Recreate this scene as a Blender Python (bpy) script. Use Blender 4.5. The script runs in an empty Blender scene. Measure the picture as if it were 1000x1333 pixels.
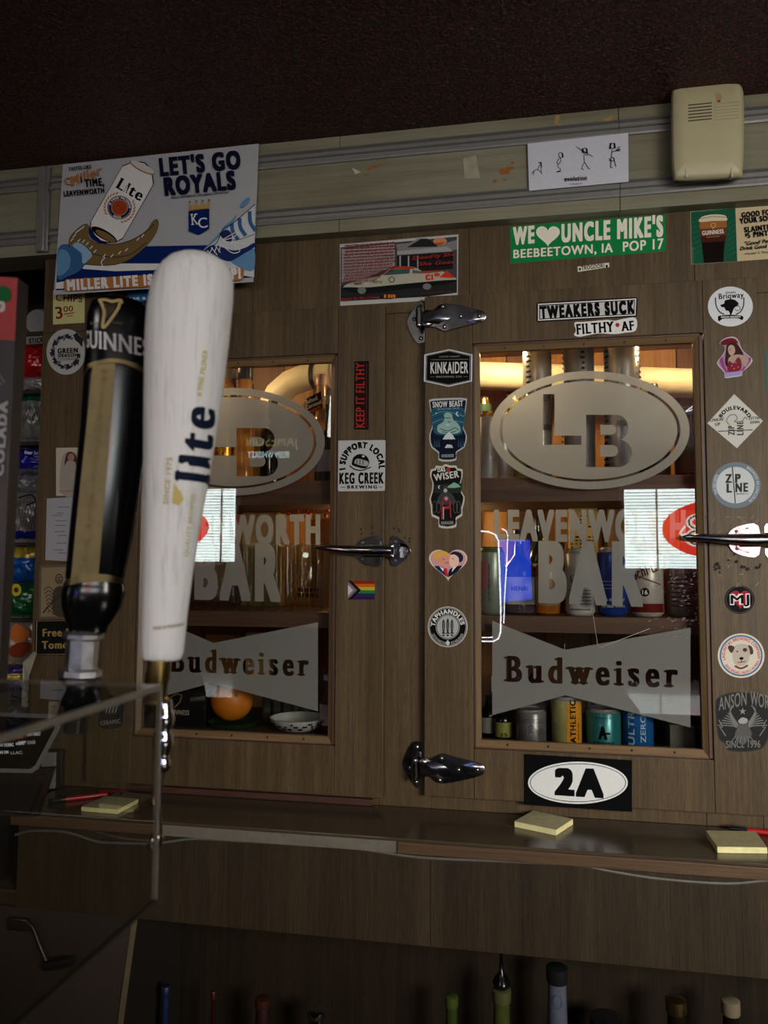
import bpy, math, random
import numpy as np
from mathutils import Vector, Matrix, noise
from mathutils.geometry import tessellate_polygon

# ------------------------------------------------------------------ camera
SC = bpy.context.scene
COL = SC.collection
R = math.radians
FPX = 1000.0                         # focal length in pixels of the 1000 x 1333 frame
EYE = Vector((0.0, -1.6, 1.5))
yaw, pitch, roll = R(10.58), R(4.03), R(0.254)
_f = Vector((-math.sin(yaw) * math.cos(pitch), math.cos(yaw) * math.cos(pitch), math.sin(pitch)))
_r = Vector((math.cos(yaw), math.sin(yaw), 0)); _u = _r.cross(_f)
CR = _r * math.cos(roll) + _u * math.sin(roll); CU = _u * math.cos(roll) - _r * math.sin(roll)
cam = bpy.data.cameras.new('camera'); camo = bpy.data.objects.new('camera', cam); COL.objects.link(camo)
cam.sensor_fit = 'VERTICAL'; cam.sensor_height = 36.0; cam.lens = FPX / 1333.0 * 36.0
cam.clip_start = 0.02
m3 = Matrix((CR, CU, -_f)).transposed()
camo.matrix_world = Matrix.Translation(EYE) @ m3.to_4x4()
cam.dof.use_dof = True; cam.dof.focus_distance = 1.64; cam.dof.aperture_fstop = 8.5
SC.camera = camo

# ------------------------------------------------------------------ world, light, exposure
SC.view_settings.view_transform = 'Standard'; SC.view_settings.look = 'None'
SC.view_settings.gamma = 1.0; SC.view_settings.exposure = 0.0
try: SC.view_settings.use_curve_mapping = False
except Exception: pass
W = bpy.data.worlds.new('world'); SC.world = W; W.use_nodes = True
W.node_tree.nodes['Background'].inputs[0].default_value = (0.9, 0.95, 1.0, 1)
W.node_tree.nodes['Background'].inputs[1].default_value = 0.05
SC.cycles.use_denoising = True
SC.cycles.max_bounces = 8; SC.cycles.transparent_max_bounces = 24
SC.cycles.diffuse_bounces = 4; SC.cycles.glossy_bounces = 4; SC.cycles.transmission_bounces = 6
SC.cycles.sample_clamp_indirect = 3.0
SC.cycles.caustics_reflective = False; SC.cycles.caustics_refractive = False

def area_light(name, loc, target, size, size_y, power, color):
    l = bpy.data.lights.new(name, 'AREA'); l.shape = 'RECTANGLE'; l.size = size; l.size_y = size_y
    l.energy = power; l.color = color
    o = bpy.data.objects.new(name, l); COL.objects.link(o); o.location = loc
    o.rotation_euler = (Vector(target) - Vector(loc)).to_track_quat('-Z', 'Y').to_euler()
    return o
WINDOW_GLOW = 14.0                   # radiance of the daylight panes in the street wall behind the camera
_l = area_light('added_key_light', (1.9, -2.6, 1.85), (0.36, 0, 1.12), 1.0, 0.8, 12.0, (1.0, 0.96, 0.89))  # added area light without a fixture, aimed at the lower door fronts
_l.data.spread = math.radians(62)
area_light('added_fill_light', (-0.85, -2.6, 2.36), (0.0, -.6, 1.3), 0.5, 0.3, 5.0, (1.0, 0.95, 0.86))  # second added light, no fixture built, for general brightening

# ------------------------------------------------------------------ geometry helpers
def at(px, py, Y=0.0):
    """the point on the vertical plane y = Y that the photograph shows at pixel (px, py)"""
    d = _f * FPX + CR * (px - 500.0) - CU * (py - 666.5)
    t = (Y - EYE.y) / d.y
    return EYE + d * t
def depth_for(px, py, z):
    d = _f * FPX + CR * (px - 500.0) - CU * (py - 666.5)
    return EYE + d * ((z - EYE.z) / d.z)
def zrow(pts, Y=0.0): return sum(at(x, y, Y).z for x, y in pts) / len(pts)
def xcol(pts, Y=0.0): return sum(at(x, y, Y).x for x, y in pts) / len(pts)

# ------------------------------------------------------------------ materials
_M = {}
def lin(c):
    return tuple(((v / 255.0) / 12.92 if v / 255.0 <= 0.04045 else ((v / 255.0 + 0.055) / 1.055) ** 2.4) for v in c)
class NT:
    def __init__(s, name):
        s.m = bpy.data.materials.new(name); s.m.use_nodes = True; s.t = s.m.node_tree
        s.b = s.t.nodes['Principled BSDF']; s.out = s.t.nodes['Material Output']
    def n(s, typ, **k):
        x = s.t.nodes.new(typ)
        for a, v in k.items(): setattr(x, a, v)
        return x
    def l(s, a, b): s.t.links.new(a, b)
    def pos(s, sc=(1, 1, 1), off=(0, 0, 0), obj=False):
        if obj: g = s.n('ShaderNodeTexCoord').outputs['Object']
        else: g = s.n('ShaderNodeNewGeometry').outputs['Position']
        mp = s.n('ShaderNodeMapping'); mp.inputs['Scale'].default_value = sc; mp.inputs['Location'].default_value = off
        s.l(g, mp.inputs[0]); return mp.outputs[0]
    def noise(s, vec, scale, detail=4, rough=.6):
        x = s.n('ShaderNodeTexNoise'); x.inputs['Scale'].default_value = scale
        x.inputs['Detail'].default_value = detail; x.inputs['Roughness'].default_value = rough
        s.l(vec, x.inputs['Vector']); return x.outputs['Fac']
    def ramp(s, fac, stops):
        x = s.n('ShaderNodeValToRGB'); e = x.color_ramp.elements
        while len(e) < len(stops): e.new(0.5)
        for i, (p, c) in enumerate(stops): e[i].position = p; e[i].color = (*c, 1)
        s.l(fac, x.inputs[0]); return x.outputs[0]
    def mix(s, fac, a, b, mode='MIX'):
        x = s.n('ShaderNodeMix', data_type='RGBA', blend_type=mode)
        for v, i in ((fac, 0), (a, 6), (b, 7)):
            if isinstance(v, (int, float)): x.inputs[i].default_value = v
            elif isinstance(v, tuple): x.inputs[i].default_value = (*v, 1)
            else: s.l(v, x.inputs[i])
        return x.outputs[2]
    def bump(s, h, strength=.3, dist=.001):
        x = s.n('ShaderNodeBump'); x.inputs['Strength'].default_value = strength; x.inputs['Distance'].default_value = dist
        s.l(h, x.inputs['Height']); s.l(x.outputs[0], s.b.inputs['Normal'])
    def set(s, rough=.5, metal=0, spec=.5, coat=0, color=None):
        s.b.inputs['Roughness'].default_value = rough; s.b.inputs['Metallic'].default_value = metal
        s.b.inputs['Specular IOR Level'].default_value = spec; s.b.inputs['Coat Weight'].default_value = coat
        if color is not None:
            if isinstance(color, tuple): s.b.inputs['Base Color'].default_value = (*color, 1)
            else: s.l(color, s.b.inputs['Base Color'])
        return s.m
def plain(name, rgb, rough=.5, metal=0, spec=.5, coat=0, grain=.12, scale=60):
    """a single colour (given as sRGB 0-255) with faint procedural mottling"""
    k = (name,)
    if k in _M: return _M[k]
    t = NT(name); c = lin(rgb)
    f = t.noise(t.pos(), scale, 3)
    col = t.ramp(f, [(0.3, tuple(v * (1 - grain) for v in c)), (0.7, tuple(min(1, v * (1 + grain)) for v in c))])
    _M[k] = t.set(rough, metal, spec, coat, col); return _M[k]
def ink(rgb, rough=.5):
    return plain('ink_%02x%02x%02x' % tuple(int(v) for v in rgb), rgb, rough, spec=.03, grain=.05, scale=300)
def glow(name, rgb, strength):
    k = (name,)
    if k in _M: return _M[k]
    m = bpy.data.materials.new(name); m.use_nodes = True; t = m.node_tree; t.nodes.clear()
    e = t.nodes.new('ShaderNodeEmission'); o = t.nodes.new('ShaderNodeOutputMaterial')
    e.inputs[0].default_value = (*rgb, 1); e.inputs[1].default_value = strength
    t.links.new(e.outputs[0], o.inputs[0]); _M[k] = m; return m
def wood(name, c0, c1, c2, axis='z', scale=1.0, rough=.5, streak=1.0, spec=.4):
    k = (name,)
    if k in _M: return _M[k]
    t = NT(name)
    lo, hi = 1.6 * scale, 60 * scale
    s = {'z': (hi, hi, lo), 'x': (lo, hi, hi), 'y': (hi, lo, hi)}[axis]
    s2 = tuple(v * 4 for v in s); s3 = tuple(v * .22 for v in s)
    n1 = t.noise(t.pos(s), 1.0, 5, .65); n2 = t.noise(t.pos(s2, (3, 7, 1)), 1.0, 3, .6); n3 = t.noise(t.pos(s3, (9, 2, 5)), 1.0, 3, .5)
    a = t.mix(.45, n1, n2); a = t.mix(.35, a, n3)
    col = t.ramp(a, [(.32, lin(c0)), (.5, lin(c1)), (.68, lin(c2))])
    fine = t.noise(t.pos(tuple(v * (9 if v < 5 else 8) for v in s), (1, 5, 2)), 1.0, 2, .7)
    pores = t.ramp(fine, [(.36, (.45, .45, .45)), (.5, (1, 1, 1))])
    col = t.mix(.75 * streak, col, pores, 'MULTIPLY')
    t.bump(fine, .25, .0006)
    _M[k] = t.set(rough, 0, spec, 0, col); return _M[k]

# ------------------------------------------------------------------ mesh builder
def tag(o, label=None, cat=None, group=None, kind=None):
    if label: o['label'] = label
    if cat: o['category'] = cat
    if group: o['group'] = group
    if kind: o['kind'] = kind
    return o
def empty(name, loc, label=None, cat=None, group=None, kind=None, parent=None):
    o = bpy.data.objects.new(name, None); COL.objects.link(o); o.empty_display_size = .02
    if parent is not None: o.parent = parent; loc = Vector(loc) - wloc(parent)
    o.location = loc
    return tag(o, label, cat, group, kind)
def wloc(o):
    v = Vector((0, 0, 0))
    while o is not None: v += Vector(o.location); o = o.parent
    return v
class G:
    """collects shapes in world coordinates; build() links them as ONE mesh object"""
    def __init__(s, mat=None, M=None):
        s.v = []; s.f = []; s.mi = []; s.mats = []; s.cur = 0; s.M = M
        if mat: s.use(mat)
    def use(s, m):
        if m not in s.mats: s.mats.append(m)
        s.cur = s.mats.index(m); return s
    def add(s, vs, fs):
        b = len(s.v)
        for p in vs:
            p = Vector(p); s.v.append(tuple(s.M @ p) if s.M else tuple(p))
        for f in fs: s.f.append(tuple(b + i for i in f)); s.mi.append(s.cur)
        return s
    def box(s, x0, y0, z0, x1, y1, z1):
        x0, x1 = sorted((x0, x1)); y0, y1 = sorted((y0, y1)); z0, z1 = sorted((z0, z1))
        return s.add([(x0, y0, z0), (x1, y0, z0), (x1, y1, z0), (x0, y1, z0), (x0, y0, z1), (x1, y0, z1), (x1, y1, z1), (x0, y1, z1)],
                     [(0, 3, 2, 1), (4, 5, 6, 7), (0, 1, 5, 4), (1, 2, 6, 5), (2, 3, 7, 6), (3, 0, 4, 7)])
    def slab(s, front, back):
        """solid between two matching outlines"""
        n = len(front); tr = tessellate_polygon([[Vector(p) for p in front]])
        fs = [tuple(t) for t in tr] + [tuple(n + i for i in reversed(t)) for t in tr]
        fs += [(i, (i + 1) % n, n + (i + 1) % n, n + i) for i in range(n)]
        return s.add(list(front) + list(back), fs)
    def prism(s, pts, y0, y1):      # outline in (x, z)
        return s.slab([(x, y0, z) for x, z in pts], [(x, y1, z) for x, z in pts])
    def lathe(s, prof, c=(0, 0, 0), axis=(0, 0, 1), seg=24, sx=1, sy=1, caps=True):
        q = Vector(axis).normalized().to_track_quat('Z', 'Y'); c = Vector(c)
        vs = []; fs = []
        for r, h in prof:
            for i in range(seg):
                a = 2 * math.pi * i / seg
                vs.append(c + q @ Vector((r * sx * math.cos(a), r * sy * math.sin(a), h)))
        for j in range(len(prof) - 1):
            for i in range(seg):
                k = (i + 1) % seg
                fs.append((j * seg + i, j * seg + k, (j + 1) * seg + k, (j + 1) * seg + i))
        if caps:
            if prof[0][0] > 1e-6: fs.append(tuple(reversed(range(seg))))
            if prof[-1][0] > 1e-6: fs.append(tuple((len(prof) - 1) * seg + i for i in range(seg)))
        return s.add(vs, fs)
    def tube(s, pts, r, seg=8):
        pts = [Vector(p) for p in pts]; n = len(pts); rr = r if isinstance(r, (list, tuple)) else [r] * n
        vs = []; fs = []; up = None
        for i, p in enumerate(pts):
            t = (pts[min(i + 1, n - 1)] - pts[max(i - 1, 0)]).normalized()
            if up is None: up = t.orthogonal().normalized()
            up = (up - t * up.dot(t)).normalized(); w = t.cross(up)
            for k in range(seg):
                a = 2 * math.pi * k / seg; vs.append(p + (up * math.cos(a) + w * math.sin(a)) * rr[i])
        for i in range(n - 1):
            for k in range(seg):
                k2 = (k + 1) % seg; fs.append((i * seg + k, i * seg + k2, (i + 1) * seg + k2, (i + 1) * seg + k))
        fs.append(tuple(reversed(range(seg)))); fs.append(tuple((n - 1) * seg + k for k in range(seg)))
        return s.add(vs, fs)
    def ball(s, c, r, sx=1, sy=1, sz=1, seg=20, rings=12):
        c = Vector(c); vs = []; fs = []
        for j in range(rings + 1):
            th = math.pi * j / rings
            for i in range(seg):
                a = 2 * math.pi * i / seg
                vs.append(c + Vector((r * sx * math.sin(th) * math.cos(a), r * sy * math.sin(th) * math.sin(a), r * sz * math.cos(th))))
        for j in range(rings):
            for i in range(seg):
                k = (i + 1) % seg; fs.append((j * seg + i, (j + 1) * seg + i, (j + 1) * seg + k, j * seg + k))
        return s.add(vs, fs)
    def build(s, name, parent=None, label=None, cat=None, group=None, kind=None, bevel=0, smooth=40, origin=None, seg=2):
        if not s.v: return None
        a = np.array(s.v)
        if parent is not None: org = wloc(parent)
        elif origin is not None: org = Vector(origin)
        else: org = Vector(((a[:, 0].min() + a[:, 0].max()) / 2, (a[:, 1].min() + a[:, 1].max()) / 2, a[:, 2].min()))
        me = bpy.data.meshes.new(name)
        me.from_pydata([tuple(p) for p in (a - np.array(org))], [], s.f)
        for m in s.mats: me.materials.append(m)
        me.polygons.foreach_set('material_index', s.mi)
        me.validate(); me.update()
        if smooth:
            me.polygons.foreach_set('use_smooth', [True] * len(me.polygons)); me.set_sharp_from_angle(angle=R(smooth))
        o = bpy.data.objects.new(name, me); COL.objects.link(o)
        if parent is not None: o.parent = parent
        else: o.location = org
        if bevel:
            b = o.modifiers.new('bevel', 'BEVEL'); b.width = bevel; b.segments = seg; b.limit_method = 'ANGLE'; b.angle_limit = R(35); b.harden_normals = False
        return tag(o, label, cat, group, kind)

# ------------------------------------------------------------------ lettering: glyph outlines, made bolder / slabbed on a raster
RES = 72
def _contours(A, lvl=.5):
    """marching squares -> closed loops in (col,row) coordinates"""
    H, Wd = A.shape
    B = A > lvl
    idx = B[:-1, :-1] * 1 + B[:-1, 1:] * 2 + B[1:, 1:] * 4 + B[1:, :-1] * 8
    nxt = {}
    def ip(e):
        k, j, i = e
        if k == 0: a, b = A[j, i], A[j, i + 1]; return (i + (lvl - a) / (b - a), j)
        a, b = A[j, i], A[j + 1, i]; return (i, j + (lvl - a) / (b - a))
    T = {1: [(3, 0)], 2: [(0, 1)], 3: [(3, 1)], 4: [(1, 2)], 5: [(3, 2), (1, 0)], 6: [(0, 2)], 7: [(3, 2)], 8: [(2, 3)], 9: [(2, 0)],
         10: [(0, 3), (2, 1)], 11: [(2, 1)], 12: [(1, 3)], 13: [(1, 0)], 14: [(0, 3)]}
    for j, i in zip(*np.nonzero((idx > 0) & (idx < 15))):
        E = ((0, j, i), (1, j, i + 1), (0, j + 1, i), (1, j, i))
        for a, b in T[int(idx[j, i])]: nxt[E[a]] = E[b]
    loops = []
    while nxt:
        st = next(iter(nxt)); e = st; lp = []
        while e in nxt:
            lp.append(ip(e)); e = nxt.pop(e)
        if len(lp) > 5: loops.append(lp)
    return loops
def _simplify(lp, tol):
    P = np.array(lp); n = len(P)
    keep = np.zeros(n, bool); i0 = 0; i1 = int(np.argmax(((P - P[0]) ** 2).sum(1)))
    keep[[i0, i1]] = True; st = [(i0, i1), (i1, n)]
    while st:
        a, b = st.pop()
        if b - a < 2: continue
        p, q = P[a], P[b % n]; d = q - p; L = np.hypot(*d) or 1e-9
        S = P[a + 1:b]; dist = np.abs(d[0] * (S[:, 1] - p[1]) - d[1] * (S[:, 0] - p[0])) / L
        k = int(np.argmax(dist))
        if dist[k] > tol: k += a + 1; keep[k] = True; st += [(a, k), (k, b)]
    return [tuple(P[i]) for i in np.nonzero(keep)[0]]
_font_w = {}
def _mesh_of(txt):
    cu = bpy.data.curves.new('tmp_text', 'FONT'); cu.body = txt; cu.resolution_u = 5
    o = bpy.data.objects.new('tmp_text', cu); m = o.to_mesh()
    V = np.array([v.co[:2] for v in m.vertices]) if len(m.vertices) else np.zeros((0, 2))
    m.calc_loop_triangles(); T = [tuple(t.vertices) for t in m.loop_triangles]
    o.to_mesh_clear(); bpy.data.objects.remove(o); bpy.data.curves.remove(cu)
    return V, T
def _advance(c):
    if c not in _font_w:
        if '|' not in _font_w: a = _mesh_of('||')[0]; _font_w['|'] = 0; _font_w['||'] = a[:, 0].max() - a[:, 0].min()
        if c == '|': return .3
        a = _mesh_of('|' + c + '|')[0]; _font_w[c] = a[:, 0].max() - a[:, 0].min() - _font_w['||']
    return _font_w[c]
_gl = {}
PAD = .22
def glyph(c, wx=0., wy=0., slab=0.):
    """loops of a glyph in em units; wx, wy widen its strokes, slab adds square serifs"""
    k = (c, round(wx, 3), round(wy, 3), round(slab, 3))
    if k in _gl: return _gl[k]
    V, T = _mesh_of(c)
    if not len(V): _gl[k] = []; return []
    x0, x1 = V[:, 0].min() - PAD, V[:, 0].max() + PAD; y0, y1 = -.45, 1.0
    res = RES if (wx or wy or slab) else RES
    nx, ny = int((x1 - x0) * res) + 1, int((y1 - y0) * res) + 1
    S = 3
    X, Y = np.meshgrid(x0 + (np.arange(nx * S) + .5) / (res * S), y0 + (np.arange(ny * S) + .5) / (res * S))
    B = np.zeros(X.shape, bool)
    for t in T:
        a, b, c3 = V[list(t)]
        ix0 = max(0, int((min(a[0], b[0], c3[0]) - x0) * res * S) - 1); ix1 = int((max(a[0], b[0], c3[0]) - x0) * res * S) + 2
        iy0 = max(0, int((min(a[1], b[1], c3[1]) - y0) * res * S) - 1); iy1 = int((max(a[1], b[1], c3[1]) - y0) * res * S) + 2
        xs, ys = X[iy0:iy1, ix0:ix1], Y[iy0:iy1, ix0:ix1]
        e = lambda p, q: (q[0] - p[0]) * (ys - p[1]) - (q[1] - p[1]) * (xs - p[0])
        e1, e2, e3 = e(a, b), e(b, c3), e(c3, a)
        B[iy0:iy1, ix0:ix1] |= ((e1 >= -1e-9) & (e2 >= -1e-9) & (e3 >= -1e-9)) | ((e1 <= 1e-9) & (e2 <= 1e-9) & (e3 <= 1e-9))
    def dil(B, n, ax):
        out = B.copy()
        for s in range(1, n + 1): out |= np.roll(B, s, ax) | np.roll(B, -s, ax)
        return out
    ex, ey = int(round(wx / 2 * res * S)), int(round(wy / 2 * res * S))
    if slab:
        th = max(2, int(.055 * res * S)); rows = lambda y: int((y - y0) * res * S)
        add = np.zeros_like(B)
        for yb, sgn in ((0.0, 1), (.682, -1), (.449, -1)):
            r = rows(yb) + (2 if sgn > 0 else -3)
            probe = rows(yb + sgn * .13); beyond = rows(yb - sgn * .05)
            run = B[r]
            d = np.diff(np.concatenate([[0], run.astype(int), [0]])); ss, ee = np.nonzero(d == 1)[0], np.nonzero(d == -1)[0]
            for a, b in zip(ss, ee):
                if B[beyond, a:b].mean() > .3: continue
                wide = (b - a) > .16 * res * S
                stem_l = B[probe, a + 2:a + 6].mean() > .9 and B[rows(yb + sgn * .06), a + 2:a + 6].mean() > .9
                if wide and not stem_l: continue
                g = int(slab * res * S)
                lo, hi = r, r + sgn * th
                lo, hi = min(lo, hi), max(lo, hi)
                if yb > .4 and k[0] in 'uidbr': add[lo:hi, max(0, a - g):b] = True       # flag serifs on the left of a stem top
                elif wide: add[lo:hi, max(0, a - g):b] = True
                elif k[0] == 'u' or (k[0] == 'd' and yb == 0): add[lo:hi, a:b + g] = True
                else: add[lo:hi, max(0, a - g):b + g] = True
    if ex: B = dil(B, ex, 1)
    if ey: B = dil(B, ey, 0)
    if slab: B |= dil(add, ex, 1)
    A = B.reshape(ny, S, nx, S).mean((1, 3))
    A = np.pad(A, 1)
    out = []
    for lp in _contours(A):
        lp = _simplify(lp, .09)
        out.append([(x0 + (u - 1 + .5) / res, y0 + (v - 1 + .5) / res) for u, v in lp])
    _gl[k] = out; return out
def text_loops(txt, wx=0., wy=0., sp=0., slab=0., shear=0.):
    """list of glyphs (each a list of loops), total width"""
    x = 0; G_ = []
    for c in txt:
        if c != ' ':
            G_.append([[(x + wx / 2 + u + shear * v, v) for u, v in lp] for lp in glyph(c, wx, wy, slab)])
        x += (_advance(c) if c != ' ' else .27) + wx + sp
    us = [u for g in G_ for lp in g for u, v in lp]
    u0, u1 = min(us), max(us)
    return [[[(u - u0, v) for u, v in lp] for lp in g] for g in G_], u1 - u0
CAP = .682
def tess(loops):
    vs = [Vector((u, v, 0)) for lp in loops for u, v in lp]
    return [(p.x, p.y) for p in vs], [tuple(t) for t in tessellate_polygon([[Vector((u, v, 0)) for u, v in lp] for lp in loops])]

# ------------------------------------------------------------------ flat printed things (stickers, posters): outlines in photo pixels, laid on a real plane
def ell(cx, cy, rx, ry, n=40, a0=0, a1=360, rot=0):
    full = abs(a1 - a0) >= 360
    c, s = math.cos(R(rot)), math.sin(R(rot)); out = []
    for i in range(n if full else n + 1):
        a = R(a0 + (a1 - a0) * i / n); x, y = rx * math.cos(a), ry * math.sin(a)
        out.append((cx + x * c - y * s, cy + x * s + y * c))
    return out
def ring(cx, cy, rx, ry, w, n=40, a0=0, a1=360):
    o = ell(cx, cy, rx, ry, n, a0, a1); i = ell(cx, cy, rx - w, ry - w, n, a0, a1)
    return o, i
def stroke(pts, w):
    """outline of a line of varying width"""
    n = len(pts); ws = w if isinstance(w, (list, tuple)) else [w] * n; L = []; Rr = []
    for i, (x, y) in enumerate(pts):
        a = pts[max(i - 1, 0)]; b = pts[min(i + 1, n - 1)]
        dx, dy = b[0] - a[0], b[1] - a[1]; d = math.hypot(dx, dy) or 1
        nx, ny = -dy / d * ws[i] / 2, dx / d * ws[i] / 2
        L.append((x + nx, y + ny)); Rr.append((x - nx, y - ny))
    return L, Rr
def smooth_closed(pts, k=4):
    n = len(pts); out = []
    for i in range(n):
        p0, p1, p2, p3 = (np.array(pts[(i + j) % n], float) for j in (-1, 0, 1, 2))
        for q in range(k):
            t = q / k
            out.append(tuple(.5 * ((2 * p1) + (-p0 + p2) * t + (2 * p0 - 5 * p1 + 4 * p2 - p3) * t * t + (-p0 + 3 * p1 - 3 * p2 + p3) * t ** 3)))
    return out
def smooth_open(pts, k=5):
    P = [pts[0]] + list(pts) + [pts[-1]]; out = []
    for i in range(1, len(P) - 2):
        p0, p1, p2, p3 = (np.array(P[i + j], float) for j in (-1, 0, 1, 2))
        for q in range(k):
            t = q / k
            out.append(tuple(.5 * ((2 * p1) + (-p0 + p2) * t + (2 * p0 - 5 * p1 + 4 * p2 - p3) * t * t + (-p0 + 3 * p1 - 3 * p2 + p3) * t ** 3)))
    out.append(tuple(pts[-1])); return out
def refine(pts, faces, ml):
    """split long triangles so that print follows a curved surface"""
    P = list(pts); T = []
    for f in faces:
        for k in range(1, len(f) - 1): T.append((f[0], f[k], f[k + 1]))
    mid = {}
    def m(a, b):
        q = (min(a, b), max(a, b))
        if q not in mid: mid[q] = len(P); P.append(((P[a][0] + P[b][0]) / 2, (P[a][1] + P[b][1]) / 2))
        return mid[q]
    out = []; st = T; d2 = ml * ml
    L = lambda a, b: (P[a][0] - P[b][0]) ** 2 + (P[a][1] - P[b][1]) ** 2
    while st:
        a, b, c = st.pop(); l = (L(a, b), L(b, c), L(c, a)); k = l.index(max(l))
        if l[k] <= d2: out.append((a, b, c)); continue
        if k == 0: x = m(a, b); st += [(a, x, c), (x, b, c)]
        elif k == 1: x = m(b, c); st += [(a, b, x), (a, x, c)]
        else: x = m(c, a); st += [(a, b, x), (x, b, c)]
    return P, out
STEP = .00006
class Art:
    def __init__(s, Y=0.0, thick=.0004, mp=None, step=STEP):
        s.Y = Y; s.mp = mp or (lambda x, y, off: at(x, y, Y - off)); s.parts = {}; s.lay = 0; s.off0 = thick; s.step = step; s.maxlen = None
    def raw(s, part, pts, tris, mat):
        s.lay += 1
        g = s.parts.setdefault(part, G()); g.use(mat)
        off = s.off0 + s.lay * s.step
        if s.maxlen: pts, tris = refine(pts, tris, s.maxlen)
        g.add([s.mp(x, y, off) for x, y in pts], tris); return s
    def c(s, c): return c if not isinstance(c, tuple) else ink(c)
    def poly(s, part, pts, col, sm=0):
        if sm: pts = smooth_closed(pts, sm)
        p, t = tess([pts]); return s.raw(part, p, t, s.c(col))
    def holes(s, part, loops, col):
        p, t = tess(loops); return s.raw(part, p, t, s.c(col))
    def line(s, part, pts, w, col, sm=0):
        if sm: 
            if isinstance(w, (list, tuple)): w = [w[0] + (w[1] - w[0]) * i / (5 * (len(pts) - 1)) for i in range(5 * (len(pts) - 1) + 1)] if len(w) == 2 else w
            pts = smooth_open(pts, 5)
        L, Q = stroke(pts, w); n = len(L)
        return s.raw(part, L + Q, [(i, i + 1, n + i + 1, n + i) for i in range(n - 1)], s.c(col))
    def ellipse(s, part, cx, cy, rx, ry, col, n=36, rot=0): return s.poly(part, ell(cx, cy, rx, ry, n, rot=rot), col)
    def ringp(s, part, cx, cy, rx, ry, w, col, n=40, a0=0, a1=360):
        o, i = ring(cx, cy, rx, ry, w, n, a0, a1); m = len(o); full = abs(a1 - a0) >= 360
        return s.raw(part, o + i, [(k, (k + 1) % m, m + (k + 1) % m, m + k) for k in range(m if full else m - 1)], s.c(col))
    def _put(s, part, GL, fn, col):
        P = []; T = []
        for g in GL:
            if not g: continue
            p, t = tess(g); b = len(P); P += [fn(u, v) for u, v in p]; T += [tuple(b + i for i in q) for q in t]
        return s.raw(part, P, T, s.c(col))
    def text(s, part, txt, p0, p1, h, col, wx=0., wy=0., sp=0., slab=0., shear=0.):
        """baseline from p0 to p1 (photo pixels), capital height h"""
        GL, wd = text_loops(txt, wx, wy, sp, slab, shear)
        dx, dy = p1[0] - p0[0], p1[1] - p0[1]; L = math.hypot(dx, dy)
        ux, uy = dx / L, dy / L; k = L / wd; kv = h / CAP
        return s._put(part, GL, lambda u, v: (p0[0] + ux * u * k + uy * v * kv, p0[1] + uy * u * k - ux * v * kv), col)
    def vtext(s, part, txt, p0, p1, h0, h1, col, **kw):
        """like text() with upright letters whose height goes from h0 to h1"""
        GL, wd = text_loops(txt, kw.get('wx', 0), kw.get('wy', 0), kw.get('sp', 0), kw.get('slab', 0), kw.get('shear', 0))
        def fn(u, v):
            t = u / wd
            return (p0[0] + (p1[0] - p0[0]) * t, p0[1] + (p1[1] - p0[1]) * t - v / CAP * (h0 + (h1 - h0) * t))
        return s._put(part, GL, fn, col)
    def arc(s, part, txt, cx, cy, rx, ry, a0, a1, h, col, wx=0., wy=0., sp=0., inward=False):
        """baseline on an ellipse from angle a0 to a1 (0 = right, 90 = up)"""
        GL, wd = text_loops(txt, wx, wy, sp)
        def fn(u, v):
            a = R(a0 + (a1 - a0) * u / wd); vv = v / CAP * h * (-1 if inward else 1)
            return (cx + (rx + vv) * math.cos(a), cy - (ry + vv) * math.sin(a))
        return s._put(part, GL, fn, col)
    def attach(s, o):
        for nm, q in s.parts.items(): q.build(nm, o, smooth=0)
        return o
    def done(s, name, outline, col, label, cat, group=None):
        """the sheet itself, top-level, with its print as parts"""
        g = G(s.c(col)); th = s.off0
        g.slab([s.mp(x, y, th) for x, y in outline], [s.mp(x, y, 0) for x, y in outline])
        return s.attach(g.build(name, None, label, cat, group, smooth=0))
def wrap(cx, cy, r, z0, turn=0.0):
    """maps (metres right, metres down from z0) onto an upright cylinder, front towards the camera"""
    th = math.atan2(EYE.x - cx, -(EYE.y - cy)) + turn
    return lambda u, v, off: Vector((cx + (r + off) * math.sin(u / r + th), cy - (r + off) * math.cos(u / r + th), z0 - v))
# ================================================================== MATERIALS OF THE PLACE
LAM = wood('brown_laminate', (50, 39, 24), (78, 63, 41), (101, 84, 56), 'z', 2.3, .5, .9, .25)
LAMB = wood('brown_laminate_shaded', (36, 28, 18), (52, 42, 28), (66, 54, 38), 'z', 2.1, .55, 1.0, .2)  # darker copy of the laminate: shade below the counter put into the colour
def header_mat():
    t = NT('pale_header_laminate')
    n1 = t.noise(t.pos((2.2, 30, 62)), 1.0, 5, .65); n2 = t.noise(t.pos((14, 200, 420), (4, 1, 2)), 1.0, 3, .7)
    c = t.ramp(t.mix(.35, n1, n2), [(.3, lin((104, 102, 82))), (.5, lin((124, 122, 101))), (.7, lin((138, 137, 118)))])
    n3 = t.noise(t.pos((3.3, 3.3, 3.3), (7, 0, 3)), 1.0, 4, .6)
    c = t.mix(.8, c, t.ramp(n3, [(.35, (.72, .70, .60)), (.6, (1, 1, 1))]), 'MULTIPLY')
    t.bump(n2, .15, .0005); return t.set(.5, 0, .4, 0, c)
HEAD = header_mat()
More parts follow.
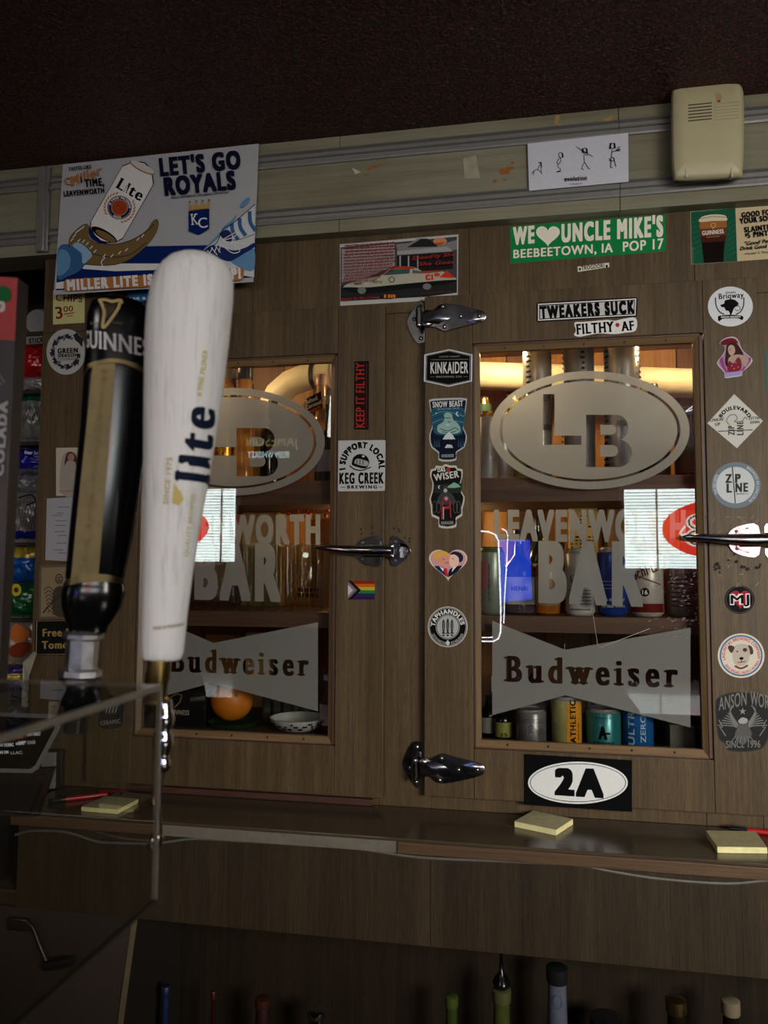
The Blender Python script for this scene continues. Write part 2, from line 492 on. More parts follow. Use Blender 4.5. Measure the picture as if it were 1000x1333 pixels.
def ceil_mat():
    t = NT('maroon_popcorn_ceiling')
    v = t.n('ShaderNodeTexVoronoi'); v.inputs['Scale'].default_value = 150; v.feature = 'SMOOTH_F1'; t.l(t.pos(), v.inputs['Vector'])
    n2 = t.noise(t.pos((60, 60, 60), (3, 3, 3)), 1.0, 4, .7); n3 = t.noise(t.pos((190, 190, 190), (1, 3, 3)), 1.0, 3, .7)
    c = t.ramp(n3, [(.42, lin((30, 7, 5))), (.52, lin((64, 19, 14))), (.62, lin((150, 70, 58)))])
    h = t.mix(.5, v.outputs['Distance'], n3); h = t.mix(.35, h, n2)
    t.bump(h, 1.0, .035); return t.set(.4, 0, .25, 0, c)
CEIL = ceil_mat()
def metal(name, rgb, rough, scr=.1):
    t = NT(name); f = t.noise(t.pos((90, 90, 90)), 1.0, 4, .7)
    c = t.ramp(f, [(.3, tuple(v * .75 for v in lin(rgb))), (.7, lin(rgb))])
    rr = t.ramp(f, [(.3, (rough,) * 3), (.75, (rough + scr,) * 3)]); t.set(rough, 1, .5, 0, c)
    t.l(rr, t.b.inputs['Roughness']); return t.m
CHROME = metal('worn_chrome', (150, 150, 153), .13)
CHROMEC = metal('clean_chrome', (225, 225, 228), .05, .03)
RAIL = plain('aluminium_rail', (138, 138, 134), .35, .55, .5, grain=.06)
STEEL = metal('dark_steel', (120, 118, 115), .3)
TRIM = wood('light_moulding_wood', (84, 62, 38), (112, 88, 58), (132, 108, 74), 'x', 1.0, .4, .6)
TRIMV = wood('light_moulding_wood_upright', (78, 60, 38), (104, 84, 56), (124, 102, 70), 'z', 1.0, .4, .6)
DKW = wood('dark_stained_wood', (52, 34, 24), (74, 50, 36), (92, 66, 48), 'x', 1.0, .5, .8)
DKWV = wood('dark_stained_wood_upright', (52, 34, 24), (74, 50, 36), (92, 66, 48), 'z', 1.0, .5, .8)
SHELFW = wood('shelf_wood', (66, 44, 32), (86, 60, 44), (104, 76, 56), 'x', 1.0, .55, .7)
ORW = wood('orange_pine_board', (132, 88, 44), (164, 114, 60), (182, 132, 76), 'z', .8, .5, .6)
ORW2 = wood('reddish_cedar_board', (84, 52, 32), (106, 68, 42), (122, 82, 52), 'z', .8, .5, .6)
CTOP = wood('countertop_laminate', (58, 49, 37), (70, 60, 46), (82, 71, 55), 'x', .6, .2, .5, .5)
NOSE = wood('countertop_nosing', (58, 42, 26), (80, 60, 38), (98, 76, 50), 'x', .8, .5, .8)
PALE = plain('bare_particle_edge', (100, 96, 84), .7)
BLACKP = plain('black_plastic', (22, 22, 24), .35)
BLACKG = plain('glossy_black_lacquer', (7, 7, 9), .16, spec=.4)
DARK = plain('dark_recess_paint', (26, 24, 20), .7)
def glass_mat(name, ior, tint=(1, 1, 1), rough=.0):
    m = bpy.data.materials.new(name); m.use_nodes = True; t = m.node_tree; t.nodes.clear()
    n = t.nodes.new; tr = n('ShaderNodeBsdfTransparent'); gl = n('ShaderNodeBsdfGlossy'); mx = n('ShaderNodeMixShader'); fr = n('ShaderNodeFresnel'); o = n('ShaderNodeOutputMaterial')
    tr.inputs[0].default_value = (*tint, 1); gl.inputs['Roughness'].default_value = rough; fr.inputs[0].default_value = ior
    ge = n('ShaderNodeNewGeometry'); inv = n('ShaderNodeMath'); inv.operation = 'SUBTRACT'; inv.inputs[0].default_value = 1.0; mu = n('ShaderNodeMath'); mu.operation = 'MULTIPLY'
    t.links.new(ge.outputs['Backfacing'], inv.inputs[1]); t.links.new(inv.outputs[0], mu.inputs[0]); t.links.new(fr.outputs[0], mu.inputs[1]); t.links.new(mu.outputs[0], mx.inputs[0]); t.links.new(tr.outputs[0], mx.inputs[1]); t.links.new(gl.outputs[0], mx.inputs[2]); t.links.new(mx.outputs[0], o.inputs[0]); return m
GLASS = glass_mat('cabinet_window_glass', 1.78, (.84, .84, .82))
BGLASS = glass_mat('bottle_clear_glass', 1.5, (.94, .95, .92))
def frost_mat():
    m = bpy.data.materials.new('frosted_vinyl'); m.use_nodes = True; t = m.node_tree; t.nodes.clear(); n = t.nodes.new
    df = n('ShaderNodeBsdfDiffuse'); tl = n('ShaderNodeBsdfTranslucent'); tp = n('ShaderNodeBsdfTransparent'); a = n('ShaderNodeMixShader'); b = n('ShaderNodeMixShader'); o = n('ShaderNodeOutputMaterial')
    g = n('ShaderNodeNewGeometry'); no = n('ShaderNodeTexNoise'); no.inputs['Scale'].default_value = 900
    r = n('ShaderNodeValToRGB'); r.color_ramp.elements[0].color = (.50, .50, .49, 1); r.color_ramp.elements[1].color = (.70, .70, .69, 1)
    r.color_ramp.elements[0].position = .35; r.color_ramp.elements[1].position = .65
    t.links.new(g.outputs['Position'], no.inputs['Vector']); t.links.new(no.outputs['Fac'], r.inputs[0]); t.links.new(r.outputs[0], df.inputs[0])
    tl.inputs[0].default_value = (.36, .39, .45, 1); a.inputs[0].default_value = .5; b.inputs[0].default_value = .05
    t.links.new(df.outputs[0], a.inputs[1]); t.links.new(tl.outputs[0], a.inputs[2]); t.links.new(a.outputs[0], b.inputs[1]); t.links.new(tp.outputs[0], b.inputs[2]); t.links.new(b.outputs[0], o.inputs[0]); return m
FROST = frost_mat()

# ================================================================== THE ROOM
YH = -.03                                   # front of the pale header band
ZC = zrow([(0, 223), (330, 188), (650, 156), (1000, 121)], YH)
ZH0 = zrow([(330, 314), (520, 297), (664, 283), (866, 268), (1000, 256)], YH)
XL, XR = -3.2, 3.2; YB = -5.2; YWALL = .55
def plank(parent, name, mat, x0, x1, z0, z1, y0, y1, bev=.0008):
    return G(mat).box(x0, y0, z0, x1, y1, z1).build(name, parent, bevel=bev, smooth=0)
tag(G(CEIL).box(XL, YB, ZC, XR, YWALL, ZC + .05).build('ceiling', smooth=0), kind='structure')
tag(G(plain('barroom_floor_vinyl', (88, 76, 62), .35)).box(XL, YB, -.05, XR, YWALL, 0).build('floor', smooth=0), kind='structure')
WP = plain('barroom_wall_paint', (120, 108, 92), .7)
tag(G(WP).box(XL - .05, YB, 0, XL, YWALL, ZC).build('wall_left', smooth=0), kind='structure')
tag(G(WP).box(XR, YB, 0, XR + .05, YWALL, ZC).build('wall_right', smooth=0), kind='structure')
tag(G(WP).box(XL - .05, YWALL, 0, XR + .05, YWALL + .05, ZC).build('wall_back', smooth=0), kind='structure')
tag(G(WP).box(XL - .05, YB - .05, 0, XR + .05, YB, ZC).build('wall_street', smooth=0), kind='structure')

# the pale header band above the cabinet: boards between aluminium rails
trim = empty('trim_1', (0, YH, ZH0), kind='structure')
za = [zrow([(0, 252), (330, 220), (680, 187), (1000, 157)], YH), zrow([(0, 237), (330, 206), (680, 173), (1000, 143)], YH)]
zb = [zrow([(0, 320), (330, 293), (680, 265), (1000, 238)], YH), zrow([(0, 306), (330, 277), (680, 250), (1000, 223)], YH)]
def hx(px): return at(px, 250, YH).x
seams = [XL, hx(59.5), hx(442), hx(807), XR]
for j, (lo, hi) in enumerate(((ZH0, zb[0]), (zb[1], za[0]), (za[1], ZC))):
    for a, b in zip(seams[:-1], seams[1:]):
        if j == 1 and a == seams[1]: b = hx(807)          # the middle board runs through
        elif j == 1 and a == seams[2]: continue
        plank(trim, 'board', HEAD, a + .0006, b - .0006, lo, hi, YH, .05)
rails = empty('trim_2', (0, YH, zb[0]), kind='structure')
for z0, z1 in (zb, za):
    d = z1 - z0
    prof = [(YH, z0 - .004), (YH - .004, z0 - .004), (YH - .006, z0), (YH - .0015, z0 + d * .12), (YH - .0015, z0 + d * .42), (YH - .006, z0 + d * .5), (YH - .006, z0 + d * .62),
            (YH - .0025, z0 + d * .7), (YH - .0025, z0 + d * .9), (YH - .007, z1), (YH - .005, z1 + .004), (YH, z1 + .004)]
    for a, b in ((XL, hx(53)), (hx(66), hx(807)), (hx(807.6), XR)):
        G(RAIL).slab([(a, y, z) for y, z in prof], [(b, y, z) for y, z in prof]).build('rail', rails, smooth=30)
G(RAIL).box(hx(52), YH - .009, ZH0 + .004, hx(67), YH, za[1] + .025).box(hx(56), YH - .012, ZH0 + .004, hx(63), YH - .009, za[1] + .025).build('joint_strip', rails, bevel=.001)
g = G(STEEL)
for py in (240, 248, 309, 317): g.lathe([(0, .002), (.003, .0015), (.0035, 0)], at(64, py, YH - .009), (0, -1, 0), 10)
g.build('screw', rails)
# torn tape, glue spots and flaked paint on the header
tape = plain('old_yellow_tape', (150, 126, 70), .5); flake = plain('bare_orange_fibre', (140, 86, 34), .8)
a = Art(YH, .0003)
for pts in ([(721, 169), (789, 160), (790, 176), (772, 178), (768, 168), (752, 180), (722, 180)], [(723, 150), (729, 149), (728, 162), (722, 162)],):
    a.poly('tape_piece', pts, tape)
for cx, cy, r in ((655, 224, 6), (663, 219, 4), (645, 236, 3), (658, 234, 2.4), (667, 212, 2.5), (481, 220, 3.5), (487, 217, 3), (477, 228, 2), (494, 215, 1.5)):
    a.poly('paint_chip', [(cx + r * random.Random(i * 7 + cx).uniform(.6, 1.9) * math.cos(i), cy + r * random.Random(i + cy).uniform(.4, 1) * math.sin(i)) for i in (0, .8, 1.7, 2.6, 3.6, 4.5, 5.4)], flake)
a.poly('tape_piece', [(603, 206), (620, 202), (625, 232), (605, 232)], plain('cloudy_clear_tape', (152, 148, 128), .3))
a.poly('tape_piece', [(458, 218), (470, 224), (463, 227)], (186, 184, 172)); a.poly('tape_piece', [(785, 154), (798, 150), (799, 160), (788, 162)], tape)
a.attach(trim)

# ================================================================== THE CABINET
YD = -.020                                  # door fronts
cab = empty('bar_cabinet', at(520, 1050, 0), 'brown laminate bar cabinet with two glazed doors carrying frosted lettering', 'cabinet')
zl = at(552, 1052, 0).z                      # countertop height
XC0, XC1 = at(46, 700, 0).x, XR
RD = dict(x0=xcol([(553.5, 390), (552, 1040)], YD), x1=xcol([(986, 370), (996, 690)], YD), z0=zrow([(552, 1034), (985, 1064)], YD), z1=zrow([(554, 386), (985, 361)], YD),
          ox0=xcol([(617, 447), (615, 972)], YD), ox1=xcol([(917, 435), (928, 988)], YD), oz0=zrow([(617, 975), (925, 989)], YD), oz1=zrow([(617, 446), (917, 434)], YD))
LD = dict(x0=at(112, 980, YD).x, x1=xcol([(502, 400), (498, 1040)], YD), z0=zrow([(168, 1021), (490, 1037)], YD), z1=zrow([(442, 399), (500, 396)], YD),
          ox0=at(173, 920, YD).x, ox1=xcol([(440, 465), (435, 968)], YD), oz0=zrow([(435, 970), (190, 960)], YD), oz1=zrow([(440, 463), (310, 463)], YD))
# face frame: panels butted together with fine seams
def fb(x0, x1, z0, z1, nm='face_panel'): plank(cab, nm, LAM, x0 + .0004, x1 - .0004, z0 + .0004, z1 - .0004, 0, .02, .0006)
xs_post = LD['x0'] + .012; zt = min(RD['z1'], LD['z1']) - .015; ztop = ZH0 + .03
cols = [XC0, at(330, 350).x, at(611, 340).x, at(904, 340).x, XC1]
for a_, b_ in zip(cols[:-1], cols[1:]): fb(a_, b_, zt, ztop)
fb(XC0, xs_post, zl, zt, 'post'); fb(LD['x1'] - .012, RD['x0'] + .012, zl, zt, 'post'); fb(RD['x1'] - .012, at(1100, 700).x, zl, zt, 'post')
fb(at(1100, 700).x, XC1, zl, zt)
for a_, b_ in ((xs_post, LD['x1'] - .012), (RD['x0'] + .012, at(920, 1060).x), (at(920, 1060).x, RD['x1'] - .012)): fb(a_, b_, zl, RD['z0'] + .016, 'face_rail')
# reddish trim under the left door and dark strip imitating the header's gap shadow
G(wood('reddish_trim', (48, 28, 20), (62, 36, 26), (74, 46, 34), 'x', 1, .5, .6)).box(at(172, 1030).x, -.012, zl + .001, at(486, 1047).x, 0, zl + .014).build('trim_strip', cab, bevel=.001)
G(DKW).box(XC0, YH + .006, ZH0 + .0005, XC1, 0, ZH0 + .01).build('gap_shadow_strip', cab, smooth=0)

def door(D, side):
    d = empty('cabinet_door', (D['x0'], YD, D['z0']), parent=cab)
    x0, x1, z0, z1, a, b, c, e = (D[k] for k in ('x0', 'x1', 'z0', 'z1', 'ox0', 'ox1', 'oz0', 'oz1'))
    g_ = .0005
    for nm, q in (('stile', (x0, a - g_, z0, z1)), ('stile', (b + g_, x1, z0, z1)), ('rail', (a, b, e, z1)), ('rail', (a, b, z0, c))):
        plank(d, nm, LAM, q[0], q[1], q[2], q[3], YD, -.001, .0012)
    # dark rebate, then a lighter moulding that holds the pane
    t = .0045; g = G(DKWV)
    g.box(a, -.016, c, a + t, -.001, e).box(b - t * 1.6, -.016, c, b, -.001, e).box(a, -.016, e - t, b, -.001, e).box(a, -.016, c, b, -.001, c + t * .6)
    g.build('rebate', d, bevel=.0006, smooth=0)
    w, wb, wt = .010, .013, .011
    def mould(P, mat):   # P: outer/inner corners with sloping face
        G(mat).slab(P[0], P[1]).build('moulding', d, bevel=.0008, smooth=0)
    A, B, C_, E_ = a + t, b - t * 1.6, c + t * .6, e - t
    yo, yi, yk = -.0145, -.008, .004
    G(TRIM).slab([(A, yo, C_), (A, yi, C_ + wb), (A, yk, C_ + wb), (A, yk, C_)], [(B, yo, C_), (B, yi, C_ + wb), (B, yk, C_ + wb), (B, yk, C_)]).build('moulding', d, smooth=0)
    G(TRIM).slab([(A, yo, E_), (A, yi, E_ - wt), (A, yk, E_ - wt), (A, yk, E_)], [(B, yo, E_), (B, yi, E_ - wt), (B, yk, E_ - wt), (B, yk, E_)]).build('moulding', d, smooth=0)
    G(TRIMV).slab([(A, yo, C_), (A + w, yi, C_), (A + w, yk, C_), (A, yk, C_)], [(A, yo, E_), (A + w, yi, E_), (A + w, yk, E_), (A, yk, E_)]).build('moulding', d, smooth=0)
    G(TRIMV).slab([(B, yo, C_), (B - w, yi, C_), (B - w, yk, C_), (B, yk, C_)], [(B, yo, E_), (B - w, yi, E_), (B - w, yk, E_), (B, yk, E_)]).build('moulding', d, smooth=0)
    g = G(plain('nail_hole', (24, 18, 12), .8))
    for i in range(5):
        x = A + (B - A) * (.14 + .18 * i)
        g.lathe([(0, .0006), (.0022, .0004), (.0026, 0)], (x, (yo + yi) / 2 - .0004, C_ + wb / 2), (0, -1, .5), 8); g.lathe([(0, .0006), (.0018, .0004), (.002, 0)], (x, (yo + yi) / 2 - .0004, E_ - wt / 2), (0, -1, -.5), 8)
    g.build('nail', d)
    G(GLASS).box(A + .002, -.0002, C_ + .002, B - .002, .0028, E_ - .002).build('glass_pane', d, smooth=0)
    return d
dl = door(LD, 0); dr = door(RD, 1)

# frosted vinyl on the panes
YG = -.0003
def vinyl(d, nm, loops_list, off=-.0036):
    g = G(FROST)
    for loops in loops_list:
        p, t = tess(loops); b = len(g.v)
        g.add([at(x, y, YG - off) for x, y in p], t)
    g.build(nm, d, smooth=0)
def tloops(txt, p0, p1, h0, h1, **k):
    GL, wd = text_loops(txt, k.get('wx', 0), k.get('wy', 0), k.get('sp', 0), k.get('slab', 0))
    def fn(u, v):
        t = u / wd; return (p0[0] + (p1[0] - p0[0]) * t, p0[1] + (p1[1] - p0[1]) * t - v / CAP * (h0 + (h1 - h0) * t))
    return [[[fn(u, v) for u, v in lp] for lp in g] for g in GL]
def blocky(txt, p0, p1, h0, h1, wx=.13, wy=.08, sp=-.01): return tloops(txt, p0, p1, h0, h1, wx=wx, wy=wy, sp=sp)
def oval(cx, cy, rx, ry, k, Lb, Bb):
    out = ell(cx, cy, rx, ry, 72); i1 = ell(cx, cy, rx - 12 * k, ry - 10 * k, 72); i2 = ell(cx, cy, rx - 16 * k, ry - 13 * k, 72)
    x0, y0, x1, y1, sw, fh = Lb
    L = [(x0, y0), (x0 + sw, y0), (x0 + sw, y1 - fh), (x1, y1 - fh), (x1, y1), (x0, y1)]
    x0, y0, x1, y1 = Bb; w = x1 - x0; h = y1 - y0
    B = [(x0, y0), (x0 + w * .66, y0)] + [(x0 + w * .66 + w * .26 * math.sin(R(q)), y0 + h * .245 - h * .245 * math.cos(R(q))) for q in range(15, 166, 15)] + [(x0 + w * .80, y0 + h * .485)] \
        + [(x0 + w * .70 + w * .30 * math.sin(R(q)), y0 + h * .735 - h * .265 * math.cos(R(q))) for q in range(40, 181, 14)] + [(x0 + w * .6, y1), (x0, y1)]
    h1 = [(x0 + w * .31, y0 + h * .19), (x0 + w * .55, y0 + h * .19)] + [(x0 + w * .55 + w * .11 * math.sin(R(q)), y0 + h * .285 - h * .095 * math.cos(R(q))) for q in (30, 60, 90, 120, 150)] + [(x0 + w * .55, y0 + h * .38), (x0 + w * .31, y0 + h * .38)]
    h2 = [(x0 + w * .31, y0 + h * .58), (x0 + w * .58, y0 + h * .58)] + [(x0 + w * .58 + w * .12 * math.sin(R(q)), y0 + h * .69 - h * .11 * math.cos(R(q))) for q in (30, 60, 90, 120, 150)] + [(x0 + w * .58, y0 + h * .80), (x0 + w * .31, y0 + h * .80)]
    return [[out, i1], [i2, L, B], [h1], [h2]]
vinyl(dr, 'vinyl_oval', oval(768, 560, 130, 77, 1, (707, 513, 757, 579, 15, 12), (763, 540, 823, 608)))
vinyl(dl, 'vinyl_oval', oval(304, 575, 119, 70, .92, (256, 533, 307, 593, 14, 11), (308, 557, 362, 620)))
vinyl(dr, 'vinyl_lettering', blocky('LEAVENWORTH', (643, 702), (893, 704), 36, 38) + blocky('BAR', (701, 781), (837, 786), 73, 77, .13, .07, .03))
vinyl(dl, 'vinyl_lettering', blocky('LEAVENWORTH', (188, 705), (417, 707), 32, 35) + blocky('BAR', (253, 777), (365, 780), 66, 69, .13, .07, .03))
def bow(P, txt): return [[P] + [lp for g in txt for lp in g if _ccw_outer(lp, g)]] + [[lp] for g in txt for lp in g if not _ccw_outer(lp, g)]
def _ccw_outer(lp, g): # the biggest loop(s) of a glyph are outlines, loops inside them are counters
    def area(l): return abs(sum(l[i][0] * l[(i + 1) % len(l)][1] - l[(i + 1) % len(l)][0] * l[i][1] for i in range(len(l)))) / 2
    big = max(g, key=area)
    if lp is big: return True
    xs = [p[0] for p in big]; ys = [p[1] for p in big]; cx = sum(p[0] for p in lp) / len(lp); cy = sum(p[1] for p in lp) / len(lp)
    return not (min(xs) < cx < max(xs) and min(ys) < cy < max(ys))
bw = tloops('Budweiser', (656, 887), (883, 895), 33, 34, wx=.10, wy=.015, sp=.13, slab=.085)
vinyl(dr, 'vinyl_bow_tie', bow([(641, 808), (736, 846), (899, 817), (899, 947), (736, 905), (641, 931)], bw))
bw = tloops('Budweiser', (221, 874), (402, 880), 30, 30, wx=.10, wy=.015, sp=.13, slab=.085)
vinyl(dl, 'vinyl_bow_tie', bow([(192, 800), (278, 837), (414, 810), (414, 926), (276, 889), (192, 912)], bw))

# hinges of the right door
def hinge_mesh(cx, cy, flip):
    s = -1 if flip else 1; o = at(cx, cy, YD); k = 1 / 612.0
    P = lambda x, z, y: Vector((o.x + x * k, y, o.z + z * k * s))
    out = smooth_closed([(6, 8), (18, 9), (29, 16), (48, 14), (76, 6), (85, 1), (86, -4), (80, -10), (48, -17), (33, -20), (20, -14), (6, -12)], 3)
    n = len(out); g = G(CHROME); c0, c1 = 42, -2
    sc_ = lambda k_, y: [P(c0 + (x - c0) * k_, c1 + (z - c1) * k_, y) for x, z in out]
    F = [sc_(1, YD - .0005), sc_(1, YD - .0042), sc_(.965, YD - .0055), sc_(.5, YD - .0060)]
    g.add(sum(F, []) + [P(c0, c1, YD - .0060)], [(r * n + i, r * n + (i + 1) % n, (r + 1) * n + (i + 1) % n, (r + 1) * n + i) for r in range(3) for i in range(n)] + [(3 * n + i, 3 * n + (i + 1) % n, 4 * n) for i in range(n)])
    lo = -8 if True else 0
    g.add([P(0, -9, YD - .003), P(6, -9.5, YD - .0125), P(22, -4, YD - .0120), P(44, -2, YD - .0058), P(26, -11, YD - .0055), P(8, 4, YD - .010), P(26, 6, YD - .0058)], [(0, 1, 2, 4), (2, 3, 4), (1, 5, 6, 2), (2, 6, 3)])
    # knuckle barrel with caps
    g.lathe([(.0068, -.016), (.0068, .016)], P(0, 0, YD - .008), (0, 0, 1), 16)
    for dz in (1, -1): g.lathe([(.0062, 0), (.0066, .003), (.005, .007), (.002, .009), (0, .0095)], P(0, 9.5 * dz * s, YD - .008), (0, 0, dz), 14)
    # frame leaf behind the knuckle
    leaf = smooth_closed([(4, 22), (-2, 24), (-16, 4), (-16, -8), (-6, -28), (2, -30), (6, -24)], 3)
    g.prism([(P(x, z, 0).x, P(x, z, 0).z) for x, z in leaf], -.0045, -.0005)
    dk = plain('screw_recess', (12, 12, 12), .6)
    for x, z, y in ((31, 12, YD - .0052), (33, -14.5, YD - .0054), (54, -2, YD - .0060), (77, -3, YD - .0056), (-8, 2, -.0045), (1, -24, -.0045), (0, 19, -.0045)):
        g.use(dk).lathe([(0, .0008), (.0046, .0006), (.0050, 0)], P(x, z, y), (0, -1, 0), 14)
        g.use(CHROMEC).lathe([(0, .0026), (.0016, .0023), (.0030, .0012), (.0032, .0004)], P(x, z, y), (0, -1, 0), 12)
    g.build('hinge', dr, smooth=45)
hinge_mesh(546, 414, False); hinge_mesh(541, 1000, True)

# latches: lever handles of an old cold cabinet
def latch(d, cx, cy, lever, ysurf, with_keeper=True):
    o = at(cx, cy, ysurf); k = 1 / 605.0
    P = lambda x, z, y=0: Vector((o.x + x * k, ysurf - y, o.z + z * k))
    h = G(CHROME); body = smooth_closed([(-28, 2), (-24, 11), (-12, 17), (6, 16.5), (6, -17), (-12, -18), (-24, -11)], 3)
    h.prism([(P(x, 0).x, P(0, z).z) for x, z in body], ysurf - .004, ysurf)
    inner = smooth_closed([(-22, 2), (-18, 8), (-10, 12), (5, 12), (5, -13), (-10, -13), (-18, -8)], 3)
    h.prism([(P(x, 0).x, P(0, z).z) for x, z in inner], ysurf - .008, ysurf - .004)
    h.slab([P(-16, 7, .008), P(22, 7, .008), P(22, -8, .008), P(-16, -8, .008)], [P(-12, 5, .016), P(20, 6, .018), P(20, -6, .018), P(-12, -5, .016)])
    h.tube([P(20, 0, .016), P(4, 0, .019), P(-14, 0, .021), P(-36, 1, .021), P(-60, 3, .018), P(-74, 3.5, .016), P(-79, 3.6, .015)], [.009, .0115, .0108, .0092, .007, .0048, .001], 14)
    h.use(STEEL)
    for x, z in ((-18, 10), (-6, 12.5), (-18, -10), (-6, -13)): h.lathe([(0, .001), (.0016, .0016), (.003, .001), (.0035, 0)], P(x, z, .0045), (0, -1, 0), 12)
    h.build('latch_handle', d, bevel=.0006, smooth=45)
    if with_keeper:
        h = G(CHROME); y2 = 0.0
        Q = lambda x, z, y=0: Vector((o.x + x * k, y2 - y, o.z + z * k))
        kp = smooth_closed([(16, 17), (26, 16), (36, 8), (41, 0), (36, -9), (26, -17), (16, -17)], 3)
        h.prism([(Q(x, 0).x, Q(0, z).z) for x, z in kp], y2 - .004, y2)
        h.box(Q(18, 0).x, y2 - .026, Q(0, -9).z, Q(30, 0).x, y2 - .004, Q(0, 9).z); h.box(Q(26, 0).x, y2 - .034, Q(0, -5).z, Q(31, 0).x, y2 - .026, Q(0, 5).z)
        h.use(STEEL)
        for x, z in ((22, 12), (22, -12), (36, 0)): h.lathe([(0, .001), (.0016, .0016), (.003, .001), (.0035, 0)], Q(x, z, .0042), (0, -1, 0), 12)
        h.build('latch_keeper', cab, bevel=.0008, smooth=45)
latch(dl, 491, 717, -1, YD); latch(dr, 980, 703, -1, YD)
g = G(plain('old_screw_hole', (14, 11, 9), .9))
for x, y, yy in ((470, 689, YD), (484, 687, YD), (471, 695, YD), (485, 694, YD), (513, 688, 0), (519, 689, 0), (520, 692, 0), (527, 700, 0), (533, 701, 0), (533, 705, 0), (930, 738, YD), (936, 740, YD), (933, 734, YD), (970, 738, YD), (976, 741, YD), (989, 738, YD), (937, 745, YD), (956, 722, YD)):
    g.lathe([(0, .0005), (.0018, .0004), (.0022, 0)], at(x, y, yy), (0, -1, 0), 9)
g.build('screw_hole', cab)

# ---- cabinet inside
YS0, YS1 = .03, .42
S1 = at(640, 622, YS0).z; S2 = at(640, 801, YS0).z; S3 = at(640, 968, YS0).z
XI0, XI1 = LD['x0'] + .02, at(1080, 700).x; ZI1 = RD['oz1'] + .09
for z, th in ((S1, .052), (S2, .034), (S3, .03)):
    for a_, b_ in ((XI0, at(528, 700).x), (at(530, 700).x, XI1)):
        G(SHELFW).box(a_, YS0, z - th, b_, YS1 - (.10 if th > .05 else 0), z).build('shelf', cab, bevel=.001, smooth=0)
        if th > .05: G(DKW).box(a_, YS0 - .004, z - th, b_, YS0, z - .028).build('shelf_edge', cab, smooth=0)
rnd = random.Random(5)
x = XI0 - .05
while x < XI1:
    w = rnd.uniform(.085, .12); G(ORW if rnd.random() < .6 else ORW2).box(x + .001, YS1, zl - .02, min(x + w, XI1) - .001, YS1 + .015, ZI1).build('back_board', cab, bevel=.0015, smooth=0); x += w
for k in range(6):
    y0 = .02 + k * .068; G(ORW2).box(XI0, y0 + .001, ZI1, XI1, y0 + .067, ZI1 + .015).build('top_board', cab, bevel=.001, smooth=0)
G(ORW2).box(XI0 - .015, .02, zl - .02, XI0, YS1, ZI1).build('side_panel', cab, smooth=0); G(ORW2).box(XI1, .02, zl - .02, XI1 + .015, YS1, ZI1).build('side_panel', cab, smooth=0)
for px in (529,): G(DKWV).box(at(px - 8, 700, .03).x, .03, zl, at(px + 8, 700, .03).x, .07, ZI1).build('divider_post', cab, smooth=0)
for px in (612, 677, 742, 785): G(DKWV).box(at(px, 740, .35).x, .37, S2, at(px + 10, 740, .35).x, YS1, S1 - .052).build('batten', cab, smooth=0)

# smears and fine scratches on the right pane, scuffs around the right latch
g = G(FROST); rr = random.Random(11)
for i in range(90):
    x = 908 - abs(rr.gauss(0, 26)); y = 745 + abs(rr.gauss(0, 34)) + (rr.random() < .2) * 60; a_ = rr.uniform(-.9, .5); L = rr.uniform(1, 5) * (3 if rr.random() < .08 else 1); w = rr.uniform(.15, .5)
    p = [(x, y), (x + L * math.cos(a_), y + L * math.sin(a_)), (x + L * math.cos(a_) + w, y + L * math.sin(a_) + w), (x + w * .4, y + w)]
    g.add([at(u, v, YG - .0003) for u, v in p], [(0, 1, 2, 3)])
for p0, p1 in (((780, 843), (846, 818)), ((772, 800), (778, 840)), ((640, 880), (640, 900)), ((735, 838), (735, 846))): g.add([at(p0[0], p0[1], YG - .0003), at(p1[0], p1[1], YG - .0003), at(p1[0] + .5, p1[1] + .5, YG - .0003), at(p0[0] + .5, p0[1] + .5, YG - .0003)], [(0, 1, 2, 3)])
g.build('smears', dr, kind='stuff', smooth=0)
A = Art(YD, .0001); ch = plain('chipped_laminate', (30, 22, 15), .9); wr = plain('worn_pale_scratch', (140, 130, 108), .5)
for cx, cy, r in ((934, 735, 4), (932, 741, 3), (937, 739, 2.5), (959, 731, 3), (966, 738, 3.4), (973, 741, 2.6), (985, 739, 3), (990, 735, 2.4), (949, 729, 2), (921, 672, 1.2), (952, 684, 1)):
    A.poly('chip', [(cx + r * rr.uniform(.5, 1.4) * math.cos(i * .7), cy + r * rr.uniform(.4, 1.1) * math.sin(i * .7)) for i in range(9)], ch)
for i in range(34):
    x = rr.uniform(926, 990); y = 672 + rr.random() ** 1.5 * 40 if rr.random() < .6 else 722 + rr.random() * 50; L = rr.uniform(2, 9); a_ = rr.uniform(-1.2, 1.2)
    A.line('scratch', [(x, y), (x + L * math.cos(a_), y + L * math.sin(a_))], rr.uniform(.2, .55), wr)
for nm, q in A.parts.items(): q.build(nm, cab, kind='stuff', smooth=0)
# ================================================================== LAMPS AND PIPE INSIDE THE CABINET
def bulb(px, py, Y, power, lab):
    p = at(px, py, Y)
    e = empty('cabinet_light', p + Vector((0, 0, .03)), lab, 'lamp')
    G(plain('white_lamp_base', (210, 205, 195), .4)).lathe([(.02, .055), (.02, .03), (.014, .024)], p, (0, 0, 1), 18).build('lamp_base', e)
    G(glow('warm_bulb', (1.0, .62, .24), 26.0)).lathe([(0, -.026), (.012, -.022), (.021, -.008), (.022, .004), (.016, .016), (.013, .026)], p, (0, 0, 1), 18).build('bulb', e)
    l = bpy.data.lights.new('warm_bulb_light', 'POINT'); l.energy = power; l.color = (1.0, .72, .38); l.shadow_soft_size = .026
    o = bpy.data.objects.new('warm_bulb_light', l); COL.objects.link(o); o.parent = e; o.location = Vector((0, -.002, -.03 - .03))
YT = .14
bulb(262, 440, .12, 4.6, 'warm bulb glowing at the top of the left cabinet half')
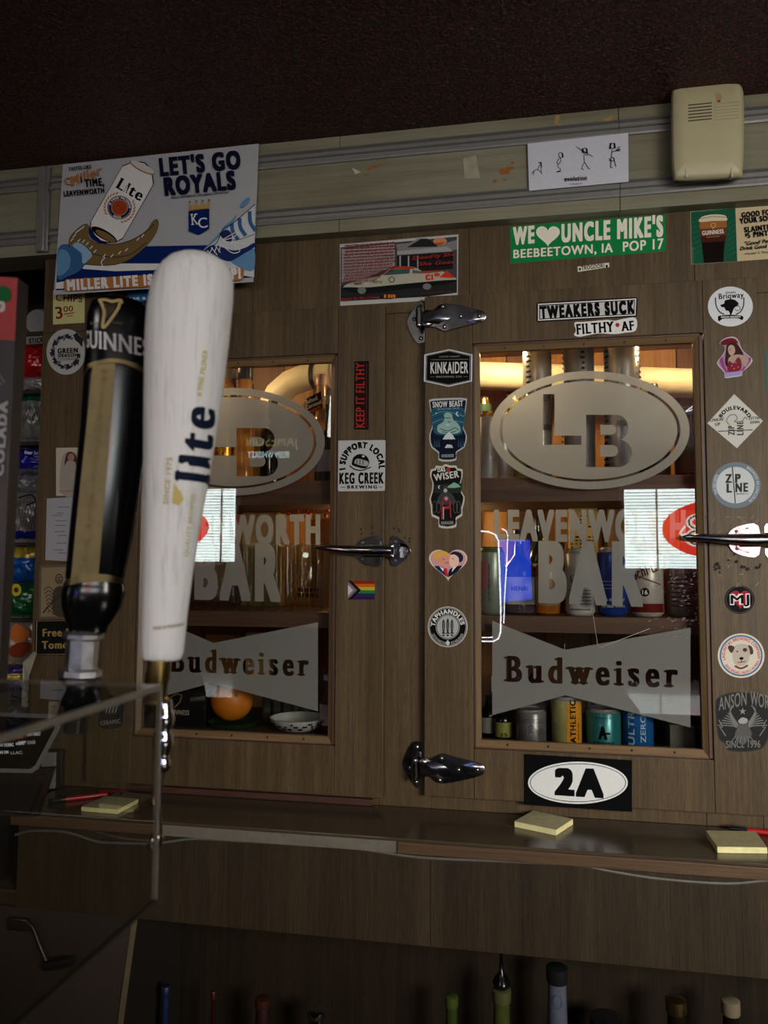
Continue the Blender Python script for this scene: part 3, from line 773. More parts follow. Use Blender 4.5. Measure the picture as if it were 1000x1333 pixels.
bulb(655, 430, .14, 6.0, 'warm bulb glowing above the pipe at the right window, its left end')
bulb(890, 420, .14, 3.4, 'warm bulb glowing above the pipe near the right end of the cabinet')
bulb(592, 668, .22, 1.7, 'added warm bulb hidden behind the hinge stile to brighten the middle shelf')  # unseen bulb added to brighten the right middle shelf
bulb(468, 668, .22, .9, 'added warm bulb hidden behind the latch stile to brighten the middle shelf')  # its added twin for the left middle shelf, also out of view
PIPE = plain('cream_duct_pipe', (214, 202, 172), .5, grain=.08, scale=25)
pp = [at(x, y, .30) for x, y in ((1050, 502), (900, 499), (760, 494), (620, 489), (520, 486), (455, 486), (425, 487), (398, 491), (378, 499), (362, 513), (352, 532), (348, 560))]
e = empty('duct_pipe', pp[5], 'cream round duct pipe running along the cabinet top with an elbow', 'pipe')
rp = (at(700, 473, .3) - at(700, 509, .3)).length / 2
G(PIPE).tube(pp, rp, 24).build('pipe_run', e, smooth=50)
g = G(PIPE)
for i, j in ((6, 5), (10, 11)):
    d = (pp[j] - pp[i]).normalized(); g.lathe([(rp, -.012), (rp * 1.1, -.012), (rp * 1.1, .012), (rp, .012)], pp[i], d, 26)
g.build('pipe_collar', e, smooth=50)
G(STEEL).lathe([(rp * 1.03, -.006), (rp * 1.03, .006)], at(409, 489, .3), (pp[5] - pp[6]), 24, caps=False).box(at(406, 470, .29).x, .29, at(406, 470, .29).z, at(413, 470, .29).x, .30, ZI1).build('pipe_strap', e)

# ================================================================== THINGS IN THE CABINET
ALU = plain('can_aluminium', (190, 190, 190), .25, .6, .5, grain=.05)
def can(px0, px1, pyt, zb, Y, body, label, cat='can', name='beer_can', art=None, top=ALU, group=None, tall=False, turn=0.0, lidmat=None):
    pc = (px0 + px1) / 2; c0 = at(pc, pyt, Y); cx = c0.x; r = (at(px1, pyt, Y) - at(px0, pyt, Y)).length / 2; h = c0.z - zb
    e = empty(name, (cx, Y, zb), label, cat, group)
    G(body).lathe([(r * .72, .0), (r * .82, .001), (r, h * .05 + .002), (r, h * .9), (r * .97, h * .92)], (cx, Y, zb), seg=28).build('body', e, smooth=50)
    G(lidmat or top).lathe([(r * .97, h * .92), (r * .80, h * .975), (r * .80, h * .99), (r * .84, h), (r * .78, h), (r * .76, h * .985), (0, h * .985)], (cx, Y, zb), seg=28).build('lid', e, smooth=50)
    if art:
        A = Art(mp=wrap(cx, Y, r, zb + h, turn), thick=.0003, step=.0001); A.maxlen = r * .3; art(A, r, h); A.attach(e)
    return e
def bottle(px, w, pyt, zb, Y, glass, label, cap=None, capc=None, lab=None, cat='bottle', name='liquor_bottle', group=None, art=None, neck=.28, shoulder=.55, z0=None):
    c0 = at(px, pyt, Y); cx = c0.x; r = w * (at(1, 0, Y) - at(0, 0, Y)).length / 2 if False else (at(px + w / 2, pyt, Y) - at(px - w / 2, pyt, Y)).length / 2; h = c0.z - zb
    e = empty(name, (cx, Y, zb), label, cat, group)
    G(glass).lathe([(r * .8, 0), (r, .004), (r, h * shoulder), (r * .93, h * (shoulder + .06)), (r * .6, h * (shoulder + .14)), (r * neck * 1.15, h * (shoulder + .2)), (r * neck, h * .86), (r * neck, h * .93)], (cx, Y, zb), seg=24).build('body', e, smooth=50)
    G(capc or BLACKP).lathe([(r * neck * 1.12, h * .90), (r * neck * 1.18, h * .91), (r * neck * 1.18, h * .995), (r * neck * 1.05, h), (0, h)], (cx, Y, zb), seg=20).build('cap', e, smooth=50)
    if lab:
        G(lab).lathe([(r * 1.015, h * .12), (r * 1.015, h * (shoulder - .06))], (cx, Y, zb), seg=28, caps=False).build('label', e, smooth=50)
    if art:
        A = Art(mp=wrap(cx, Y, r * 1.02, zb + h), thick=.0003, step=.0001); A.maxlen = r * .3; art(A, r, h); A.attach(e)
    return e
W_ = (225, 225, 220); K_ = (14, 14, 16)
def lines(A, part, x0, x1, ys, w, col):
    for y in ys: A.line(part, [(x0, y), (x0 + (x1 - x0) * .5, y), (x1, y)], w, col)
def vword(txt, u, v0, v1, hgt, col, wx=.05):
    """a word that runs up the can"""
    def f(A, r, h):
        GL, wd = text_loops(txt, wx, wx * .5)
        A._put('lettering', GL, lambda a, b: (u - b / CAP * hgt + hgt / 2, v1 + (v0 - v1) * a / wd), A.c(col))
    return f
# --- top shelf, right window: three tall tins and cans at the left
def tin_art(A, r, h):
    A.ringp('emblem', 0, h * .40, r * .55, r * .62, r * .05, K_, 30); A.ringp('emblem', 0, h * .40, r * .42, r * .48, r * .02, K_, 30)
    for k in range(14):
        a_ = k * math.pi / 7; A.line('emblem', [(r * .3 * math.cos(a_), h * .40 + r * .33 * math.sin(a_)), (r * .40 * math.cos(a_), h * .40 + r * .45 * math.sin(a_))], r * .04, K_)
    for k in range(26):
        y = h * (.04 + .036 * k); A.line('print', [(-r * 1.25, y), (-r * .98 + (k * 7 % 5) * r * .03, y)], h * .014, K_)
        A.line('print', [(r * .78 + (k * 3 % 4) * r * .04, y), (r * 1.05, y)], h * .014, K_)
    A.text('lettering', 'RESERVE', (-r * .45, h * .66), (r * .45, h * .66), h * .035, K_, .04, .02)
SILV = plain('silver_printed_tin', (168, 168, 165), .25, .7); GRT = plain('grey_matte_tin', (120, 120, 122), .35, .5)
for i, (a_, b_, Y, m, l) in enumerate(((680, 718, .13, SILV, 'tall silver patterned tin, left one of three on the top shelf'),
                                       (733, 773, .13, GRT, 'tall grey tin, middle one of three behind the oval'),
                                       (785, 832, .12, SILV, 'tall tin with a round black emblem, right one of three on the top shelf'))):
    can(a_, b_, 440 - 4 * i, S1, Y, m, l, 'tin', 'tall_tin', tin_art, turn=(.5, -.7, .2)[i])
BLU = plain('blue_can', (28, 62, 140), .3, .3); GRY = plain('pale_grey_can', (175, 178, 182), .3, .3)
for i, (a_, b_, y, Y, m, l) in enumerate(((622, 648, 537, .10, GRY, 'pale grey can with gold lid, nearest the left jamb on the top shelf'), (640, 668, 533, .17, GRY, 'grey can with a gold rim behind the frosted oval edge'),
                                          (655, 688, 515, .26, plain('olive_can', (110, 112, 70), .3, .2), 'olive can at the back beneath the duct pipe'), (618, 640, 518, .27, plain('green_can', (62, 90, 70), .3), 'small green can at the back left beneath the pipe'))):
    can(a_, b_, y, S1, Y, m, l, top=metal('gold_lid', (200, 170, 110), .2))
    if i < 2: pass
for i, (px, w, y, l) in enumerate(((850, 40, 500, 'dark bottle standing right of the tins on the top shelf'), (895, 36, 530, 'short black bottle in the right corner of the top shelf'))):
    bottle(px, w, y, S1, .2, BLACKG, l, lab=plain('charcoal_label', (40, 40, 42), .6))
can(838, 872, 560, S1, .09, plain('black_tin', (24, 24, 26), .4), 'short black tin with grey label on the top shelf, right', 'tin', 'short_tin', lambda A, r, h: (lines(A, 'print', -r * .6, r * .6, [h * .3, h * .4, h * .5], h * .04, (120, 120, 118)),))
# --- second shelf, right window
def greytall(A, r, h):
    A.poly('print', [(-r * .9, h * .22), (-r * .1, h * .2), (-r * .1, h * .62), (-r * .9, h * .65)], (150, 96, 104)); vword('no two days are the same', -r * .02, h * .25, h * .8, r * .14, K_, .03)(A, r, h)
can(623, 657, 712, S2, .07, plain('sage_grey_can', (128, 138, 128), .3, .3), 'tall sage grey can with green lid on the middle shelf', 'can', 'tall_can', greytall, top=plain('green_lid', (62, 84, 44), .5), turn=-.2)
bottle(676, 44, 690, S2, .10, plain('clear_brandy_glass', (70, 60, 66), .08, coat=.5), 'square shouldered bottle with white neck tag, lit blue', capc=plain('navy_cap', (30, 32, 70), .3), shoulder=.5,
       lab=plain('white_bottle_label', (190, 186, 178), .5), art=lambda A, r, h: (A.text('lettering', 'HENRI', (-r * .5, h * .72), (r * .5, h * .72), h * .05, K_, .05, .02)))
bottle(712, 34, 700, S2, .09, plain('amber_glass', (150, 84, 20), .06, coat=.5), 'amber bottle behind the frosted letter B', capc=plain('gold_cap', (170, 140, 70), .3), lab=plain('gold_bottle_label', (150, 120, 60), .5))
bottle(731, 24, 706, S2, .16, plain('red_brown_glass', (92, 30, 20), .1, coat=.5), 'red brown bottle between the amber bottle and the white can')
def whiteart(A, r, h):
    lines(A, 'print', -r * .8, r * .8, [h * (.62 + .05 * k) for k in range(5)], h * .012, (70, 70, 74)); A.text('lettering', 'Light', (-r * .6, h * .5), (r * .6, h * .44), h * .1, (160, 50, 56), .06, .03)
    A.line('print', [(-r * .7, h * .9), (r * .7, h * .9)], h * .02, (90, 90, 94))
can(735, 774, 714, S2, .07, plain('white_can', (186, 186, 184), .3, .2), 'white can printed with fine grey landscape on the middle shelf', art=whiteart)
def blueart(A, r, h):
    A.text('lettering', 'From the land of', (-r * .8, h * .78), (r * .8, h * .78), h * .045, W_, .02); A.text('lettering', 'Sky blue waters', (-r * .8, h * .87), (r * .8, h * .87), h * .045, W_, .02)
    lines(A, 'print', -r * .7, r * .7, [h * .5, h * .55, h * .6], h * .015, (140, 160, 200))
can(777, 817, 712, S2, .08, plain('royal_blue_can', (26, 66, 150), .25, .4), 'royal blue can behind the frosted letters, middle shelf', art=blueart)
def cream(A, r, h):
    A.text('lettering', 'Schlitz', (-r * .75, h * .46), (r * .8, h * .30), h * .16, (70, 44, 40), .07, .03, shear=.25)
    A.ellipse('emblem', -r * .1, h * .63, r * .26, r * .26, K_); A.text('lettering', '16', (-r * .26, h * .63 + r * .13), (r * .05, h * .63 + r * .13), r * .25, W_, .08, .04)
    A.poly('print', [(-r * 1.2, h * .80), (r * 1.2, h * .80), (r * 1.2, h * .93), (-r * 1.2, h * .93)], (92, 26, 24))
    A.line('print', [(-r * .9, h * .36), (r * .9, h * .52)], h * .02, (120, 80, 60))
can(819, 863, 716, S2, .08, plain('cream_white_can', (178, 174, 166), .3, .2), 'cream can with script name and the number 16', art=cream)
can(868, 905, 722, S2, .09, plain('dull_silver_can', (140, 138, 134), .3, .3), 'dull silver can at the right end of the middle shelf', art=lambda A, r, h: lines(A, 'print', -r * .8, r * .8, [h * (.4 + .07 * k) for k in range(7)], h * .02, (70, 70, 70)))
# yellow printed cartons standing at the back of the second shelf
YCRT = plain('yellow_carton', (214, 176, 96), .6)
def carton(x0, x1, yt, zb, Y, dp, mat, label, name='carton', cat='box', art=None):
    a_ = at(x0, yt, Y); b_ = at(x1, yt, Y); e = empty(name, ((a_.x + b_.x) / 2, Y, zb), label, cat)
    G(mat).box(a_.x, Y, zb, b_.x, Y + dp, a_.z).build('body', e, bevel=.001, smooth=0)
    g = G(mat); g.box(a_.x, Y, a_.z, b_.x, Y + dp * .5, a_.z + .001); g.build('flap', e, smooth=0)
    if art: A = Art(Y, .0003); art(A); A.attach(e)
    return e
def yc(A):
    rr = random.Random(3)
    for j in range(15):
        for i in range(6):
            x = 744 + i * 5.5; y = 672 + j * 4.5
            if rr.random() < .7: A.line('print', [(x, y), (x + rr.uniform(2, 4.5), y)], rr.uniform(.8, 2.4), (70, 46, 20))
carton(741, 778, 655, S2, .22, .08, YCRT, 'yellow carton covered in dark print behind the lettering, middle shelf', art=yc)
carton(790, 818, 662, S2, .24, .07, plain('orange_carton', (200, 140, 66), .6), 'orange carton behind the blue can on the middle shelf')
bottle(700, 30, 672, S2, .27, plain('dark_green_glass', (20, 34, 20), .1, coat=.4), 'dark green bottle at the back behind the frosted lettering', lab=YCRT)
# --- bottom shelf, right window
def diamond(A, r, h):
    lines(A, 'print', -r * 1.1, r * 1.1, [h * (.24 + .035 * k) for k in range(4)], h * .012, (70, 70, 74))
    for s_ in (1.0, .72, .42): A.line('emblem', [(0, h * (.66 - .26 * s_)), (r * .62 * s_, h * .66), (0, h * (.66 + .26 * s_)), (-r * .62 * s_, h * .66), (0, h * (.66 - .26 * s_))], h * .018, (60, 60, 64))
    for s_ in (-1, 1):
        for k in range(6): A.line('print', [(s_ * r * (.5 + .09 * k), h * (.46 + .02 * k)), (s_ * r * (.5 + .09 * k), h * .86)], h * .01, (70, 70, 74))
can(672, 711, 922, S3, .05, plain('silver_grey_can', (120, 120, 122), .3, .4), 'grey can with a line drawn diamond on the bottom shelf', art=diamond)
can(678, 712, 912, S3, .13, ALU, 'plain silver can behind the grey diamond can')
def halfy(A, r, h):
    A.poly('print', [(r * .0, h * .1), (r * 1.25, h * .1), (r * 1.25, h * .93), (r * .0, h * .93)], (206, 142, 40)); vword('ATHLETIC', r * .42, h * .05, h * .9, r * .38, K_, .1)(A, r, h)
    vword('BREW', r * .85, h * .5, h * .85, r * .14, (120, 60, 20), .05)(A, r, h)
can(718, 757, 905, S3, .05, plain('pale_yellow_can', (172, 168, 110), .3, .2), 'yellow and cream can with black upright lettering', art=halfy)
can(716, 750, 897, S3, .13, ALU, 'silver topped can behind the yellow and cream can')
def teal(A, r, h):
    A.text('lettering', 'ATHLETIC', (-r * .5, h * .22), (r * .5, h * .22), h * .045, (20, 60, 64), .06, .03)
    A.text('emblem', 'A', (-r * .3, h * .72), (r * .2, h * .72), h * .3, K_, .16, .06); A.line('emblem', [(r * .1, h * .58), (r * .38, h * .58)], h * .05, K_)
    A.text('lettering', 'ATHLETIC', (-r * .62, h * .90), (r * .62, h * .90), h * .10, K_, .1, .05)
can(763, 808, 921, S3, .05, plain('teal_can', (40, 118, 122), .28, .3), 'teal can with a large black letter A', art=teal)
can(762, 800, 906, S3, .13, ALU, 'silver topped can behind the teal can')
def ultra(A, r, h):
    vword('ULTRA', -r * .45, h * .12, h * .92, r * .42, (160, 190, 215), .06)(A, r, h); vword('ZERO', r * .32, h * .35, h * .86, r * .34, (160, 190, 215), .04)(A, r, h)
    A.poly('print', [(-r * .6, h * .03), (-r * .1, h * .03), (-r * .15, h * .13), (-r * .55, h * .13)], (170, 60, 50))
can(810, 850, 902, S3, .06, plain('bright_blue_can', (30, 104, 176), .3, .3), 'slim bright blue can with pale upright lettering', 'can', 'slim_can', ultra)
can(852, 884, 915, S3, .16, plain('navy_can', (20, 30, 60), .3), 'navy can half hidden at the back right of the bottom shelf')
carton(872, 905, 944, S3, .05, .05, plain('grey_carton', (88, 86, 82), .7), 'small grey carton in the lower right corner behind glass')
bottle(636, 26, 905, S3, .10, BLACKG, 'black bottle at the far left of the bottom shelf, right window', lab=plain('dim_white_label', (120, 118, 110), .5))
bottle(655, 22, 918, S3, .07, BLACKG, 'small black bottle with a yellow tag on the bottom shelf', art=lambda A, r, h: A.text('lettering', '25', (-r * .4, h * .86), (r * .5, h * .86), h * .1, K_, .06, .03), lab=plain('yellow_tag', (130, 130, 60), .5), shoulder=.6)
bottle(700, 34, 850, S3, .26, plain('red_tint_glass', (80, 30, 24), .1, coat=.4), 'red brown bottle at the back of the bottom shelf')
# --- left window, top shelf
can(282, 309, 483, S1, .10, metal('gold_can_body', (214, 150, 60), .22), 'gold can at the left of the top shelf, left window')
bottle(320, 26, 480, S1, .10, plain('honey_glass', (190, 120, 40), .08, coat=.5), 'bottle with thick black cap next to the gold can', capc=BLACKP, neck=.62, shoulder=.5, art=lambda A, r, h: (A.ringp('emblem', 0, h * .3, r * .3, r * .3, r * .05, K_, 20)))
def caramel(A):
    A.poly('label', [(399, 519), (418, 509), (420, 531), (402, 541)], K_)
    A.text('lettering', 'Salted', (399, 526), (414, 520), 5, (240, 220, 190), .08, .03); A.text('lettering', 'Caramel', (399, 533), (419, 525), 5, (240, 220, 190), .08, .03); A.text('lettering', 'WHISKEY', (401, 540), (419, 532), 4.5, (240, 120, 50), .08, .03)
e = bottle(419, 30, 488, S1, .13, plain('light_caramel_glass', (190, 132, 90), .08, coat=.5), 'caramel coloured bottle with black hanging tag', capc=plain('rose_cap', (210, 160, 130), .3), neck=.42, shoulder=.45)
A = Art(.10, .0005); caramel(A); A.attach(e)
GRN = plain('green_champagne_glass', (34, 44, 26), .07, coat=.6)
bottle(428, 34, 515, S1, .09, GRN, 'green bottle with pale label right of the caramel bottle', capc=plain('pale_foil', (160, 158, 120), .3), lab=plain('lavender_label', (150, 146, 156), .5), shoulder=.42)
bottle(441, 26, 525, S1, .12, GRN, 'green bottle half hidden by the right jamb, left window', capc=plain('pale_foil', (160, 158, 120), .3), shoulder=.42)
def jb(A, r, h):
    A.text('lettering', 'JW', (-r * .6, h * .5), (r * .2, h * .5), h * .06, K_, .06, .03); lines(A, 'print', -r * .8, -r * .1, [h * (.7 + .02 * k) for k in range(10)], h * .008, (60, 60, 60))
bottle(324, 40, 500, S1, .16, plain('golden_liquor_glass', (206, 150, 40), .1, coat=.4), 'golden bottle with a white bar label behind the cut out letter B', lab=plain('mustard_label', (200, 150, 30), .5), shoulder=.6, art=jb)
bottle(356, 34, 520, S1, .17, plain('black_bottle_glass', (14, 14, 14), .1, coat=.4), 'black bottle behind the right half of the letter B')
bottle(268, 28, 490, S1, .14, plain('amber_glass', (150, 84, 20), .06, coat=.5), 'amber bottle behind the left of the frosted oval', capc=plain('gold_cap', (170, 140, 70), .3))
# --- left window, middle shelf: glasses in rows
GL = BGLASS
k_ = 0
def wineglass(px, Y, src=None, w=17, yt=712):
    c = at(px, yt, Y); r = .016; h = c.z - S2; e = empty('bar_glass', (c.x, Y, S2), 'clear tumbler glass standing in the rows behind the letters BAR', 'glass', 'bar glasses on the middle shelf')
    G(GL).lathe([(0, .004), (r * .74, .004), (r * .78, 0), (r, h), (r * .93, h), (r * .72, .009), (0, .009)], (c.x, Y, S2), seg=14, caps=False).build('tumbler', e, smooth=50)
for row, (Y, y) in enumerate(((.055, 712), (.095, 709), (.135, 707))):
    x = 262 + row * 5
    while x < 436: wineglass(x, Y, yt=y); x += 19
carton(316, 362, 668, S2, .26, .06, plain('tan_carton', (196, 160, 104), .6), 'tan carton behind the frosted word on the left')
carton(405, 433, 676, S2, .20, .06, plain('orange_paper_bag', (190, 110, 40), .6), 'orange carton at the right of the middle shelf, left window')
e = empty('red_berry_garland', at(395, 664, .2), 'red berries bunched under the top shelf, left window', 'decoration')
g = G(plain('red_berry', (170, 30, 22), .3)); rr = random.Random(8)
for i in range(26): g.ball(at(rr.uniform(370, 435), rr.uniform(660, 673), rr.uniform(.17, .24)), .0045, seg=8, rings=5)
g.build('berries', e, kind='stuff', smooth=60)
def blk(A): A.text('lettering', 'RESERVE', (388, 770), (415, 771), 5, (12, 12, 14), .1, .05); A.text('lettering', 'SERIES', (388, 777), (415, 778), 5, (12, 12, 14), .1, .05)
e = can(386, 417, 725, S2, .045, BGLASS, 'pint glass with small black lettering, nearest the right jamb', 'glass', 'pint_glass', lidmat=BGLASS); A = Art(.02, .0002); blk(A); A.attach(e)
# --- left window, bottom shelf
def gbox(A):
    A.text('lettering', 'GUINNESS', (216, 929), (246, 931), 6, (170, 164, 150), .06, .02); A.text('lettering', 'GUINNESS', (248, 913), (267, 911), 5, (120, 118, 110), .06, .02)
    A.line('emblem', [(226, 922), (222, 908), (230, 903), (237, 905), (234, 914), (226, 922)], 1.3, (150, 120, 70))
carton(214, 268, 898, S3, .06, .08, plain('black_beer_carton', (12, 12, 14), .4), 'black beer carton with a small gold harp and white name', art=gbox)
o3 = at(302, 918, .09); ro = (at(328, 918, .09) - at(276, 918, .09)).length / 2
e = empty('orange', (o3.x, .09, S3 + .012), 'whole orange sitting on a green tray behind the left pane', 'fruit')
t = NT('orange_peel'); f = t.noise(t.pos((260, 260, 260)), 1.0, 3, .6); t.bump(f, .5, .002); t.set(.42, 0, .5, 0, t.ramp(t.noise(t.pos((12, 12, 12)), 1, 2), [(.3, lin((206, 110, 20))), (.7, lin((226, 134, 34)))]))
G(t.m).ball((o3.x, .09, S3 + .012 + ro * .96), ro, 1, 1, .97, 28, 18).build('flesh', e, smooth=80)
G(plain('orange_stem', (90, 100, 40), .7)).lathe([(0, .002), (.003, .0015), (.004, 0)], (o3.x + ro * .5, .09 - ro * .8, S3 + .012 + ro * 1.3), (.5, -.8, .35), 8).build('stem', e)
G(plain('green_tray', (24, 52, 28), .4)).lathe([(.03, 0), (.052, .002), (.058, .012), (.056, .012), (.05, .004), (0, .004)], (o3.x + .004, .09, S3), seg=30).build('green_tray', None, 'shallow green tray under the orange', 'tray')
# patterned bowl
bc = at(388, 940, .07); e = empty('patterned_bowl', (bc.x, .07, S3), 'shallow bowl with white and black animal print', 'bowl')
rb = .063
G(plain('white_enamel', (200, 200, 196), .3)).lathe([(.028, 0), (.046, .008), (.060, .022), (rb, .030), (rb - .003, .030), (.055, .02), (.03, .005), (0, .004)], (bc.x, .07, S3), seg=36).build('body', e, smooth=60)
g = G(K_ and plain('black_print', K_, .5)); rr = random.Random(4)
for i in range(46):
    a_ = -math.pi / 2 + (i - 23) * .085; hh = rr.choice((.012, .018, .024)); r1 = .0465 + (hh - .008) * 1.0 + .0012
    c = Vector((bc.x + r1 * math.cos(a_), .07 + r1 * math.sin(a_), S3 + hh)); tg = Vector((-math.sin(a_), math.cos(a_), 0)); upv = Vector((math.cos(a_) * .55, math.sin(a_) * .55, .8))
    P = [c + tg * u * .0026 + upv * v * .0032 + Vector((math.cos(a_), math.sin(a_), 0)) * .0006 for u, v in ((-1, -.6), (0, -1), (1, -.5), (.9, .6), (0, 1), (-1, .5))]
    g.add(P, [tuple(range(6))])
g.build('print', e, smooth=0)
carton(375, 403, 912, S3, .16, .03, plain('lime_green_box', (74, 150, 40), .5), 'small lime green box behind the patterned bowl')
bottle(428, 22, 878, S3, .08, plain('dark_red_sauce', (100, 22, 18), .2), 'sauce bottle with white cap at the right jamb', capc=plain('white_cap', (200, 200, 196), .4), lab=plain('white_pink_label', (190, 170, 170), .5), neck=.5, shoulder=.55)
e = empty('copper_straws', at(424, 870, .12), 'bundle of thin copper red straws leaning behind the left pane', 'straws'); 
for i in range(8):
    G(metal('copper_straw_metal', (200, 90, 60), .25)).tube([at(410 + i * 4, 812 + (i % 3) * 3, .14), at(420 + i * 2.4, 872 + (i % 4) * 6, .10)], .0016, 8).build('straw', e)
for i in range(4): bottle(348 + i * 13, 11, 880 + (i % 2) * 8, S3, .15, plain('clear_mixer_glass', (70, 70, 66), .1, coat=.4), 'narrow clear bottle in the row behind the bow tie', group='narrow mixer bottles on the bottom shelf', cat='bottle', name='mixer_bottle')
carton(268, 306, 826, S3, .30, .04, plain('brown_carton', (150, 98, 46), .6), 'brown carton at the back of the bottom shelf, left window'); carton(320, 352, 824, S3, .32, .04, plain('tan_carton', (196, 160, 104), .6), 'tan carton at the back of the bottom shelf, left window')

# ================================================================== THE BACK BAR COUNTER
Yf = depth_for(517, 1091, zl).y
cnt = empty('back_bar_counter', (0, 0, 0), 'low brown back bar counter with worn laminate top under the cabinet', 'counter')
xl = depth_for(11, 1057, zl).x; NH = at(700, 1120 - 14, Yf).z - at(700, 1120, Yf).z
YA = Yf + .012
G(CTOP).box(xl, Yf, zl - .006, XR, .0, zl).build('countertop', cnt, bevel=.001, smooth=0)
NB = .0215
xg0, xg1 = at(200, 1085, Yf).x, at(517, 1095, Yf).x
G(NOSE).box(xl, Yf, zl - .006 - NB, xg0, Yf + .014, zl - .0065).build('nosing', cnt, bevel=.0015, smooth=0)
G(NOSE).box(xg1, Yf, zl - .006 - NB, XR, Yf + .014, zl - .0065).build('nosing', cnt, bevel=.0015, smooth=0)
G(PALE).box(xg0 + .001, Yf + .004, zl - .006 - NB, xg1 - .001, Yf + .016, zl - .0065).build('bare_edge', cnt, smooth=0)
za1 = zrow([(200, 1198), (320, 1208), (1000, 1277)], YA)
xa = at(22, 1130, YA).x; px_ = [xa, at(560, 1150, YA).x, at(1010, 1150, YA).x, XR]
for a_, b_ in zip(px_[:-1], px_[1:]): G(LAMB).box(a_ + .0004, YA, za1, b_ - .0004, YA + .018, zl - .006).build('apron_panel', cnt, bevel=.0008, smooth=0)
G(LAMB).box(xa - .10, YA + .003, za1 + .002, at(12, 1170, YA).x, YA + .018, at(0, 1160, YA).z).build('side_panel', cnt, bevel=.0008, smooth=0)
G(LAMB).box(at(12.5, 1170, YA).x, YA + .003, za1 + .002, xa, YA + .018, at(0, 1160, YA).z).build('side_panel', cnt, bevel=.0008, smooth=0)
G(CTOP).box(xa - .5, YA, at(0, 1160, YA).z, xa + .004, .3, at(0, 1160, YA).z + .004).build('side_shelf', cnt, smooth=0)
# recess under the apron with a back panel, a slanted gable and a closed door on the left
YR = .03
G(wood('shaded_laminate_back', (24, 19, 11), (36, 29, 18), (46, 38, 25), 'z', 2.0, .6, .8, .15)).box(at(170, 1250, YR).x, YR, .35, XR, YR + .02, zl - .02).build('back_panel', cnt, smooth=0)  # recess darkness put into the panel colour
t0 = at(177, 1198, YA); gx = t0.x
G(plain('gable_shaded', (26, 21, 15), .6)).slab([(gx - .006, YA + .0, za1), (gx - .006, YA - .11, .40), (gx - .006, YR, .40), (gx - .006, YR, za1)], [(gx + .003, YA + .0, za1), (gx + .003, YA - .11, .40), (gx + .003, YR, .40), (gx + .003, YR, za1)]).build('gable', cnt, smooth=0)  # side face darkened in its colour to stand for the recess shade
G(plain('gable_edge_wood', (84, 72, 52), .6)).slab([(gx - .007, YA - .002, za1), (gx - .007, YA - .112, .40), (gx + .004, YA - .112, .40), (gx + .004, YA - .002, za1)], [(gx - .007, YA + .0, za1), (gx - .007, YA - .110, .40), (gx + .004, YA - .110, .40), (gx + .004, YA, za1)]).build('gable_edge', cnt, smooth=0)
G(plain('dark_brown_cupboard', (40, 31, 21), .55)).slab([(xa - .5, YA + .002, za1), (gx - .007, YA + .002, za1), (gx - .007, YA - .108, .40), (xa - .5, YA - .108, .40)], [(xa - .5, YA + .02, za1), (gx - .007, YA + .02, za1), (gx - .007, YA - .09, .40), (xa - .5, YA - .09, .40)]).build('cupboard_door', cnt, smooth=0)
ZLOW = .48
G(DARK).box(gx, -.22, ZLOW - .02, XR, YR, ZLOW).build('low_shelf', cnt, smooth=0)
# cable sagging below the nosing
cb = [(20, 1087, -.004), (32, 1083, -.004), (45, 1081.5, -.003), (85, 1083, -.003), (125, 1095, -.003), (145, 1097, -.003), (200, 1098, -.003), (250, 1092, -.003), (300, 1094, -.003), (400, 1100, -.003), (468, 1105, -.003), (545, 1116, -.003), (650, 1121, -.003), (748, 1126, -.003), (800, 1135, -.003), (860, 1144, -.003), (944, 1150, -.003), (1000, 1146, -.003), (1060, 1143, -.003)]
G(plain('grey_cable', (86, 85, 78), .5)).tube([at(x, y, YA - .003) for x, y, _ in smooth_open([(a_, b_) for a_, b_, c in cb], 4) and [(q[0], q[1], 0) for q in smooth_open([(a_, b_) for a_, b_, c in cb], 4)]], .0026, 8).build('power_cable', None, 'thin grey cable sagging beneath the counter edge', 'cable')
# bottles on the low shelf below
def low(px, w, py, Y, glass, lab, capc=None, **k):
    return bottle(px, w, py, ZLOW, Y, glass, lab, capc=capc, **k)
low(653, 22, 1287, -.07, plain('olive_wine_glass', (60, 66, 30), .15, coat=.3), 'wine bottle with black pourer below the counter', capc=plain('olive_foil', (70, 72, 42), .35), neck=.95, shoulder=.3)
pt = at(653, 1287, -.07); G(BLACKG).lathe([(.007, -.002), (.014, .004), (.017, .012), (.012, .022), (.005, .03), (.003, .055), (.0022, .075)], (pt.x, -.07, pt.z), seg=14).build('pourer', None, 'black speed pourer stuck in the wine bottle neck', 'pourer')
low(725, 25, 1258, -.07, plain('frosted_vodka_bottle', (80, 84, 98), .3), 'pale bluish bottle with broad black cap below the counter', capc=BLACKP, neck=.96, shoulder=.3, art=lambda A, r, h: A.ringp('emblem', 0, h * .2, r * .5, r * .7, r * .06, (60, 70, 110), 24))
low(880, 25, 1300, -.07, plain('dark_rum_glass', (22, 18, 12), .1, coat=.4), 'dark bottle with ribbed gold screw cap', capc=metal('brass_cap', (180, 150, 90), .3), neck=.92, shoulder=.3)
low(951, 23, 1301, -.07, plain('dark_rum_glass', (22, 18, 12), .1, coat=.4), 'dark bottle with cream paper seal near the right frame edge', capc=plain('cream_paper', (110, 100, 78), .5), neck=.92, shoulder=.3)
low(588, 16, 1296, -.07, plain('green_box_bottle', (44, 56, 22), .3), 'square necked green bottle below the counter', capc=plain('green_capsule', (60, 72, 28), .35), neck=.9, shoulder=.3)
low(790, 42, 1324, -.06, plain('dark_rum_glass', (22, 18, 12), .1, coat=.4), 'wide dark bottle top between the pale bottle and the gold cap', neck=.9, shoulder=.3)
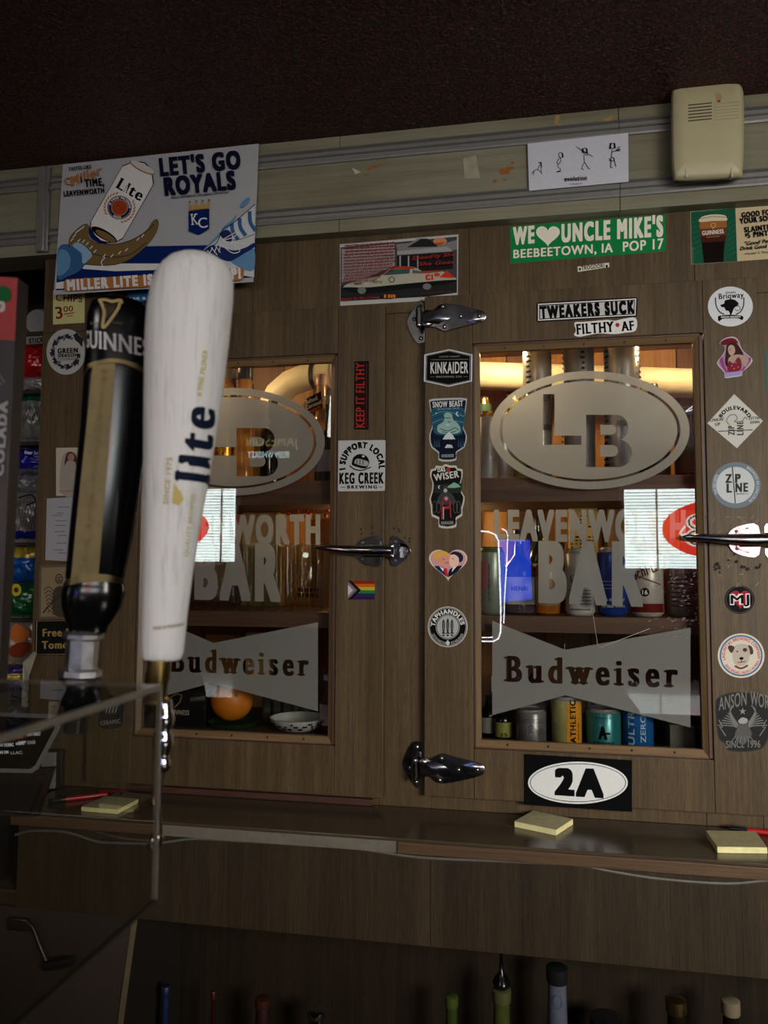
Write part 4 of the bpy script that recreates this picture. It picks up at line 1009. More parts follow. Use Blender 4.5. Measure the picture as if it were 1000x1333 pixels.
low(412, 20, 1314, -.07, CHROMEC, 'shiny chrome shaker top below the counter', capc=CHROMEC, neck=.95, shoulder=.3, cat='shaker', name='cocktail_shaker')
low(342, 18, 1299, -.07, plain('deep_red_plastic', (40, 8, 11), .5), 'deep red bottle top with an orange tip below the counter', capc=plain('orange_tip', (56, 26, 16), .4), neck=.9, shoulder=.3)
low(216, 10, 1283, -.10, plain('blue_plastic', (10, 26, 56), .5), 'thin blue bottle at the left of the recess', capc=plain('blue_plastic', (10, 26, 56), .5), neck=.9, shoulder=.3)
low(278, 10, 1290, -.07, plain('dark_plum_glass', (40, 12, 16), .2), 'thin plum coloured bottle beside the blue one', capc=plain('red_seal', (60, 16, 16), .4), neck=.5, shoulder=.3)

# pads of sticky notes and pens on the counter
YEL = plain('yellow_note_paper', (172, 164, 124), .75); YEL2 = plain('yellow_note_edge_lit', (222, 214, 156), .8)  # edge is a lighter copy of the paper: front light put into the colour
def pad(quad, lab, hz):
    P = [depth_for(x, y, zl + hz) for x, y in quad]
    e = empty('note_pad', (sum((p.x for p in P)) / 4, sum((p.y for p in P)) / 4, zl), lab, 'note pad')
    m = G(YEL2); T = [(p.x, p.y, zl + hz - .0006) for p in P]; B_ = [(p.x, p.y, zl + .0004) for p in P]
    m.slab(T, B_).build('sheets', e, smooth=0)
    G(YEL).slab([(p.x, p.y, zl + hz) for p in P], [(p.x, p.y, zl + hz - .0005) for p in P]).build('top_sheet', e, smooth=0)
pad([(137, 1036), (180, 1040), (153, 1054), (106, 1050)], 'yellow sticky note pad on the left end of the counter, behind the clear guard', .009)
pad([(694, 1055), (746, 1066), (724, 1080), (670, 1069)], 'yellow sticky note pad turned cornerwise under the 2A oval', .011)
pad([(919, 1081), (984, 1082), (999, 1103), (934, 1102)], 'yellow sticky note pad at the right end of the counter', .011)
def pen(p0, p1, lab, red0):
    a_ = depth_for(*p0, zl + .005); b_ = depth_for(*p1, zl + .005); d = (b_ - a_); L = d.length
    e = empty('marker_pen', (a_ + b_) / 2 - Vector((0, 0, .005)), lab, 'pen')
    G(BLACKP).lathe([(.002, 0), (.0045, .004), (.0045, L * red0)], a_, d, 14).build('cap', e)
    G(plain('red_pen_barrel', (170, 24, 30), .3)).lathe([(.0048, L * red0), (.0048, L * .93), (.0035, L)], a_, d, 14).build('barrel', e)
    G(BLACKP).box(a_.x, a_.y - .001, a_.z + .004, a_.x + .03, a_.y + .001, a_.z + .0055).build('clip', e)
pen((62, 1043), (140, 1034), 'red marker pen with black cap behind the left note pad', .3)
pen((948, 1078), (1020, 1086), 'red marker pen with black cap behind the right note pad', .35)
# ================================================================== STICKERS, POSTERS AND CARDS
YW = 0.0
WHT = (214, 214, 212); BLK = (12, 12, 13)
# --- the big beer poster at the top left, hanging on the header
A = Art(YH - .008, .0012)
NAVY = (14, 34, 92); LB_ = (96, 140, 176); LBD = (54, 96, 140); TAN = (112, 92, 56); ORG = (164, 108, 56); DN = (18, 22, 44)
A.poly('picture', [(76, 322), (190, 320.5), (333, 318), (331, 361), (200, 370), (73, 378)], NAVY)
A.poly('picture', [(108, 345), (150, 343), (215, 343), (331, 340), (331, 349), (215, 351), (150, 353), (108, 350)], WHT)
A.poly('picture', [(73, 368), (110, 362), (160, 361), (230, 358), (300, 350), (331, 344), (331, 346), (300, 356), (230, 366), (150, 372), (73, 376)], WHT)
A.poly('picture', smooth_closed([(76, 323), (92, 318), (104, 325), (112, 340), (104, 352), (88, 360), (75, 362)], 4), LBD)
A.poly('picture', smooth_closed([(76, 328), (86, 326), (92, 338), (88, 352), (75, 358)], 4), LB_)
A.poly('picture', smooth_closed([(94, 319), (108, 316), (122, 326), (121, 336), (108, 343), (106, 330)], 4), (140, 176, 200))
# glove
glove = smooth_closed([(90, 318), (92, 308), (103, 297), (112, 292), (118, 297), (116, 308), (128, 316), (150, 318), (165, 314), (180, 308), (192, 298), (197, 290), (203, 286), (206, 292), (203, 303), (196, 314), (184, 326), (168, 338), (150, 344), (130, 345), (112, 343), (118, 336), (120, 330), (108, 318), (98, 316), (92, 322)], 4)
A.poly('picture', [(x + (x - 150) * .012, y + (y - 315) * .03) for x, y in glove], DN); A.poly('picture', glove, TAN)
A.poly('picture', smooth_closed([(116, 296), (124, 302), (140, 309), (150, 312), (138, 317), (126, 315), (117, 308)], 4), NAVY)
A.line('picture', [(126, 316), (150, 318), (172, 312), (192, 300), (200, 292)], 1.0, DN, 1); A.line('picture', [(120, 330), (145, 335), (170, 331), (190, 316)], .9, DN, 1)
for i, (x, y) in enumerate(((94, 312), (97, 307), (100, 302), (104, 299), (108, 296), (103, 313), (109, 314), (114, 317), (119, 322), (124, 327), (136, 333), (146, 333), (156, 329), (165, 325), (180, 311), (186, 307))):
    A.line('picture', [(x - 2, y + 2), (x + 1.5, y - 2)], 1.2, WHT)
A.line('picture', [(137, 335), (132, 341), (134, 347)], 1.2, WHT, 1)
# the can, tilted
def cp(u, v):   # can frame: u across -1..1, v along 0 (top) .. 1 (bottom)
    tx, ty, bx, by = 183.5, 221, 137, 303; ax, ay = bx - tx, by - ty; L = math.hypot(ax, ay); nx, ny = -ay / L, ax / L
    return (tx + ax * v - nx * u * 23 * (1 if v > .09 else .82 + v * 2), ty + ay * v - ny * u * 23 * (1 if v > .09 else .82 + v * 2) - (1 - u * u) * 0)
outl = [cp(-.8, -.03), cp(-.4, -.08), (cp(0, -.1)), cp(.4, -.08), cp(.8, -.03), cp(1, .09), cp(1, .94), cp(.8, 1.02), cp(.4, 1.09), cp(0, 1.12), cp(-.4, 1.10), cp(-.8, 1.05), cp(-1, .96), cp(-1, .09)]
cen = cp(0, .5); A.poly('picture', [(cen[0] + (x - cen[0]) * 1.035, cen[1] + (y - cen[1]) * 1.03) for x, y in outl], DN); A.poly('picture', outl, (222, 220, 216))
A.poly('picture', ell(*cp(0, -.035), 18.5, 5.2, 30, rot=27), (150, 120, 84)); A.poly('picture', ell(*cp(0, -.045), 17, 4.2, 30, rot=27), (200, 196, 188))
A.poly('picture', ell(*cp(0, 1.03), 19, 6, 30, rot=30), BLK); A.poly('picture', ell(cp(0, 1.03)[0] + 2, cp(0, 1.03)[1] + 2, 15, 4.3, 30, rot=30), (120, 96, 60))
def crot(txt, v, h, w, col, u0=-.9, **k):
    p0 = cp(u0, v); p1 = cp(u0 + w, v); A.text('lettering', txt, p0, p1, h, col, **k)
crot('Lite', .385, 15, 1.62, BLK, -.78, wx=.10, wy=.0, slab=.05, sp=.03)
c0 = cp(.0, .6)
A.ellipse('picture', *c0, 16, 15.5, NAVY); A.ringp('picture', *c0, 15, 14.6, .8, (190, 150, 90)); A.ellipse('picture', *c0, 10.8, 10.4, (190, 150, 90)); A.ellipse('picture', *c0, 10, 9.6, (158, 64, 34))
A.arc('lettering', 'A FINE PILSNER', c0[0], c0[1], 11.7, 11.3, 165, -5, 2.8, WHT, .08, .04); A.arc('lettering', 'BEER', c0[0], c0[1], 14.4, 14, 235, 280, 2.6, WHT, .08, .04, inward=True)
A.line('picture', [(c0[0] - 5, c0[1]), (c0[0] - 1, c0[1] - 4), (c0[0] + 3, c0[1] + 2), (c0[0] + 6, c0[1] - 2)], .7, (110, 40, 20), 1)
for sg in (-1, 1):
    for k in range(9):
        a_ = R(90 + sg * (38 + k * 13) + 28); q = (c0[0] + 19.5 * math.cos(a_), c0[1] + 19 * math.sin(a_)); A.poly('picture', ell(q[0], q[1], 2.6, .9, 8, rot=math.degrees(a_) + 60 * sg), ORG)
A.text('lettering', 'TASTES LIKE', (89.5, 222.5), (119, 219), 4.6, BLK, .08, .03)
A.text('lettering', 'Miller', (93, 243), (134, 226), 12, ORG, wx=.09, wy=.03, shear=.35)
A.line('lettering', [(92, 232), (86, 233), (85, 238), (92, 240), (100, 232), (96, 230)], 1.6, ORG, 1)
A.text('lettering', 'TIME,', (110.5, 243.5), (136, 241), 9.5, BLK, .12, .05); A.text('lettering', 'LEAVENWORTH', (83, 255.5), (136, 251), 6.6, BLK, .12, .05)
A.text('lettering', "LET'S GO", (208.5, 228.5), (314, 218), 21.5, DN, .14, .07, sp=-.02); A.text('lettering', 'ROYALS', (214.5, 254), (307.5, 245), 22, DN, .14, .07, sp=-.02)
A.text('lettering', 'PROUD PARTNER OF THE KANSAS CITY ROYALS', (223, 259), (298, 251.5), 3.0, DN, .06, .02)
A.poly('emblem', [(245.5, 275), (272.5, 272), (272.5, 298), (258.5, 306), (245.5, 301)], NAVY)
A.poly('emblem', [(246, 274), (246.5, 265), (250, 269), (255, 263.5), (259, 269), (264, 262.5), (267.5, 268), (272.5, 261), (272.5, 271)], (176, 140, 80))
for x, y in ((247, 263), (255.5, 262), (264, 261.5), (272.5, 260.5)): A.ellipse('emblem', x, y, 1.5, 1.5, (120, 100, 70), 12)
A.text('emblem', 'K', (249, 293), (259.5, 292), 14.5, WHT, .02, 0, slab=.08); A.text('emblem', 'C', (258.5, 297), (270.5, 296), 13, WHT, .02, 0, slab=0)
# the shoe sliding in from the right
A.poly('picture', [(262, 328), (280, 313), (287, 298), (300, 293), (316, 280), (332, 266), (331, 361), (300, 356), (272, 345), (262, 338)], (196, 200, 204))
for pts in ([(283, 306), (290, 296), (300, 288), (308, 279), (307, 283), (302, 292), (292, 301), (282, 312), (270, 322), (262, 328)], [(312, 268), (318, 260), (325, 257), (322, 265), (315, 270)], [(300, 338), (318, 330), (331, 324), (331, 350), (320, 352), (306, 345)]): A.poly('picture', smooth_closed(pts, 3), LB_)
for x in (302, 312, 325): A.line('picture', [(x, 291 - (x - 302) * .7), (x + 1, 301 - (x - 302) * .5), (x + 8, 312 - (x - 302) * .5)], 5, LBD, 1)
A.poly('picture', smooth_closed([(286, 304), (296, 299), (302, 306), (300, 316), (292, 312)], 4), (34, 44, 84)); A.poly('picture', smooth_closed([(264, 330), (276, 319), (290, 322), (305, 326), (320, 322), (331, 316), (331, 322), (318, 330), (300, 340), (286, 338), (270, 344)], 4), (26, 44, 96))
A.line('picture', [(262, 328), (280, 318), (287, 306), (292, 297), (304, 290), (332, 266)], 1, DN, 1); A.line('picture', [(291, 312), (310, 312), (331, 305)], .8, DN, 1)
for q in ([(270, 326), (277, 333)], [(275, 322), (283, 332)], [(280, 319), (287, 329)], [(277, 322), (272, 331)], [(283, 318), (279, 329)], [(288, 316), (285, 328)], [(290, 312), (306, 303), (311, 303), (303, 309), (290, 313)], [(290, 314), (308, 320), (312, 327), (302, 329), (288, 318)], [(290, 314), (318, 317), (322, 314)]): A.line('picture', q, 1.1, WHT, 1)
# the orange slogan pill
A.poly('picture', [(83, 367), (86, 363.5), (210, 357), (316, 348), (318, 352), (317, 363), (313, 365), (210, 372.5), (86, 379), (83, 375)], ORG)
A.text('lettering', 'MILLER LITE IS ONE STEP UP!', (87.5, 378), (314, 361.8), 12.6, WHT, .15, .09)
A.done('beer_poster', [(82, 214), (337, 187), (330, 367), (70, 384)], (168, 169, 172), 'large white poster with tilted beer can, glove and LET\'S GO ROYALS', 'poster')

# --- the car photograph
A = Art(YW, .0006)
A.poly('picture', [(443.5, 322), (595, 308), (595, 381), (553, 384), (553, 386.5), (443.5, 392)], (66, 66, 66))
A.poly('picture', [(516, 318), (534, 316), (545, 310), (556, 310), (568, 320), (595, 312), (595, 325), (517, 330)], (120, 120, 120)); A.poly('picture', [(530, 322), (548, 311), (558, 311), (570, 321)], (34, 36, 34))
A.poly('picture', [(517, 327), (582, 321), (590, 327), (517, 332)], (150, 150, 150)); A.poly('picture', [(517, 333), (590, 328), (590, 350), (517, 356)], (30, 30, 32))
for x in (520, 531, 543): A.poly('picture', [(x, 333), (x + 2, 333), (x + 2, 354), (x, 354)], (150, 150, 150))
A.ellipse('picture', 573, 314, 9, 4.5, (190, 130, 90)); A.poly('picture', [(566, 316), (580, 315), (572, 320)], (190, 70, 30))
A.poly('picture', [(443.5, 372), (595, 362), (595, 381), (553, 386.5), (443.5, 392)], (36, 38, 38))
A.poly('picture', [(445, 324), (514, 317), (514, 346), (500, 352), (470, 364), (445, 368)], (150, 140, 136))
car = smooth_closed([(447, 374), (456, 368), (478, 362), (495, 359), (506, 351), (513, 347.5), (535, 347), (546, 351), (556, 356), (575, 353), (590, 360), (594, 364), (580, 369), (552, 370), (530, 371), (510, 374), (480, 377), (455, 377)], 4)
A.poly('picture', car, (168, 164, 146)); A.poly('picture', smooth_closed([(448, 374), (480, 374), (530, 369), (593, 364), (580, 370), (530, 376), (480, 382), (452, 379)], 3), (22, 24, 24))
A.poly('picture', smooth_closed([(508, 350), (514, 347), (534, 347), (540, 350), (520, 350)], 3), (170, 50, 34)); A.poly('picture', [(499, 358), (509, 350.5), (534, 350), (533, 356), (506, 358)], (60, 80, 80)); A.poly('picture', [(537, 356), (537, 351), (548, 353), (553, 356)], (80, 96, 96))
A.poly('picture', [(572, 361), (582, 352), (590, 360), (592, 362)], (190, 54, 36)); A.poly('picture', [(543, 353), (575, 352), (574, 354), (552, 356)], (150, 60, 44))
A.text('lettering', 'CI', (554, 364.5), (564, 364), 6.5, (190, 44, 30), .2, .08)
A.ellipse('picture', 569, 357.5, 4, 2.4, (170, 70, 50)); A.ringp('picture', 510, 364, 4, 4, 1, BLK, 20); A.ellipse('picture', 477, 368, 3, 2.6, (180, 180, 178)); A.ellipse('picture', 471, 378, 5.5, 4.5, (110, 114, 110)); A.ellipse('picture', 556, 373, 5.5, 4, (110, 114, 110))
A.text('lettering', 'FRENCH', (461.5, 371), (471, 370.4), 2.3, (30, 30, 30), .1, .05); A.text('lettering', 'Racing', (486, 369), (498, 367.6), 3, (90, 110, 50), .05, .02, shear=.3)
MAR = (112, 20, 22); rr = random.Random(2)
for j in range(13):
    y = 321 + j * 3.9 ; x = 447 + rr.uniform(0, 2)
    while x < 512 - max(0, (j - 9)) * 8:
        w = rr.uniform(3, 7); t_ = y - (x - 447) * .06; A.text('lettering', rr.choice(('rnu', 'aem', 'ooh', 'weh', 'nda', 'tle')), (x, t_), (x + w, t_ - .3), 3.0, MAR, .07, .04); x += w + 1
A.text('lettering', 'Speedily She', (536, 338.5), (593, 333), 4.6, (140, 38, 34), .05, .03, shear=.3); A.text('lettering', 'She Goes', (545, 346), (592, 343), 4.6, (140, 38, 34), .05, .03, shear=.3)
A.text('lettering', 'Ready As She Comes', (444.5, 391), (494, 388), 3, (160, 40, 34), .05, .02, shear=.3); A.text('lettering', 'Summer 1957 Race', (548, 383), (592, 380), 2, (110, 40, 34), .03)
for x in (500, 505, 508.5, 512): A.poly('picture', [(x, 388), (x, 383.5), (x + 2.8, 383.2), (x + 2.8, 387.6)], (200, 110, 30))
A.done('car_photograph', [(442.5, 318), (597, 305), (596, 384), (556, 386), (556, 391.5), (443, 398)], (176, 176, 172), 'printed photo of a finned racing car with red handwriting', 'photo')

# --- green bumper sticker
A = Art(YW, .0003); CRM = (226, 222, 206)
A.vtext('lettering', 'WE', (668, 318), (696, 315.5), 21, 21, CRM, wx=.14, wy=.07)
hx_, hy_ = 713.5, 307
heart = lambda cx, cy, w, h: [(cx + w * .5 * math.sin(t) ** 3, cy - h * (.41 * math.cos(t) - .158 * math.cos(2 * t) - .063 * math.cos(3 * t) - .032 * math.cos(4 * t))) for t in [i * math.pi / 24 for i in range(48)]]
A.poly('emblem', heart(hx_, 305.5, 31, 29), CRM)
A.vtext('lettering', 'UNCLE MIKE\'S', (731, 314.5), (863.5, 306.5), 21.5, 25, CRM, wx=.14, wy=.07)
A.vtext('lettering', 'BEEBEETOWN, IA', (668.5, 336), (798, 328), 10.5, 11.5, CRM, wx=.06, wy=.03); A.vtext('lettering', 'POP 17', (811, 327.2), (864, 323.5), 12, 13, CRM, wx=.06, wy=.03)
A.done('bumper_sticker', [(664, 295), (866.5, 279), (867, 327), (665, 343)], (22, 122, 62), 'green bumper sticker reading WE love UNCLE MIKE\'S', 'sticker')
A = Art(YW, .0003); A.text('lettering', 'TROGDOR!', (757, 351.6), (787, 348), 5, BLK, .06, .03); A.ellipse('emblem', 755, 350.3, 1.4, 1.8, BLK, 10); A.ellipse('emblem', 790, 346.5, 1.6, 1.8, BLK, 10)
A.done('label_strip', [(752, 347), (793, 341.8), (793.5, 347.6), (752.5, 354)], (206, 202, 186), 'tiny cream strip lettered TROGDOR! under the green sticker', 'sticker')

# --- evolution card on the header
A = Art(YH - .007, .0004)
def fig(*ls):
    for l in ls: A.line('drawing', l, .9, BLK, 1)
fig([(694, 228), (696, 222), (700, 221), (704, 224), (706, 227)], [(700, 221), (703, 214), (706, 212)], [(696, 222), (692, 226)], [(704, 218), (705, 224)]); A.line('drawing', [(701, 212), (704, 211), (705, 218)], 1.8, BLK)
fig([(724, 224), (730, 221), (726, 216), (730, 210), (729, 204)], [(730, 221), (727, 224)], [(728, 206), (725, 212), (727, 214)], [(725, 224), (731, 223)]); A.ringp('drawing', 730, 202, 3, 4, .9, BLK, 14); A.line('drawing', [(732, 199), (733, 205)], 2, BLK)
fig([(757, 220), (761, 212), (766, 219)], [(761, 212), (760, 202)], [(750, 191), (772, 204)], [(760, 201), (766, 202)], [(757, 220), (760, 220.5)], [(766, 219), (768, 220)]); A.ringp('drawing', 761.5, 196, 2.6, 4, .9, BLK, 14); A.line('drawing', [(764, 193), (764.5, 200)], 1.8, BLK); A.line('drawing', [(758.5, 193), (758.5, 199)], 1.6, BLK)
fig([(795, 218), (796, 205), (797, 195)], [(802, 217), (799, 206), (796, 205)], [(797, 198), (803, 196), (806, 195)], [(795, 218), (798, 218)], [(794, 206), (794, 209), (800, 209), (799, 205)]); A.ringp('drawing', 797.5, 190, 2.8, 4, .9, BLK, 14); A.line('drawing', [(795, 186), (794, 194)], 1.8, BLK); A.line('drawing', [(800, 186), (801, 193)], 1.8, BLK)
A.ringp('drawing', 805, 195, 3, 1.8, .8, BLK, 12); A.line('drawing', [(804, 192), (808, 191)], .8, BLK)
A.text('lettering', 'evolution', (735, 236), (764.5, 234.2), 6, BLK, .05, .03, shear=.15); A.text('lettering', 'motleyage.com', (742, 240.3), (758, 239.4), 1.7, BLK, .04)
A.done('cartoon_card', [(687, 187), (818, 173), (818.5, 236.5), (689, 248.5)], (196, 198, 206), 'white cartoon card of four stick figures reading evolution', 'card')

# --- stout poster at the upper right
A = Art(YW, .0006)
A.poly('picture', [(899.5, 276), (957.5, 271), (960, 340), (900.5, 344)], (26, 82, 60))
for k in range(7): A.line('picture', [(901, 290 + k * 7), (915, 288 + k * 7 - 4), (925, 300 + k * 5)], .7, (44, 104, 78)); A.line('picture', [(958, 285 + k * 7), (948, 292 + k * 7)], .7, (44, 104, 78))
gl = [(911, 284), (916, 281), (930, 279), (942, 280), (946, 282), (946.5, 300), (944, 318), (942, 328), (942, 341), (917, 342.5), (916, 328), (913, 312), (911, 296)]
A.poly('picture', gl, (60, 32, 20)); A.poly('picture', [(911, 288), (946, 286), (946.5, 296), (911, 298)], (150, 96, 50)); A.poly('picture', [(911, 298), (946.4, 296), (945.6, 306), (912.2, 308)], (104, 56, 32)); A.poly('picture', [(914, 316), (943.5, 314), (942, 341), (917, 342)], (20, 12, 12))
A.poly('picture', smooth_closed([(911, 285), (917, 281), (930, 279), (943, 280), (946, 283), (946, 287), (930, 287.5), (911.4, 289)], 3), (206, 192, 160)); A.line('picture', [(912, 285), (928, 282), (945, 283)], .6, (60, 50, 36), 1)
A.text('lettering', 'GUINNESS', (914.5, 306.2), (942.5, 303.6), 5.4, WHT, .07, .02); A.line('emblem', [(928, 297.5), (925.5, 291.5), (929, 290.5), (932, 291.5), (930.5, 296), (928, 297.5)], .8, (206, 180, 120))
A.line('lettering', [(920, 309), (937, 307.6)], .7, (170, 120, 60)); A.text('lettering', 'Please drink responsibly', (903, 343), (902.4, 321), 1.4, (120, 150, 130), .03)
A.text('lettering', 'GOOD FOR', (966, 283.5), (1008, 278.5), 6.6, BLK, .13, .06); A.text('lettering', 'YOUR SOUL', (963.5, 291.5), (1010, 286), 6.8, BLK, .13, .06)
A.text('lettering', 'SLAINTE', (969.5, 302.5), (1003, 298.5), 6.6, BLK, .12, .05); A.text('lettering', '5 PINTS', (973.5, 309.6), (1005, 306), 6.6, BLK, .12, .05); A.text('lettering', '$', (970.5, 307.5), (973, 307.3), 3.6, BLK, .1, .05)
A.text('lettering', '"Good People', (970, 319.4), (1014, 314.5), 4.8, BLK, .06, .03, shear=.35); A.text('lettering', 'Drink Good Beer"', (964, 326), (1018, 320.5), 4.8, BLK, .06, .03, shear=.35); A.text('lettering', '-Hunter S. Thompson', (969, 331.8), (1013, 328.2), 2.8, BLK, .03)
A.done('stout_poster', [(899, 275.5), (1024, 266), (1025, 335.5), (900, 344.4)], (190, 174, 138), 'green and tan poster with a full glass of stout, upper right', 'poster')

# --- Tweakers + Filthy AF
A = Art(YD, .0003)
A.poly('border', [(700.5, 395.5), (828.5, 388.5), (827.5, 410.5), (700.5, 417.5)], WHT); A.poly('border', [(702, 397), (827, 390), (826, 409.3), (702, 416)], BLK); A.poly('border', [(703.2, 398.2), (825.8, 391.2), (825, 408.2), (703.2, 414.8)], (190, 190, 188))
A.text('lettering', 'TWEAKERS SUCK', (703.5, 414.3), (826.5, 406.8), 14.6, BLK, .17, .10)
A.done('slogan_sticker', [(698.5, 395.5), (700, 393.8), (828.5, 386.8), (830.3, 388.5), (829.3, 411), (828, 412.2), (700.5, 419.3), (698.7, 417.8)], BLK, 'black bordered white sticker reading TWEAKERS SUCK', 'sticker')
A = Art(YD - .0012, .0003)
A.text('lettering', 'FILTHY', (750.5, 435.3), (800, 431.5), 13, BLK, .10, .04, slab=.05); A.text('lettering', 'AF', (809, 431), (826, 429.6), 12, BLK, .10, .04, slab=.05); A.ellipse('emblem', 804, 423, 2.8, 2.8, (176, 40, 44), 14)
A.done('slogan_sticker', smooth_closed([(748, 420), (760, 419), (790, 416.5), (800, 417.5), (812, 415), (828, 414), (828, 430), (815, 433), (800, 435), (780, 434), (765, 436.5), (754, 438.5), (747.5, 436), (750, 430)], 3), WHT, 'white outlined sticker reading FILTHY AF', 'sticker')

# --- left stile of the right door, top to bottom
def scale_poly(P, k, cx=None, cy=None):
    cx = cx if cx is not None else sum(p[0] for p in P) / len(P); cy = cy if cy is not None else sum(p[1] for p in P) / len(P)
    return [(cx + (x - cx) * k, cy + (y - cy) * k) for x, y in P]
hexa = [(552.5, 461.5), (585, 454.5), (615.3, 461.5), (614.8, 496.5), (584, 503.5), (551.8, 496.5)]
A = Art(YD, .0003); A.poly('border', scale_poly(hexa, .93), BLK); A.poly('border', scale_poly(hexa, .90), (150, 150, 146)); A.poly('border', scale_poly(hexa, .885), BLK)
A.vtext('lettering', 'KINKAIDER', (560.5, 486.2), (609.5, 485.6), 14.5, 14.5, (200, 200, 196), wx=.06, wy=.02); A.text('lettering', 'BREWING CO', (568, 491.6), (601, 491.3), 2.2, (140, 138, 130), .05); A.text('lettering', 'CUSTER COUNTY', (572, 465.3), (599, 464.7), 1.8, (140, 138, 130), .05)
A.line('border', [(561, 468.3), (610, 467.6)], .6, (120, 120, 116)); A.line('border', [(560, 490.6), (566, 490.5)], .5, (120, 120, 116)); A.line('border', [(603, 490.4), (609, 490.3)], .5, (120, 120, 116))
A.done('brewery_sticker', hexa, (190, 192, 196), 'black six sided sticker with silver rim at the top of the hinge stile', 'sticker')

sb = smooth_closed([(560, 520), (572, 518.6), (595, 517.8), (606, 518.5), (608, 522), (604, 550), (604, 558), (608, 568), (605, 582), (596, 588), (594, 592), (594, 599), (582, 601), (571, 599), (571, 590), (562, 583), (559, 572), (560, 562), (563, 552), (559, 525)], 2)
A = Art(YD, .0003); A.poly('picture', scale_poly(sb, .94), (16, 26, 48))
A.poly('picture', smooth_closed([(562, 533), (583, 530), (604, 532), (603, 556), (598, 566), (570, 566), (564, 558)], 4), (38, 78, 98))
for k in range(5): A.line('picture', [(563, 536 + k * 5), (575, 531 + k * 5), (592, 533 + k * 5), (604, 538 + k * 4)], .8, (80, 140, 150) if k % 2 else (24, 48, 74), 1)
A.poly('picture', smooth_closed([(571, 563), (570, 554), (576, 550), (579, 545), (578, 540), (582, 537), (588, 539), (590, 546), (595, 550), (599, 556), (598, 563), (585, 565)], 4), (132, 164, 156)); A.line('picture', [(573, 558), (583, 561), (592, 557), (597, 560)], .9, (30, 60, 70), 1); A.line('picture', [(575, 562), (585, 563.5), (594, 561)], .8, (30, 60, 70), 1)
A.line('picture', [(580, 544), (587, 544)], 1, (30, 50, 60)); A.line('picture', [(583, 549), (587, 549.5)], .8, (30, 50, 60)); A.ellipse('picture', 583, 553, 3, 1.6, (160, 186, 176), 14)
A.poly('picture', [(575, 574), (580, 566), (585, 562), (590, 567), (594, 574), (590, 571), (587, 577), (584, 571), (580, 577), (578, 572)], (180, 196, 194)); A.poly('picture', [(563, 566), (575, 572), (596, 572), (605, 566), (604, 580), (595, 587), (572, 587), (562, 578)], (14, 20, 36))
for x in (566, 569, 572, 597, 600, 603): A.poly('picture', [(x - 1.3, 582), (x, 570), (x + 1.3, 582)], (40, 66, 90))
A.poly('picture', [(579, 583), (582, 578.5), (588, 579), (590, 583)], (180, 190, 190)); A.line('picture', [(596, 536), (594, 539), (597, 542)], 1.1, (200, 220, 220), 1); A.ellipse('picture', 568, 538, .8, .8, WHT, 8)
A.text('lettering', 'SNOW BEAST', (563.5, 530.5), (603, 528.5), 7.2, (196, 200, 196), .09, .03); A.text('lettering', 'WINTER ALE', (569, 533.6), (598, 532.2), 1.6, (140, 160, 170), .05)
A.poly('border', [(574, 588.5), (592, 588.5), (592, 595.5), (583, 598.5), (574, 596)], (20, 24, 30)); A.text('lettering', 'KINKAIDER', (575, 595.3), (591, 594.9), 3.8, (150, 156, 160), .06, .02)
A.done('brewery_sticker', sb, (170, 172, 174), 'blue shield sticker of a snow beast with crossed arms', 'sticker')

dw = smooth_closed([(561, 611), (566, 610), (568, 606), (575, 607), (580, 604), (586, 606), (594, 606), (596, 610), (602, 611), (602, 621), (600, 628), (601, 640), (605, 647), (604, 656), (602, 663), (602, 671), (596, 675), (594, 678), (594, 686), (583, 688), (571, 686), (571, 676), (562, 672), (561, 660), (559, 650), (562, 640), (563, 628), (560, 620)], 2)
A = Art(YD, .0003); A.poly('picture', scale_poly(dw, .92), (20, 20, 20)); A.poly('picture', [(565, 631), (602, 629), (600, 642), (565, 642)], (34, 44, 38)); A.poly('picture', smooth_closed([(582, 635), (588, 630), (592, 628), (600, 634)], 2), (120, 160, 140))
A.text('lettering', 'DAS', (570, 614.6), (580, 613.6), 4.8, WHT, .08, .03); A.ellipse('emblem', 583.5, 611.6, 2.6, 2.6, (176, 50, 56), 14); A.ellipse('emblem', 583.5, 611.6, 1.0, 1.0, BLK, 10)
A.text('lettering', 'WISER', (565.5, 626), (598, 621), 8.5, (190, 188, 180), .07, .03)
A.poly('picture', smooth_closed([(577, 640), (577, 634), (580, 632), (583, 635), (583, 640), (590, 645), (592, 656), (570, 656), (572, 645)], 3), (56, 58, 60)); A.ellipse('picture', 580, 638.5, 2.4, 2.6, (176, 160, 146), 14)
A.ringp('picture', 581, 649, 3.4, 3.4, 1, (176, 60, 66), 18); A.ellipse('picture', 581, 649, 1.6, 1.6, (190, 180, 170), 12); A.poly('picture', [(576, 660), (586, 658), (586, 662), (576, 663.5)], (150, 40, 48)); A.line('picture', [(576, 652), (575.5, 676)], 1.8, (150, 40, 48)); A.line('picture', [(586, 652), (587, 674)], 1.6, (150, 40, 48)); A.line('picture', [(577.5, 660), (577.5, 676)], 1, (190, 190, 186))
for x in (566, 571, 593, 597): A.ringp('picture', x, 660, 3, 8, .6, (90, 90, 88), 16)
A.line('picture', [(572, 636), (571, 633.5), (573, 632)], .9, WHT, 1); A.poly('border', [(573, 677), (592, 676.6), (592, 683.5), (583, 685.6), (573, 684)], (26, 28, 28)); A.text('lettering', 'KINKAIDER', (574.5, 682.7), (590.5, 682.3), 3.8, (150, 150, 146), .06, .02)
A.done('brewery_sticker', dw, (182, 180, 166), 'dark ragged sticker of a motorcycle rider lettered WISER', 'sticker')

